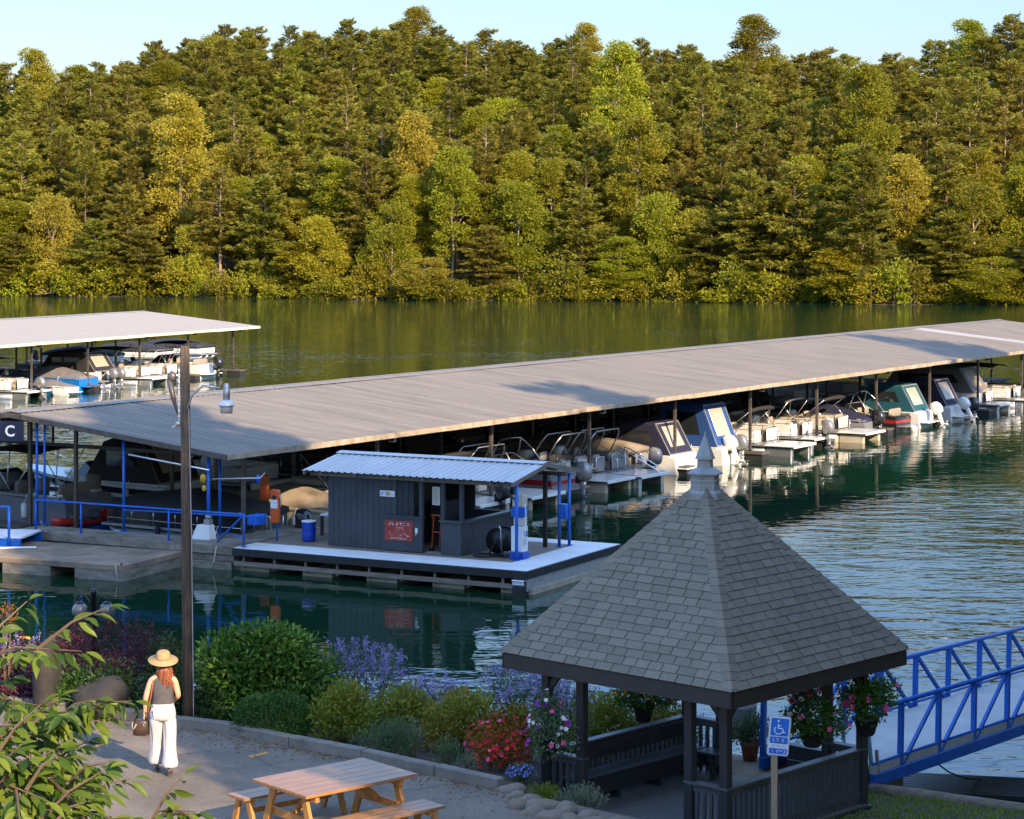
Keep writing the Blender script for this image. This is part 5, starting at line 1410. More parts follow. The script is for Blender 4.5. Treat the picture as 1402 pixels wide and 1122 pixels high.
# local corners: (-E,-E) front, (E,-E) right, (E,E) back, (-E,E) left
EZ, AZ = 2.40, 5.02       # eave top and roof apex above the ground
S = math.hypot(E, AZ - EZ)
b = MB(); sh_ = MB(); R = random.Random(5)
rows_ = 25; dr = S / rows_
TR = 0.27                  # top cut, hidden by the finial base
for face in range(4):
    rot = Matrix.Rotation(face * math.pi / 2, 4, 'Z')
    def fp_(u, s, lift):   # u along the eave, s up the slope
        y = -E + E * s / S; z = EZ + (AZ - EZ) * s / S
        n = Vector((0, -(AZ - EZ), E)).normalized()
        return rot @ (Vector((u, y, z)) + n * lift)
    # sheathing under the shingles
    sh_.add([fp_(-E, 0, -.01), fp_(E, 0, -.01), fp_(0, S, -.01)], [(0, 1, 2)])
    for k in range(rows_):
        s0, s1 = k * dr - .004, (k + 1) * dr + .012
        w0, w1 = E * (1 - max(0, s0) / S), E * (1 - min(S, s1) / S)
        if w0 < TR * .55: continue
        x = -w0 - R.uniform(0, .3)
        while x < w0:
            ww_ = R.choice((.29, .31, .33, .24)); xe = x + ww_ - .013
            a0, c0 = max(x, -w0), min(xe, w0); a1, c1 = max(x, -w1), min(xe, w1)
            if c0 - a0 > .02 and c1 - a1 > -.0:
                if c1 < a1: c1 = a1
                l0 = .016 + R.uniform(-.002, .004); l1 = .003
                b.add([fp_(a0, s0, l0), fp_(c0, s0, l0), fp_(c1, s1, l1), fp_(a1, s1, l1), fp_(a0, s0, .0), fp_(c0, s0, .0)], [(0, 1, 2, 3), (4, 5, 1, 0)])
            x += ww_
# hip caps
for face in range(4):
    rot = Matrix.Rotation(face * math.pi / 2, 4, 'Z')
    n1 = Vector((0, -(AZ - EZ), E)).normalized(); n2 = Vector((-(AZ - EZ), 0, E)).normalized()
    hipL = Vector((E, E, AZ - EZ)).length; m = int(hipL * .96 / .155)
    for k in range(m):
        f0, f1 = k / m * .965, (k + 1) / m * .965 + .008
        def hp(f, lift): return Vector((-E * (1 - f), -E * (1 - f), EZ + (AZ - EZ) * f + lift))
        w = min(.17, E * (1 - f0) * .5)
        for f, l in ((f0, .045), (f1, .028)): pass
        p0, p1 = hp(f0, .05), hp(f1, .034)
        d1 = Vector((w, 0, 0)); d2 = Vector((0, w, 0))
        def side(p, d, lift_n, nn): return p + d + nn * 0 - Vector((0, 0, .026))
        q = [p0, p0 + d1 - Vector((0, 0, .026)), p1 + d1 * .98 - Vector((0, 0, .024)), p1, p0 + d2 - Vector((0, 0, .026)), p1 + d2 * .98 - Vector((0, 0, .024))]
        q = [rot @ v for v in q]
        lowr = [v - Vector((0, 0, .03)) for v in (q[1], q[0], q[4])]
        b.add(q + lowr, [(0, 1, 2, 3), (4, 0, 3, 5), (6, 1, 0, 7), (7, 0, 4, 8)])
ro = b.build('roof', M['shingle'], gz); sh_.build('sheathing', M['fascia_paint'], ro)
b = MB()
for face in range(4):
    b.M = Matrix.Rotation(face * math.pi / 2, 4, 'Z')
    b.box(-E + .02, E + .0 - .02, -E + .02, -E + .06, EZ - .24, EZ - .015)
    b.box(-E + .30, E - .30, -E + .42, -E + .54, EZ - .26, EZ - .06)
b.M = None
b.build('fascia', M['fascia_paint'], gz)
b = MB(); b.box(-E + .07, E - .07, -E + .07, E - .07, EZ - .05, EZ - .022); b.build('soffit', M['gazebo_paint'], gz)
# finial: two stacked square drums and a spire
b = MB()
def sq(h): return None
def frustum(b, z0_, z1_, r0, r1, n=6, rot=.3):
    b.loft([[(r0 * math.cos(2 * math.pi * k / n + rot), r0 * math.sin(2 * math.pi * k / n + rot), z0_) for k in range(n)], [(r1 * math.cos(2 * math.pi * k / n + rot), r1 * math.sin(2 * math.pi * k / n + rot), z1_) for k in range(n)]])
za = AZ - .27
frustum(b, za - .1, za + .06, .285, .275); frustum(b, za + .06, za + .10, .265, .24); frustum(b, za + .10, za + .24, .225, .22); frustum(b, za + .24, za + .26, .24, .235); frustum(b, za + .26, za + .34, .215, .215)
frustum(b, za + .34, za + .36, .275, .275); frustum(b, za + .36, za + .44, .27, .14); frustum(b, za + .44, za + .57, .125, .12); frustum(b, za + .57, za + .60, .155, .15); frustum(b, za + .60, za + .90, .145, .03); frustum(b, za + .90, za + .99, .022, .006)
b.build('finial', M['finial_metal'], gz)
# floor
b = MB(); x = -1.78
FLZ = .06
while x < 1.7: b.box(x, x + .132, -1.78, 1.78, FLZ - .04, FLZ); x += .140
b.build('floor', M['gazebo_floor'], gz)
b = MB(); oc = [(-1.8, -1.8), (1.8, -1.8), (1.8, 1.8), (-1.8, 1.8)]
for k in range(4):
    (xa, ya), (xb, yb) = oc[k], oc[(k + 1) % 4]; b.bar((xa, ya, -.12), (xb, yb, -.12), .04, .30)
b.build('floor_skirt', M['gazebo_paint'], gz)
# posts: one at each corner and one beside it on the two sides with a way in
PQ = 1.70
gpost = [(-PQ, -PQ), (PQ, -PQ), (PQ, PQ), (-PQ, PQ), (-PQ, -1.06), (-PQ, 1.0), (PQ, -1.06), (PQ, 1.0)]
for k, p in enumerate(gpost):
    b = MB(); b.box(p[0] - .068, p[0] + .068, p[1] - .068, p[1] + .068, -.3, EZ - .06); b.build('post', M['gazebo_paint'], gz, bevel=.006)
    if k < 4:
        for tx in ((-math.copysign(.34, p[0]), 0), (0, -math.copysign(.34, p[1]))):
            b = MB(); b.bar((p[0], p[1], EZ - .58), (p[0] + tx[0], p[1] + tx[1], EZ - .22), .06, .09); b.build('brace', M['gazebo_paint'], gz)
def railing(p, q, top=.85, low=.14, n=None, mat='gazebo_rail', name='railing'):
    p = Vector((*p, 0)); q = Vector((*q, 0)); d = q - p; Ld = d.length; d.normalize()
    b = MB()
    b.bar(p + Vector((0, 0, FLZ + low)), q + Vector((0, 0, FLZ + low)), .05, .075)
    b.bar(p + Vector((0, 0, FLZ + top - .09)), q + Vector((0, 0, FLZ + top - .09)), .05, .085)
    o = b.build(name, M[mat], gz)
    b = MB(); b.bar(p - d * .07 + Vector((0, 0, FLZ + top - .02)), q + d * .07 + Vector((0, 0, FLZ + top - .02)), .16, .04); b.build('rail_cap', M[mat], o, bevel=.006)
    b = MB(); n = n or int(Ld / .118)
    for i in range(1, n):
        c = p + d * Ld * i / n
        b.bar(c + Vector((0, 0, .0)), c + Vector((0, 0, FLZ + top - .13)), .045, .05, up=d)
    b.build('baluster_row', M[mat], o)
railing((-PQ, -PQ), (PQ, -PQ)); railing((-PQ, -PQ), (-PQ, -1.06)); railing((-PQ, 1.0), (-PQ, PQ)); railing((PQ, -PQ), (PQ, -1.06)); railing((PQ, 1.0), (PQ, PQ)); railing((PQ, PQ), (-PQ, PQ))
b = MB()
for z in (.15, .35, .55): b.bar((PQ, -.99, FLZ + z), (PQ, -.30, FLZ + z), .04, .19)
b.bar((PQ, -.99, FLZ + .67), (PQ, -.25, FLZ + .67), .14, .04); b.build('railing_panel', M['gazebo_paint'], gz)
# benches round the back-left side
b = MB(); b.box(-PQ + .10, PQ - .15, PQ - .52, PQ - .10, FLZ + .38, FLZ + .43); b.box(-PQ + .10, PQ - .15, PQ - .52, PQ - .48, FLZ + .14, FLZ + .375)
for x in (-1.5, -.6, .4, 1.3): b.box(x, x + .07, PQ - .47, PQ - .12, FLZ, FLZ + .375)
b.build('bench', M['gazebo_paint'], gz, bevel=.006)
b = MB(); b.box(-PQ + .10, PQ - .10, PQ - .10, PQ - .06, FLZ + .56, FLZ + .80); b.build('bench_back', M['gazebo_paint'], gz, bevel=.006)
b = MB(); b.box(PQ - .50, PQ - .10, .72, PQ - .55, FLZ + .38, FLZ + .43); b.box(PQ - .50, PQ - .10, .72, .76, FLZ + .24, FLZ + .375)
for x in (PQ - .48, PQ - .18): b.box(x, x + .07, .80, .87, FLZ, FLZ + .375)
b.build('bench', M['gazebo_paint'], gz, bevel=.006)

def gzw(p, z=0.0):
    return gz_c + Matrix.Rotation(gz_r, 3, 'Z') @ Vector((p[0], p[1], z))

# ================================================================== plants
def blob_leaves(blobs, n, leaf, seed, out=.8, upb=.35, rad=(.55, 1.05), jit=.45, flat=.4):
    """points, axes and normals for leaves spread through ellipsoids [(centre, (rx,ry,rz))]"""
    Rg = np.random.default_rng(seed)
    vol = np.array([b_[1][0] * b_[1][1] * b_[1][2] for b_ in blobs]) ** .75; cnt = (n * vol / vol.sum()).astype(int) + 1
    P_ = []; A_ = []; N_ = []
    for (c, r), k in zip(blobs, cnt):
        u = Rg.normal(size=(k, 3)); u /= np.linalg.norm(u, axis=1, keepdims=True)
        rr = Rg.uniform(rad[0], rad[1], k)[:, None]
        ph = np.sin(u[:, :1] * 5 + seed) * .05 + np.sin(u[:, 1:2] * 7 + seed * 2) * .05 + np.sin(u[:, 2:] * 6 + seed * 3) * .05
        P_.append(np.array(c) + u * (rr + ph) * np.array(r)); A_.append(u * out + np.array([0, 0, upb]) + Rg.normal(size=(k, 3)) * jit)
        N_.append(u * .7 + np.array([0, 0, flat]) + Rg.normal(size=(k, 3)) * .45)
    return np.concatenate(P_), np.concatenate(A_), np.concatenate(N_)

def plant(name, label, cat, loc, blobs, n, leaf, wr, mat, seed, stems=4, flowers=None, extra=None, group=None, **kw):
    t = thing(name, label, cat, loc, 0, group)
    Rg = np.random.default_rng(seed + 99)
    p, a, nn = blob_leaves(blobs, n, leaf, seed, **kw)
    keep = p[:, 2] > .01; p, a, nn = p[keep], a[keep], nn[keep]
    ls = Rg.uniform(.65, 1.2, len(p)) * leaf
    cards('foliage', p, a, nn, ls, ls * wr, M[mat], t)
    if stems:
        b = MB()
        for i in range(stems):
            c, r = blobs[i % len(blobs)]
            e = Vector(c) + Vector((Rg.uniform(-.5, .5) * r[0], Rg.uniform(-.5, .5) * r[1], r[2] * .3))
            b.tube([(e.x * .3, e.y * .3, -.1), (e.x * .6, e.y * .6, e.z * .5), tuple(e)], [.03, .022, .008], 5)
        b.build('stem', M['twig'], t)
    if flowers:
        for f in flowers: blossom(t, blobs, seed, **f)
    if extra:                                       # a second leaf colour
        p, a, nn = blob_leaves(extra['blobs'], extra['n'], leaf, seed + 5, **kw)
        ls = Rg.uniform(.65, 1.2, len(p)) * extra.get('leaf', leaf)
        cards('upper_foliage', p, a, nn, ls, ls * wr, M[extra['mat']], t)
    return t

def blossom(t, blobs, seed, mat='red_petals', n=60, size=.035, petals=5, spike=0.0, up=True, name='blossom', rad=(.92, 1.12), zmin=-.2, per=None):
    Rg = np.random.default_rng(seed + 31 + n)
    vol = np.array([b_[1][0] * b_[1][1] + b_[1][0] * b_[1][2] for b_ in blobs]); cnt = Rg.multinomial(n, vol / vol.sum())
    P_ = []; A_ = []; N_ = []; L_ = []
    for (c, r), k in zip(blobs, cnt):
        u = Rg.normal(size=(k * 3, 3)); u /= np.linalg.norm(u, axis=1, keepdims=True); u = u[(u[:, 2] > zmin)][:k]
        # flowers look towards light and viewer: keep them on the outside of the plant
        for q in u:
            o = np.array(c) + q * Rg.uniform(*rad) * np.array(r)
            if spike > 0:                            # a panicle: many florets along a stalk
                d = q * .5 + np.array([0, 0, .8]) + Rg.normal(size=3) * .2; d /= np.linalg.norm(d)
                m = per or 26
                s = Rg.uniform(0, 1, m); w = spike * .16 * (1 - s * .85)
                off = Rg.normal(size=(m, 3)); off /= np.linalg.norm(off, axis=1, keepdims=True)
                P_.append(o + d * (s * spike)[:, None] + off * w[:, None]); A_.append(off + Rg.normal(size=(m, 3)) * .3); N_.append(Rg.normal(size=(m, 3))); L_.append(np.full(m, size) * Rg.uniform(.7, 1.2, m))
            else:
                nn = q + np.array([0, -.35, .35]); nn /= np.linalg.norm(nn)
                x = np.cross(nn, [0, 0, 1.0]) + 1e-6; x /= np.linalg.norm(x); y = np.cross(nn, x); a0 = Rg.uniform(0, 6.28)
                an = a0 + np.arange(petals) * 2 * math.pi / petals
                A_.append(np.cos(an)[:, None] * x + np.sin(an)[:, None] * y + nn * .3); P_.append(np.tile(o, (petals, 1))); N_.append(np.tile(nn, (petals, 1))); L_.append(np.full(petals, size * Rg.uniform(.75, 1.2)))
    if not P_: return
    p = np.concatenate(P_); l = np.concatenate(L_)
    cards(name, p, np.concatenate(A_), np.concatenate(N_), l, l * (.85 if spike == 0 else .7), M[mat], t, midpos=.6)

def base(px, d): 
    q = D(px, d); q.z = ground_z(q.x, q.y); return q
def top_h(px, py, d):                                # plant height so that its top shows at py
    q = base(px, d); return Zat(py, d) - q.z
def w_of(pxw, d): return pxw * d / F_PX

# big laurel-like bush and the clipped ball in front of it
d = 36.9; q = base(362, d); H = top_h(362, 851, d); W_ = w_of(100, d)
plant('laurel_bush', 'big rounded evergreen bush with glossy leaves right of the wooden pole', 'bush', q,
      [((0, 0, H * .48), (W_ * .84, .95, H * .42)), ((-W_ * .42, -.1, H * .56), (W_ * .55, .7, H * .34)), ((W_ * .52, .0, H * .40), (W_ * .50, .7, H * .34)), ((W_ * .02, -.2, H * .76), (W_ * .42, .6, H * .25)), ((-W_ * .35, -.1, H * .74), (W_ * .3, .5, H * .2)), ((W_ * .38, -.1, H * .66), (W_ * .32, .5, H * .22)), ((-W_ * .2, -.2, H * .3), (W_ * .8, .8, H * .3)), ((W_ * .45, -.3, H * .25), (W_ * .5, .6, H * .25))],
      16000, .115, .46, 'laurel_leaves', 41, stems=8, upb=.22, flat=.5, rad=(.45, 1.06), jit=.55, extra=dict(blobs=[((W_ * .1, -.25, H * .80), (W_ * .62, .6, H * .22)), ((-W_ * .5, -.35, H * .62), (W_ * .5, .55, H * .3)), ((W_ * .5, -.35, H * .52), (W_ * .5, .55, H * .3))], n=1700, mat='laurel_pale', leaf=.12))
d = 35.15; q = base(376, d); H = top_h(376, 949, d); W_ = w_of(56, d)
plant('clipped_ball_bush', 'low clipped dome bush behind the kerb in front of the big evergreen', 'bush', q, [((0, 0, H * .46), (W_, W_ * .9, H * .54))], 9000, .045, .5, 'box_leaves', 43, stems=5, rad=(.75, 1.0), upb=.2, jit=.6)
# lime shrubs
for (px, d, py, wpx, lab, sd, mat) in [(468, 35.2, 935, 42, 'yellow-green shrub between the clipped dome and the silver shrub', 45, 'lime_leaves'), (548, 35.8, 940, 50, 'yellow-green shrub behind the silver-leaved shrub', 46, 'lime_leaves'),
                                     (632, 35.2, 946, 55, 'golden shrub left of the red-flowered bush', 47, 'gold_shrub_leaves'), (700, 35.4, 968, 36, 'rust-tinged golden shrub just above the red-flowered bush', 48, 'rust_leaves'),
                                     (825, 36.9, 948, 52, 'yellow-green shrub showing between the left gazebo posts', 49, 'lime_leaves'), (905, 37.2, 965, 50, 'yellow-green shrub behind the gazebo bench', 50, 'gold_shrub_leaves')]:
    q = base(px, d); H = top_h(px, py, d); W_ = w_of(wpx, d)
    plant('shrub', lab, 'shrub', q, [((0, 0, H * .5), (W_, .6, H * .45)), ((-W_ * .5, -.1, H * .4), (W_ * .6, .5, H * .4)), ((W_ * .5, -.1, H * .45), (W_ * .55, .5, H * .4)), ((W_ * .1, 0, H * .75), (W_ * .5, .45, H * .28))],
          3200, .085, .42, mat, sd, stems=6, upb=.5, rad=(.3, 1.1), jit=.6, extra=dict(blobs=[((W_ * .2, -.1, H * .72), (W_ * .7, .5, H * .30))], n=500, mat='lime_leaves' if mat != 'lime_leaves' else 'gold_shrub_leaves'))
# purple flowering bushes
for (px, d, py, wpx, lab, sd, mat, nn) in [(500, 37.6, 876, 62, 'tall purple-flowered bush right behind the big evergreen', 51, 'purple_petals', 130), (596, 36.9, 930, 46, 'pale mauve flower bush between purple bush and gazebo', 52, 'lilac_petals', 60),
                                         (715, 38.0, 908, 62, 'lilac-flowered bush at the left of the gazebo eave', 53, 'lilac_petals', 120), (838, 38.6, 945, 66, 'lilac-flowered bush seen through the left gazebo opening', 54, 'lilac_petals', 110), (925, 38.8, 958, 50, 'lilac-flowered bush behind the hanging basket in the gazebo', 55, 'lilac_petals', 80), (775, 37.8, 925, 40, 'lilac-flowered bush behind the left gazebo posts', 56, 'lilac_petals', 80)]:
    q = base(px, d); q.z = max(q.z, .15); H = Zat(py, d) - q.z; W_ = w_of(wpx, d)
    bl = [((0, 0, H * .5), (W_ * .9, .7, H * .42)), ((-W_ * .5, 0, H * .62), (W_ * .5, .55, H * .32)), ((W_ * .5, 0, H * .5), (W_ * .5, .55, H * .38))]
    plant('flowering_bush', lab, 'bush', q, bl, 1900, .085, .26, 'grey_green_leaves', sd, stems=9, upb=.6, jit=.7, rad=(.2, 1.05), flowers=[dict(mat=mat, n=nn, size=.035, spike=.22, zmin=-.3, rad=(.75, 1.0), per=24)])
# silver and low plants along the kerb
for (px, d, py, wpx, lab, sd, mat, lf, wr, nn) in [(530, 34.0, 985, 44, 'silver-leaved low shrub behind the kerb above the picnic table', 57, 'grey_green_leaves', .06, .22, 3600), (562, 34.3, 980, 20, 'pale silver sprigs beside the silver-leaved shrub', 58, 'silver_leaves', .05, .3, 700), (612, 33.5, 1008, 24, 'small grey-green plant left of the red-flowered bush', 59, 'grey_green_leaves', .05, .3, 1100),
                                               (640, 33.3, 1030, 16, 'tiny pale green plant at the kerb below the golden shrub', 60, 'silver_leaves', .05, .3, 500), (713, 32.75, 1050, 20, 'green tuft with small blue flowers at the kerb end by the gazebo', 61, 'grey_green_leaves', .06, .2, 1200)]:
    q = base(px, d); H = max(.25, top_h(px, py, d)); W_ = w_of(wpx, d)
    plant('low_plant', lab, 'plant', q, [((0, 0, H * .4), (W_, W_ * .8, H * .6)), ((W_ * .3, -.05, H * .5), (W_ * .6, W_ * .5, H * .5))], nn, lf, wr, mat, sd, stems=4, upb=.9, jit=.5, rad=(.2, 1.05), flowers=[dict(mat='blue_petals', n=90, size=.022, zmin=0)] if sd == 61 else None)
# red-flowered bush
d = 33.7; q = base(683, d); H = top_h(683, 978, d); W_ = w_of(44, d)
bl = [((0, 0, H * .5), (W_, .5, H * .48)), ((W_ * .4, -.1, H * .35), (W_ * .6, .45, H * .35)), ((-W_ * .4, -.1, H * .4), (W_ * .55, .4, H * .4))]
plant('red_flower_bush', 'bush covered in red flowers left of the gazebo', 'bush', q, bl, 1700, .06, .5, 'rust_leaves', 63, stems=6, rad=(.3, 1.05), flowers=[dict(mat='red_petals', n=120, size=.040, zmin=-.5), dict(mat='pink_petals', n=26, size=.04, name='pink_blossom', zmin=-.3)])
# left side of the bed: maple, dark shrubs, rocks, purple ground plants
d = 38.2; q = base(148, d); H = top_h(148, 842, d); W_ = w_of(86, d)
plant('japanese_maple', 'spreading dark purple-leaved maple below the twin globe lamp', 'small tree', q,
      [((0, 0, H * .62), (W_, 1.0, H * .34)), ((-W_ * .6, -.3, H * .48), (W_ * .6, .8, H * .30)), ((W_ * .6, -.2, H * .5), (W_ * .55, .8, H * .30)), ((0, -.6, H * .36), (W_ * .9, .6, H * .3))], 7000, .11, .20, 'maple_leaves', 71, stems=9, upb=-.15, out=1.0, jit=.45, rad=(.45, 1.1), flat=.9)
for (px, d, py, wpx, lab, sd, mat, lf) in [(150, 36.8, 905, 55, 'dark green shrub under the purple maple, behind the woman', 72, 'dark_leaves', .09), (228, 37.4, 868, 26, 'narrow dark conifer-like shrub left of the wooden pole', 73, 'dark_leaves', .10), (100, 37.0, 912, 40, 'dark green shrub beside the grey rock at left', 74, 'box_leaves', .08),
                                        (232, 36.5, 915, 34, 'dark leafy shrub behind the wooden pole', 75, 'dark_leaves', .09), (15, 38.4, 872, 50, 'low purple-flowered plants at the left edge', 76, 'maple_leaves', .08), (40, 37.4, 925, 45, 'dark purple low shrub left of the rock', 77, 'maple_leaves', .08), (285, 36.3, 940, 26, 'dark green shrub between wooden pole and big evergreen', 78, 'dark_leaves', .09)]:
    q = base(px, d); H = top_h(px, py, d); W_ = w_of(wpx, d)
    fl = [dict(mat='purple_petals', n=60, size=.03, spike=.18, zmin=.1), dict(mat='orange_petals', n=26, size=.05, name='orange_blossom', zmin=.1)] if sd == 76 else None
    plant('shrub', lab, 'shrub', q, [((0, 0, H * .5), (W_, .6, H * .48)), ((-W_ * .4, -.1, H * .4), (W_ * .6, .5, H * .38)), ((W_ * .4, -.1, H * .42), (W_ * .55, .5, H * .38))], 2600, lf, .4, mat, sd, stems=6, rad=(.3, 1.1), jit=.6, flowers=fl)
def rock(name, label, loc, rx, ry, rz, seed, mat='stone_dark', parent=None):
    Rk = random.Random(seed); bm = bmesh.new(); bmesh.ops.create_icosphere(bm, subdivisions=3, radius=1)
    ph = [Rk.uniform(0, 6.28) for _ in range(6)]
    for v in bm.verts:
        n = v.co.copy(); k = 1 + .16 * math.sin(n.x * 3.1 + ph[0]) + .14 * math.sin(n.y * 3.7 + ph[1]) + .12 * math.sin(n.z * 4.3 + ph[2]) + .05 * math.sin(n.x * 9 + n.y * 8 + ph[3])
        v.co = Vector((n.x * k * rx, n.y * k * ry, n.z * k * rz))
    me = bpy.data.meshes.new(name); bm.to_mesh(me); bm.free()
    for p in me.polygons: p.use_smooth = True
    o = link_mesh(name, me, M[mat], parent); o.location = loc
    if label: tag(o, label, 'rock')
    return o
q = base(62, 36.6); rock('boulder', 'tall dark grey rock leaning under the maple at left', q + Vector((0, 0, .35)), .28, .35, .75, 1)
q = base(135, 36.3); rock('boulder', 'low rounded grey rock in front of the dark shrubs behind the woman', q + Vector((0, 0, .22)), .42, .4, .42, 2)

# stone edging with two little plants at the gazebo corner
k = 0
stones = [(712, 1104), (733, 1112), (757, 1118), (784, 1124), (812, 1128), (842, 1130), (705, 1090), (722, 1096), (748, 1104), (776, 1110), (806, 1116), (872, 1134), (700, 1080)]
for i, (px, py) in enumerate(stones):
    q = P(px, py, 2.52 if i > 5 and i < 11 else 2.47); 
    rock('edging_stone', f"rounded brown edging stone beside the gazebo, {ORD[i] or 'first'} along the row" if False else 'brown edging stone in the low row in front of the gazebo corner', q + Vector((0, 0, -.06)), .17 + .05 * (i % 3), .15, .13 + .03 * (i % 2), 50 + i, 'stone')
    bpy.data.objects[COL.objects[-1].name]['group'] = 'edging stones in front of the gazebo'
for (px, py, h, wpx, mat, lab, sd, nn) in [(745, 1100, .26, 24, 'lime_leaves', 'small yellow-green plant on the stone edging by the gazebo', 81, 900), (797, 1112, .36, 36, 'silver_leaves', 'silvery cushion plant on the stone edging in front of the gazebo', 82, 1700)]:
    q = P(px, py, 2.2); W_ = w_of(wpx, q.y)
    plant('cushion_plant', lab, 'plant', q, [((0, 0, h * .4), (W_, W_ * .8, h * .65))], nn, .065, .22, mat, sd, stems=3, upb=.9, rad=(.15, 1.05), jit=.5)

# hanging baskets
def basket(label, loc, seed, r=.17, bl=None, fl=None, n=1700, mat='laurel_leaves', hang=.75):
    t = thing('hanging_basket', label, 'hanging basket', loc, 0, 'hanging flower baskets round the gazebo')
    b = MB(); b.lathe([(r * .55, -.24), (r * .7, -.2), (r, 0), (r * 1.06, .0), (r * 1.06, .03), (r * .9, .03), (r * .85, -.02), (0, -.03)], 18); b.build('pot', M['basket_black'], t)
    b = MB()
    for a in (0, 2.1, 4.2): b.tube([(r * math.cos(a), r * math.sin(a), .02), (0, 0, hang)], .006, 5)
    b.build('hanger', M['black_metal'], t)
    bl = bl or [((0, 0, .2), (.34, .34, .28)), ((-.22, -.05, .1), (.2, .2, .22)), ((.22, -.05, .15), (.22, .2, .25))]
    p, a, nn = blob_leaves(bl, n, .06, seed, upb=.1, rad=(.3, 1.08), jit=.6)
    Rg = np.random.default_rng(seed); ls = Rg.uniform(.6, 1.2, len(p)) * .07
    cards('foliage', p, a, nn, ls, ls * .5, M[mat], t)
    for f in fl: blossom(t, bl, seed, **f)
    return t
q = D(752, 33.0); q.z = Zat(1010, 33.0)
basket('hanging basket with white and violet flowers on the left gazebo post', q, 91, bl=[((0, 0, .2), (.30, .28, .30)), ((-.1, -.05, -.05), (.26, .2, .26)), ((.2, -.05, .0), (.22, .2, .3)), ((0, 0, .48), (.2, .2, .2))], mat='grey_green_leaves', fl=[dict(mat='white_petals', n=24, size=.042), dict(mat='violet_petals', n=18, size=.045, name='violet_blossom'), dict(mat='pink_petals', n=12, size=.04, name='pink_blossom')])
q = D(881, 36.3); q.z = Zat(968, 36.3)
basket('hanging basket with orange and pink flowers in the middle opening of the gazebo', q, 92, fl=[dict(mat='orange_petals', n=50, size=.035, zmin=.0), dict(mat='pink_petals', n=14, size=.05, name='pink_blossom', zmin=.1), dict(mat='white_petals', n=6, size=.04, name='white_blossom')], bl=[((0, 0, .14), (.32, .3, .2)), ((-.3, -.05, .2), (.24, .2, .18)), ((.3, 0, .15), (.26, .2, .16))], hang=.55)
q = D(1112, 33.0); q.z = Zat(1000, 33.0)
basket('hanging basket with pink and white flowers left of the right gazebo posts', q, 93, r=.2, fl=[dict(mat='pink_petals', n=24, size=.06), dict(mat='white_petals', n=8, size=.05, name='white_blossom')], bl=[((0, 0, .25), (.36, .34, .34)), ((-.25, -.05, .12), (.26, .2, .26)), ((.3, -.05, .10), (.24, .2, .24)), ((-.1, 0, .5), (.22, .2, .2))], n=2600, mat='laurel_leaves', hang=.8)
q = D(1186, 33.6); q.z = Zat(985, 33.6)
basket('hanging basket with pink flowers trailing outside the right gazebo post', q, 94, r=.19, fl=[dict(mat='pink_petals', n=20, size=.062)], bl=[((0, 0, .28), (.33, .3, .36)), ((.25, -.05, .42), (.26, .2, .28)), ((-.2, -.05, .35), (.24, .2, .26))], n=2400, mat='laurel_leaves', hang=.8)

# potted plant, grey drum, poles by the gangway landing
q = P(1027, 1043, 1.5)
pt_ = thing('potted_plant', 'leafy plant in a terracotta pot behind the gazebo', 'potted plant', q)
b = MB(); b.lathe([(0, 0), (.11, 0), (.155, .28), (.175, .28), (.175, .34), (.15, .34), (.14, .28), (0, .27)], 20); b.build('pot', M['terracotta'], pt_)
p, a, nn = blob_leaves([((0, 0, .55), (.3, .3, .28)), ((-.15, 0, .42), (.25, .2, .2)), ((.15, 0, .5), (.22, .2, .25))], 900, .08, 95, upb=.5, rad=(.2, 1.05), jit=.6)
cards('foliage', p, a, nn, .09, .028, M['grey_green_leaves'], pt_)
q = P(1022, 1030, 1.5); q.y += 1.2; q.x += .04
gd = thing('drum', 'light grey drum with a rod on top behind the potted plant', 'drum', q)
b = MB(); b.lathe([(0, 0), (.26, 0), (.27, .05), (.265, .5), (.275, .52), (.265, .54), (.27, 1.02), (.25, 1.05), (0, 1.06)], 24); b.build('body', M['galv'], gd)
b = MB(); b.tube([(0, 0, 1.05), (0, 0, 1.3)], .02, 8); b.build('rod', M['galv'], gd)
q = P(1197, 1084, 1.45); b = MB(); b.tube([(0, 0, -.1), (-.12, .02, 1.25)], .035, 10); o = b.build('leaning_pole', M['teal_paint'], None, q); tag(o, 'pale teal pole leaning on the right corner of the gazebo', 'pole')
q = P(1204, 1084, 1.45); b = MB(); b.tube([(0, 0, -.1), (-.04, .03, .65)], .03, 10); o = b.build('leaning_stick', M['old_timber'], None, q); tag(o, 'brown wooden stick leaning beside the teal pole', 'pole')
q = P(1078, 1075, 1.6); q.z = 1.5; q.y += 2.2; q.x += .2
b = MB(); b.tube([(0, 0, 0), (-.14, 0, 1.3)], .03, 8); o = b.build('leaning_pole', M['teal_paint'], None, D(1161, 36.4, 1.4)); tag(o, 'short pale teal pole between the two right gazebo posts', 'pole')

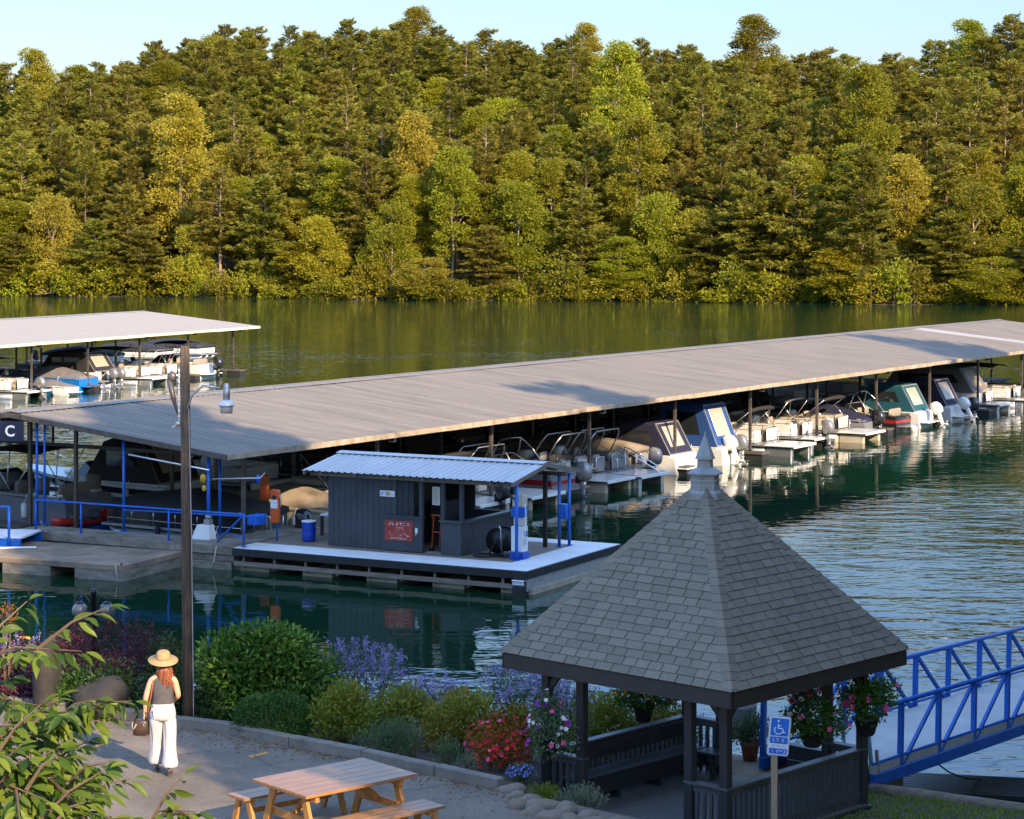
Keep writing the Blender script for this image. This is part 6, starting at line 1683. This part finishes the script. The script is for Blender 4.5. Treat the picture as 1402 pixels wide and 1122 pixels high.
# landing slab for the gangway, gangway itself
b = MB(); b.hexa([(2.7, 35.9, 1.1), (5.4, 34.9, 1.1), (6.4, 36.4, 1.1), (3.7, 37.6, 1.1), (2.7, 35.9, 1.52), (5.4, 34.9, 1.52), (6.4, 36.4, 1.52), (3.7, 37.6, 1.52)])
tag(b.build('landing', M['concrete_deck'], bevel=.02), kind='structure')
gd2 = Vector((.585, .811, 0)); ga = math.atan2(.811, .585)
gw2 = thing('gangway', 'blue truss gangway with grey deck leaving the gazebo landing at right', 'gangway', (6.27 - .585 * 1.0, 36.0 - .811 * 1.0, 1.55), ga)
gw2.rotation_euler = (0, math.radians(2.4), ga)
LG = 16.0
for y, nm in ((0, 'near'), (2.0, 'far')):
    b = MB(); b.bar((0, y, .10), (LG, y, .10), .10, .20); b.build('bottom_chord', M['blue_paint'], gw2, bevel=.01)
    b = MB(); b.tube([(0.0, y, 1.22), (LG, y, 1.22)], .04, 10); b.build('top_rail', M['blue_paint'], gw2)
    b = MB(); b.tube([(0, y, .36), (LG, y, .36)], .025, 8); b.build('low_rail', M['blue_paint'], gw2)
    k = 0; x = 1.0 if y == 0 else .05
    while x < LG:
        b = MB(); b.box(x - .04, x + .04, y - .04, y + .04, 0.0, 1.2); b.build('upright', M['blue_paint'], gw2)
        b = MB()
        if y == 0 or x < 3: b.bar((x + .08, y, .2), (x + 1.35, y, 1.18), .055, .055)
        else: b.bar((x + .08, y, 1.18), (x + 1.35, y, .22), .055, .055)
        b.build('diagonal', M['blue_paint'], gw2)
        x += 1.42; k += 1
b = MB(); b.box(.2, LG, .06, 1.94, .24, .30); b.build('deck', M['gangway_deck'], gw2)
b = MB(); b.box(0, LG, -.02, .055, .205, .33); b.build('toe_board', M['gangway_deck'], gw2)

# log edging of the lawn, lawn, low dock beyond
b = MB(); b.smooth = True
pts = [P(1192, 1084, 1.5), P(1240, 1090, 1.5), P(1300, 1098, 1.5), P(1360, 1107, 1.5), P(1425, 1116, 1.5)]
for q in pts: q.z = 1.52
b.tube([tuple(q) for q in pts], [.11, .12, .11, .12, .115], 10)
o = b.build('edging_log', M['log_wood']); tag(o, 'grey weathered log edging the small lawn at lower right', 'log')
n = 9000
gx = rng.uniform(2.4, 9.6, n); gy = rng.uniform(29.4, 36.2, n)
pp = []
for x, y in zip(gx, gy):
    if y < kerb_y(x) + .6 or y > shore_y(x) - .5: continue
    lx, ly = (Matrix.Rotation(-gz_r, 3, 'Z') @ (Vector((x, y, 0)) - Vector((gz_c.x, gz_c.y, 0)))).xy
    if abs(lx) < 1.85 and abs(ly) < 1.85: continue
    pp.append((x, y, ground_z(x, y) - .01))
pp = np.array(pp); n = len(pp); ax = rng.normal(size=(n, 3)) * .45; ax[:, 2] = 1
tag(cards('grass', np.repeat(pp, 3, 0) + np.random.default_rng(3).normal(size=(3 * n, 3)) * [.04, .04, 0], np.repeat(ax, 3, 0) + np.random.default_rng(4).normal(size=(3 * n, 3)) * [.4, .4, 0], np.random.default_rng(5).normal(size=(3 * n, 3)), .075, .016, M['lawn_blades']), kind='stuff')
b = MB(); b.hexa([(2.6, 29.6, 1.3), (9.5, 27, 1.3), (9.2, 34.4, 1.3), (2.6, 36.0, 1.3), (2.6, 29.6, 1.31), (9.5, 27, 1.31), (9.2, 34.4, 1.31), (2.6, 36.0, 1.31)])
q = P(1236, 1082, .42)
ld = thing('low_dock', 'low dark plank dock at the water beyond the lawn at lower right', 'dock', q, math.radians(-12))
b = MB(); y = -.25
while y < 1.0: b.box(-random.uniform(0, .08), 2.9, y, y + .16, .0, .05); b.box(2.92, 6, y, y + .16, .0, .045); y += .178
b.build('plank_deck', M['float_black'], ld)
b = MB()
for x in (.2, 1.9, 3.6, 5.2):
    for y in (-.15, .85): b.box(x, x + .12, y, y + .12, -.9, -.002)
b.box(0, 6, -.24, -.18, -.16, -.004); b.build('support', M['rubber'], ld)
b = MB(); b.tube([P(1281, 1044, 1.3), P(1300, 1058, .9), P(1322, 1066, .6), P(1345, 1068, .45)], .014, 6); tag(b.build('cable', M['rubber']), 'thin black cable drooping from the gangway to the low dock', 'cable')

# ================================================================== street furniture
# wooden utility pole with yard light
d = 35.75; q = base(258, d); zt = Zat(474, d) - q.z
up = thing('utility_pole', 'tall weathered wooden pole with a bracket light, beside the kerb', 'lamp pole', q)
b = MB(); off = w_of(-5, d)
b.tube([(0, 0, -.2), (off * .5, 0, zt * .5), (off, 0, zt)], [.092, .085, .075], 16); b.build('pole', M['pole_wood'], up)
h1 = Zat(533, d) - q.z
b = MB(); b.tube([(off + .05, -.07, h1 - .33), (off + .12, -.08, h1 - .1), (off + .3, -.08, h1 + .06), (off + .58, -.08, h1 + .02)], .018, 8); b.build('bracket_arm', M['galv'], up)
lx = w_of(311 - 258, d); z1 = Zat(534, d) - q.z
b = MB(); b.lathe([(.055, .0), (.058, .18), (.045, .19), (.045, .25), (.03, .27), (0, .27)], 16, (lx, -.08, z1 - .16)); lo = b.build('lamp_housing', M['galv'], up)
b = MB(); b.lathe([(.06, 0.01), (.125, -.06), (.13, -.085), (.118, -.085), (.05, -.0)], 24, (lx, -.08, z1 - .165)); b.build('lamp_shade', M['lamp_reflector'], up)
b = MB(); b.lathe([(.112, -.086), (.095, -.20), (.09, -.205), (0, -.205)], 24, (lx, -.08, z1 - .165)); b.build('lamp_lens', M['lamp_lens'], up)
b = MB(); b.tube([(off - .09, -.03, Zat(505, d) - q.z), (off - .09, -.03, Zat(578, d) - q.z)], .014, 6)
z = Zat(578, d) - q.z
while z < Zat(505, d) - q.z: b.ball((off - .085, -.05, z), .016); z += .09
b.build('insulator_strip', M['white_paint'], up)
b = MB(); b.tube([(off - .11, -.03, Zat(568, d) - q.z), (off - .18, -.03, Zat(545, d) - q.z), (off - .24, -.04, Zat(520, d) - q.z)], [.01, .04, .05], 8); b.ball((off - .2, -.05, Zat(516, d) - q.z), .085, .9, .6, 1.0); b.build('floodlight_bracket', M['steel_post'], up)
b = MB(); b.ball((off - .10, -.06, Zat(580, d) - q.z), .045); b.tube([(off - .1, -.05, Zat(580, d) - q.z), (off - .2, -.08, Zat(585, d) - q.z)], .01, 5); b.build('bracket_clamp', M['galv'], up)
b = MB(); b.tube([(.09, -.04, 0), (off * .5 + .085, -.04, zt * .5), (off + .07, -.05, h1 - .3)], .009, 5); b.build('conduit', M['galv'], up)

# twin globe lamp
d = 38.6; q = base(128, d)
lp = thing('globe_lamp', 'black lamp post with two dark glass globes above the purple maple', 'lamp', q)
zt = Zat(806, d) - q.z; zg = Zat(835, d) - q.z
b = MB(); b.lathe([(.09, 0), (.07, .3), (.045, .35), (.045, zt - .10), (.06, zt - .09), (.05, zt - .02), (.02, zt)], 14); b.build('post', M['black_metal'], lp)
for s in (-1, 1):
    b = MB(); b.tube([(0, 0, zg - .12), (s * .12, 0, zg - .08), (s * .06, 0, zg + .13), (s * .14, 0, zg + .24), (s * .24, 0, zg + .19), (s * .25, 0, zg + .13)], .016, 7); b.build('scroll_arm', M['black_metal'], lp)
    b = MB(); b.ball((s * .235, 0, zg - .01), .135, seg=24, rows=14); g = b.build('globe', M['globe_glass'], lp)
    b = MB(); b.lathe([(.03, .155), (.07, .13), (.075, .115), (.02, .12)], 14, (s * .235, 0, zg - .01)); b.build('cap', M['black_metal'], g)

# accessible-parking sign
q = P(1063, 1190, 1.62); d = 31.0; q = D(1060, d); q.z = ground_z(q.x, q.y)
sp = thing('parking_sign', 'blue and white wheelchair parking sign on a wooden post before the gazebo', 'sign', q, math.radians(-4))
zc = Zat(1007, d) - q.z
b = MB(); b.box(-.045, .045, -.02, .04, -.3, zc + .12); b.build('post', M['sign_post'], sp, bevel=.006)
pan = bpy.data.objects.new('panel', None); bpy.data.objects.remove(pan)
Mx = Matrix.Translation((.065, -.035, zc)) @ Matrix.Rotation(math.radians(5), 4, 'Y')
def rrect(b, x0, x1, z0_, z1_, y0, y1, r, n=5):
    pts = []
    for cx_, cz_, a0 in ((x1 - r, z1_ - r, 0), (x0 + r, z1_ - r, 90), (x0 + r, z0_ + r, 180), (x1 - r, z0_ + r, 270)):
        for i in range(n): a = math.radians(a0 + 90 * i / (n - 1)); pts.append((cx_ + r * math.cos(a), cz_ + r * math.sin(a)))
    b.loft([[(x, y1, z) for x, z in pts], [(x, y0, z) for x, z in pts]])
pw, ph = .150, .275
b = MB(); b.M = Mx; rrect(b, -pw, pw, -ph, ph, -.004, .004, .035); po = b.build('panel', M['sign_grey'], sp)
b = MB(); b.M = Mx; rrect(b, -pw + .012, pw - .012, -ph + .012, ph - .012, -.007, -.0045, .028); b.build('white_border', M['sign_white'], po)
b = MB(); b.M = Mx; rrect(b, -pw + .026, pw - .026, .0, ph - .028, -.010, -.0075, .012); rrect(b, -pw + .026, pw - .026, -.105, -.012, -.010, -.0075, .012); rrect(b, -pw + .026, pw - .026, -ph + .024, -.172, -.010, -.0075, .012); b.build('blue_field', M['sign_blue'], po)
b = MB(); b.M = Mx
y = -.0115
def st(a, c, w): b.bar((a[0], y, a[1]), (c[0], y, c[1]), w, .004, up=(0, 1, 0))
cxs, czs, r = -.012, .085, .058
for i in range(13):
    a0, a1 = math.radians(140 + i * 17), math.radians(140 + (i + 1) * 17)
    st((cxs + r * math.cos(a0), czs + r * math.sin(a0)), (cxs + r * math.cos(a1), czs + r * math.sin(a1)), .014)
st((-.022, .165), (-.022, .105), .016); st((-.022, .143), (.022, .143), .012); st((-.022, .106), (.040, .106), .016); st((.038, .108), (.060, .048), .016); st((.056, .05), (.082, .058), .014)
b.tube([(-.022, y + .002, .205), (-.022, y - .002, .205)], .017, 12)
b.build('wheelchair_symbol', M['sign_white'], po)
b = MB(); b.M = Mx; b.m = 0; scribble(b, -.08, .085, -.0105, -.078, .045, 71); scribble(b, -.08, .09, -.0105, -ph + .042, .045, 73); b.m = 1; scribble(b, -.09, .1, -.0078, -.150, .022, 72, .6)
b.build('lettering', [M['sign_white'], M['sign_blue']], po)

# picnic table and two benches
ta = math.radians(41); tc_ = Vector((-2.31, 29.15, PARK_Z)); 
tb = thing('picnic_table', 'varnished wooden picnic table with splayed legs on the asphalt', 'picnic table', tc_, ta)
TL, TW = .90, .60
for k in range(6):
    w = 2 * TW / 6; b = MB(); y = -TW + k * w; b.box(-TL - .0, TL, y + .002, y + w - .002, .705, .75); b.build('tabletop_plank', M['pine_plank'], tb, bevel=.006)
for s in (-1, 1):
    b = MB(); x = s * (TL - .22); b.box(x - .03, x + .03, -TW + .06, TW - .06, .615, .702); b.build('batten', M['pine_leg'], tb, bevel=.004)
    for sy in (-1, 1):
        b = MB(); b.bar((x + s * .06, sy * .32, .70), (x + s * .06, sy * .58, 0.0), .05, .11, up=(0, 1, .4)); b.build('leg', M['pine_leg'], tb, bevel=.004)
    b = MB(); b.bar((x + s * .01, -.46, .34), (x + s * .01, .46, .34), .045, .10); b.build('crossbar', M['pine_leg'], tb, bevel=.004)
    b = MB(); b.bar((x, 0, .36), (x - s * .42, 0, .70), .05, .09); b.build('brace', M['pine_leg'], tb, bevel=.004)
def bench(label, c, L, w, planks, top='pine_plank'):
    t = thing('picnic_bench', label, 'bench', c, ta)
    for k in range(planks):
        pw_ = w / planks; b = MB(); b.box(-L / 2, L / 2, -w / 2 + k * pw_ + .004, -w / 2 + (k + 1) * pw_ - .004, .41, .45); b.build('seat_plank', M[top], t, bevel=.006)
    for s in (-1, 1):
        x = s * (L / 2 - .18)
        b = MB(); b.box(x - .025, x + .025, -w / 2 + .05, w / 2 - .05, .335, .406); b.build('batten', M['pine_leg'], t, bevel=.004)
        for sy in (-1, 1):
            b = MB(); b.bar((x + s * .05, sy * (w / 2 - .10), .405), (x + s * .05, sy * (w / 2 + .04), 0), .05, .09, up=(0, 1, .3)); b.build('leg', M['pine_leg'], t, bevel=.004)
    b = MB(); b.bar((-L / 2 + .18, 0, .22), (L / 2 - .18, 0, .22), .04, .07); b.build('stretcher', M['pine_leg'], t, bevel=.004)
bench('wooden bench in front of the picnic table at the bottom edge', Vector((-1.66, 28.43, PARK_Z)), 1.72, .46, 3)
bench('wooden bench behind the left end of the picnic table with glossy bluish seat', Vector((-2.98, 29.86, PARK_Z)), 1.72, .40, 2)

# ================================================================== leafy branches close to the camera at lower left
def leaf_branch_tree():
    t = thing('foreground_tree', 'leafy tree branches hanging in at the lower left, close to the viewer', 'tree', (-2.9, 7.0, PARK_Z))
    Rg = np.random.default_rng(17)
    o3 = Vector((-2.9, 7.0, PARK_Z))
    def W3(px, py, d): q = D(px, d); q.z = Zat(py, d); return q - o3
    b = MB(); b.tube([(0, 0, -.3), (.05, .05, 2.5), (.0, 0, 4.6), (.15, .0, 6.6), (.3, .1, 7.4)], [.16, .13, .1, .06, .02], 10); b.build('trunk', M['bark'], t)
    P_ = []; A_ = []; N_ = []; S_ = []
    twigs = MB()
    def spray(pts, n, size, spread=.5, tipup=0.0):
        pts = [Vector(p) for p in pts]
        twigs.tube([tuple(p) for p in pts], [.0065 * (1 - .75 * i / (len(pts) - 1)) for i in range(len(pts))], 5)
        seg = [(a, c, (c - a).length) for a, c in zip(pts, pts[1:])]; tot = sum(s[2] for s in seg)
        for i in range(n):
            f = (i + Rg.uniform(.0, .9)) / n * tot; 
            for a, c, l in seg:
                if f <= l: break
                f -= l
            p = a + (c - a) * min(1, f / l); d_ = (c - a).normalized()
            sd = d_.cross(Vector((0, 0, 1))).normalized() * (1 if i % 2 else -1)
            ax = d_ * Rg.uniform(.35, .9) + sd * Rg.uniform(.25, .9) * spread * 2 + Vector((0, 0, -.45 + tipup)) + Vector(Rg.normal(size=3) * .2)
            P_.append(p); A_.append(ax.normalized()); N_.append(Vector((0, -.35, .9)) + Vector(Rg.normal(size=3) * .35)); S_.append(size * Rg.uniform(.75, 1.15))
        P_.append(pts[-1]); A_.append((pts[-1] - pts[-2]).normalized() + Vector((0, 0, -.2))); N_.append(Vector((0, -.3, .9))); S_.append(size)
    def sub(px0, py0, px1, py1, d, n, k=3, size=.068):
        px1 -= 34 if px1 > 60 and py0 > 960 and py0 < 1125 else 0
        a = W3(px0, py0, d); c = W3(px1, py1, d - .1); m = (a + c) / 2 + Vector((0, 0, .05))
        spray([a, m, c], int(n * 1.9), size)
        for j in range(k):
            f = .2 + .7 * j / max(1, k); s = a + (c - a) * f + Vector((0, 0, .03))
            e = s + (c - a) * Rg.uniform(.25, .45) + Vector((Rg.normal() * .03, Rg.normal() * .12, Rg.uniform(-.13, .14)))
            spray([s, (s + e) / 2 + Vector((0, 0, .02)), e], max(6, int(n * .95)), size * .95)
    sub(-70, 925, 112, 892, 6.9, 14, 3)
    sub(-60, 985, 60, 968, 7.1, 12, 2)
    sub(-60, 1040, 175, 985, 6.8, 18, 6)
    sub(-60, 1060, 120, 1005, 7.0, 16, 5)
    sub(-60, 1085, 175, 1085, 6.7, 18, 6)
    sub(-60, 1110, 168, 1058, 7.0, 17, 5)
    sub(-60, 1130, 140, 1120, 6.8, 17, 6)
    sub(-60, 1070, 70, 1050, 6.6, 14, 5)
    sub(-60, 1150, 110, 1145, 6.5, 15, 5)
    sub(-40, 1100, 60, 1095, 6.5, 13, 5)
    sub(120, 1170, 178, 1120, 6.7, 6, 1); sub(190, 1150, 268, 1112, 6.8, 8, 2)
    twigs.tube([tuple(W3(-330, 1010, 7.2)), tuple(W3(-160, 1040, 7.0)), tuple(W3(-60, 1045, 6.9))], [.03, .018, .008], 7)
    twigs.tube([tuple(W3(-330, 1020, 7.2)), tuple(W3(-160, 960, 7.0)), tuple(W3(-65, 930, 6.95))], [.03, .016, .007], 7)
    twigs.tube([tuple(W3(-330, 1050, 7.1)), tuple(W3(-150, 1110, 6.9)), tuple(W3(-55, 1110, 6.8))], [.03, .018, .008], 7)
    twigs.tube([tuple(W3(-100, 1190, 6.7)), tuple(W3(60, 1180, 6.7)), tuple(W3(195, 1150, 6.75))], [.02, .014, .008], 6)
    twigs.build('branch', M['twig'], t)
    # curved pointed leaves, folded along the midrib
    vs = []; fs = []; prof = [(0, .0), (.08, .12), (.25, .34), (.45, .42), (.65, .36), (.85, .17), (1.0, .0)]
    for p, a, n, s in zip(P_, A_, N_, S_):
        sd = a.cross(n).normalized(); u = sd.cross(a).normalized(); k0 = len(vs); dr_ = Rg.uniform(.10, .34)
        for f, w in prof:
            c = p + a * (f * s) - u * (dr_ * s * f * f) + a * .012
            w *= s * .82 * .5
            vs += [tuple(c - sd * w + u * w * .45), tuple(c), tuple(c + sd * w + u * w * .45)]
        for i in range(len(prof) - 1):
            q0 = k0 + i * 3
            fs += [(q0, q0 + 1, q0 + 4, q0 + 3), (q0 + 1, q0 + 2, q0 + 5, q0 + 4)]
    me = bpy.data.meshes.new('foliage'); me.from_pydata(vs, [], fs)
    for p in me.polygons: p.use_smooth = True
    link_mesh('foliage', me, M['cherry_leaves'], t)
leaf_branch_tree()
q = base(10, 38.0)
plant('orange_sapling', 'thin sprig with orange leaves at the left edge above the water', 'plant', q, [((0, 0, Zat(836, 38.) - q.z), (.22, .2, .12)), ((.1, 0, Zat(850, 38.) - q.z), (.15, .1, .06))], 120, .08, .3, 'rust_leaves', 120, stems=2, rad=(.1, 1))

# ================================================================== the woman
pz = PARK_Z; pq = P(223, 1060, pz)
pe = thing('person', 'woman in straw hat, grey sleeveless top and white wide trousers, seen from behind', 'person', pq, math.radians(4))
HS = 1.0
sk = bpy.data.meshes.new('body'); 
V = []; Ed = []; Rr = []
def jv(p, r, parent=None):
    V.append(p); Rr.append(r); i = len(V) - 1
    if parent is not None: Ed.append((parent, i))
    return i
pel = jv((0, 0, .95), .135); wa = jv((.0, .01, 1.08), .118, pel); ch = jv((0, .02, 1.25), .135, wa); nb_ = jv((0, .0, 1.40), .07, ch); nk = jv((0, .015, 1.47), .05, nb_)
h1_ = jv((0, .03, 1.55), .085, nk); h2_ = jv((0, .035, 1.62), .088, h1_); h3_ = jv((0, .03, 1.67), .06, h2_)
nose = jv((0, .125, 1.55), .016, h1_)
hands = {}
for s, el, wr in ((-1, (-.245, -.02, 1.12), (-.262, .05, .90)), (1, (.222, .02, 1.13), (.15, .20, 1.03))):
    sh = jv((s * .165, .0, 1.375), .058, nb_); e = jv(el, .043, sh); m_ = jv(tuple((Vector(el) + Vector(wr)) / 2), .038, e); w = jv(wr, .027, m_)
    d_ = (Vector(wr) - Vector(el)).normalized(); pm_ = Vector(wr) + d_ * .055; k = jv(tuple(pm_), .03, w); hands[s] = (k, pm_, d_)
    sdv = d_.cross(Vector((0, 1, 0.2))).normalized(); fw = d_.cross(sdv).normalized()
    for j, ln_ in enumerate((.07, .08, .075, .06)):
        o_ = fw * (.026 - .017 * j) 
        a_ = jv(tuple(pm_ + d_ * .035 + o_), .0095, k); c_ = jv(tuple(pm_ + d_ * (.035 + ln_ * .55) + o_ + sdv * s * .008), .0088, a_); jv(tuple(pm_ + d_ * (.035 + ln_ * .8) + o_ + sdv * s * .035), .0075, c_)
    a_ = jv(tuple(pm_ - d_ * .01 + fw * .036), .011, k); c_ = jv(tuple(pm_ + d_ * .03 + fw * .055 + sdv * s * .012), .0095, a_)
for s, fx, fy in ((-1, -.105, .16), (1, .10, -.10)):
    hp_ = jv((s * .085, 0, .88), .095, pel); kn = jv((s * .095, .03 + fy * .35, .50), .062, hp_); cf_ = jv((s * .098, fy * .75, .30), .052, kn); an = jv((fx, fy, .105), .034, cf_)
    he = jv((fx, fy - .035, .055), .03, an); ba = jv((fx, fy + .10, .035), .032, an); jv((fx, fy + .165, .026), .022, ba)
sk.from_pydata(V, Ed, []); so = bpy.data.objects.new('body', sk); COL.objects.link(so)
so.modifiers.new('skin', 'SKIN'); 
for i, sv in enumerate(sk.skin_vertices[0].data): sv.radius = (Rr[i], Rr[i] * (.78 if i in (pel, wa, ch) else 1)); sv.use_root = (i == pel)
so.modifiers.new('sub', 'SUBSURF').levels = 2; so.modifiers['sub'].render_levels = 2
bpy.context.view_layer.update()
dg = bpy.context.evaluated_depsgraph_get(); mesh_ = bpy.data.meshes.new_from_object(so.evaluated_get(dg)); bpy.data.objects.remove(so)
for p in mesh_.polygons: p.use_smooth = True
mesh_.materials.clear(); mesh_.materials.append(M['skin']); bo = bpy.data.objects.new('body', mesh_); COL.objects.link(bo); bo.parent = pe
def cloth(name, rings_, mat, parent, cap=False):
    b = MB(); b.smooth = True; b.loft(rings_, cap=cap); o = b.build(name, M[mat], parent)
    m_ = o.modifiers.new('thick', 'SOLIDIFY'); m_.thickness = .006; m_.offset = 1
    m2 = o.modifiers.new('sub', 'SUBSURF'); m2.levels = 1; m2.render_levels = 2
    return o
NR = 22
def wr_ring(c, rx, ry, seed, amp=.006, n=NR, p=2.2, tilt=0):
    Rw = random.Random(seed); ph = Rw.uniform(0, 6)
    out = []
    for i, q in enumerate(ring(c, rx, ry, n, tilt, p)):
        k = 1 + amp / rx * math.sin(i * 2.1 + ph) + amp / rx * .6 * math.sin(i * 4.7 + ph)
        out.append((c[0] + (q[0] - c[0]) * k, c[1] + (q[1] - c[1]) * k, q[2]))
    return out
# trousers: hips and two flared legs in one garment
b = MB(); b.smooth = True
b.loft([wr_ring((0, .005, 1.06), .142, .108, 1, .001), wr_ring((0, 0, 1.02), .155, .118, 2, .001), wr_ring((0, -.01, .96), .178, .138, 3, .002), wr_ring((0, -.02, .88), .192, .152, 4, .002), wr_ring((0, -.012, .81), .190, .142, 5, .002), wr_ring((0, 0, .775), .165, .11, 6, .001)])
for s, fx, fy in ((-1, -.105, .16), (1, .10, -.10)):
    b.loft([wr_ring((s * .09, -.012, .86), .098, .118, 11, .001), wr_ring((s * .098, -.008, .76), .100, .108, 12, .003), wr_ring((s * .10, .01 + fy * .12, .64), .092, .098, 13, .008), wr_ring((s * .10, .02 + fy * .30, .50), .088, .092, 14, .010), wr_ring((s * .104, fy * .62, .34), .098, .100, 15, .011), wr_ring((s * .108, fy * .85, .20), .110, .112, 16, .013), wr_ring((s * .11, fy * .98, .105), .120, .124, 17, .013)])
b.smooth = False
o = b.build('trousers', M['trousers'], pe); m2 = o.modifiers.new('sub', 'SUBSURF'); m2.levels = 1; m2.render_levels = 2
b = MB()
for s in (-1, 1): b.box(s * .08 - .045, s * .08 + .045, -.158, -.152, .88, .965)
b.loft([wr_ring((0, .005, 1.035), .154, .118, 1, .0, 20), wr_ring((0, .005, 1.065), .147, .112, 1, .0, 20)], cap=False)
b.build('waistband', M['trousers'], pe)
cloth('sleeveless_top', [wr_ring((0, .008, 1.03), .158, .120, 21, .004), wr_ring((0, .01, 1.08), .150, .118, 22, .006), wr_ring((0, .01, 1.15), .150, .120, 23, .006), wr_ring((0, .012, 1.22), .160, .126, 24, .004), wr_ring((0, .01, 1.30), .168, .118, 25, .002), wr_ring((0, .005, 1.355), .158, .098, 26, .001), wr_ring((0, .0, 1.395), .128, .078, 27, 0), wr_ring((0, .0, 1.41), .104, .068, 27, 0)], 'top_grey', pe)
# hair below the hat
b = MB(); b.smooth = True
Rh = random.Random(4)
for i in range(46):
    a = math.radians(180 + (i - 23) * 4.6); x, y = .088 * math.sin(a) * -1, .03 + .095 * math.cos(a)
    L_ = Rh.uniform(.20, .33); x += .02
    pts = [(x * .8, y * .8, 1.60), (x, y - .012, 1.54)]
    for k in range(1, 6): f = k / 5; pts.append((x * (1 + .28 * f) + .02 * f + .014 * math.sin(k * 2.2 + i), y - .018 - .012 * math.sin(k * 1.7 + i * .7) - .02 * f, 1.54 - L_ * f))
    b.tube(pts, [.018, .022, .021, .020, .017, .013, .004], 6)
b.ball((0, .025, 1.60), .104, 1, 1.02, .95); b.build('hair', M['hair'], pe)
# face: eyes, mouth and ears (turned away in the picture)
b = MB()
for s in (-1, 1): b.ball((s * .033, .113, 1.575), .011); 
b.build('eye', M['black_metal'], bo)
b = MB(); b.ball((0, .112, 1.508), .02, 1.2, .4, .35); b.build('mouth', M['gel_red'], bo)
# hat
ht_ = thing('straw_hat', 'x', 'hat'); COL.objects.unlink(ht_); bpy.data.objects.remove(ht_)
Mh = Matrix.Translation((0, .02, 1.625)) @ Matrix.Rotation(math.radians(13), 4, 'X') @ Matrix.Rotation(math.radians(3), 4, 'Y')
b = MB(); b.M = Mh
b.lathe([(.105, .0), (.106, .05), (.108, .052), (.215, .022), (.218, .028), (.214, .032), (.112, .062), (.104, .085), (.098, .135), (.082, .158), (.04, .168), (.0, .162)], 36, sx=1.0, sy=1.05)
hato = b.build('straw_hat', M['straw'], pe)
b = MB(); b.M = Mh; b.lathe([(.1125, .060), (.1085, .088), (.106, .088), (.106, .06)], 36, sx=1.0, sy=1.05); b.build('hat_band', M['straw_band'], hato)
# shoes
for s, fx, fy in ((-1, -.105, .16), (1, .10, -.10)):
    b = MB(); b.smooth = True
    b.loft([[(fx + w * math.cos(2 * math.pi * k / 12), yy, z + hgt * math.sin(2 * math.pi * k / 12)) for k in range(12)] for yy, w, z, hgt in ((fy - .075, .018, .07, .035), (fy - .05, .034, .068, .045), (fy + .02, .036, .05, .032), (fy + .10, .042, .032, .03), (fy + .17, .034, .026, .022), (fy + .20, .01, .022, .012))])
    b.smooth = False; b.box(fx - .018, fx + .018, fy - .075, fy - .035, 0.0, .06)
    b.build('shoe', M['shoe'], pe)
# hand bag held on the left forearm
bg_ = thing('handbag', 'dark brown leather bucket bag hanging from the woman left hand', 'bag', pq + Vector((-.32, .03, 0)), math.radians(4))
b = MB(); b.smooth = True
b.loft([ring((0, 0, z), rx, ry, 18, p=2.8) for z, rx, ry in ((.56, .10, .065), (.57, .118, .08), (.66, .122, .085), (.75, .115, .08), (.78, .108, .074))]); b.smooth = False
b.build('body', M['bag_leather'], bg_)
b = MB()
for y in (-.06, .06): b.tube([(-.09, y, .77), (-.08, y * .8, .86), (-.02, y * .3, .915), (.05, y * .3, .915), (.085, y * .8, .85), (.09, y, .77)], .011, 7)
b.build('handle', M['bag_leather'], bg_)
b = MB(); b.tube([(-.115, -.03, .76), (-.13, -.05, .70), (-.10, -.085, .66), (-.06, -.09, .74)], .014, 6); b.ball((.04, -.085, .72), .014); b.build('scarf', M['canvas_tan'], bg_)
b = MB(); b.tube([(-.135, -.085, 1.40), (-.148, -.125, 1.3), (-.168, -.12, 1.15), (-.20, -.06, .99), (-.23, .0, .86), (-.25, .02, .78)], .012, 6); b.tube([(-.135, -.085, 1.40), (-.13, .02, 1.43), (-.135, .1, 1.35)], .012, 6)
b.build('shoulder_strap', M['strap_brown'], bg_).location = (.32, 0, 0)
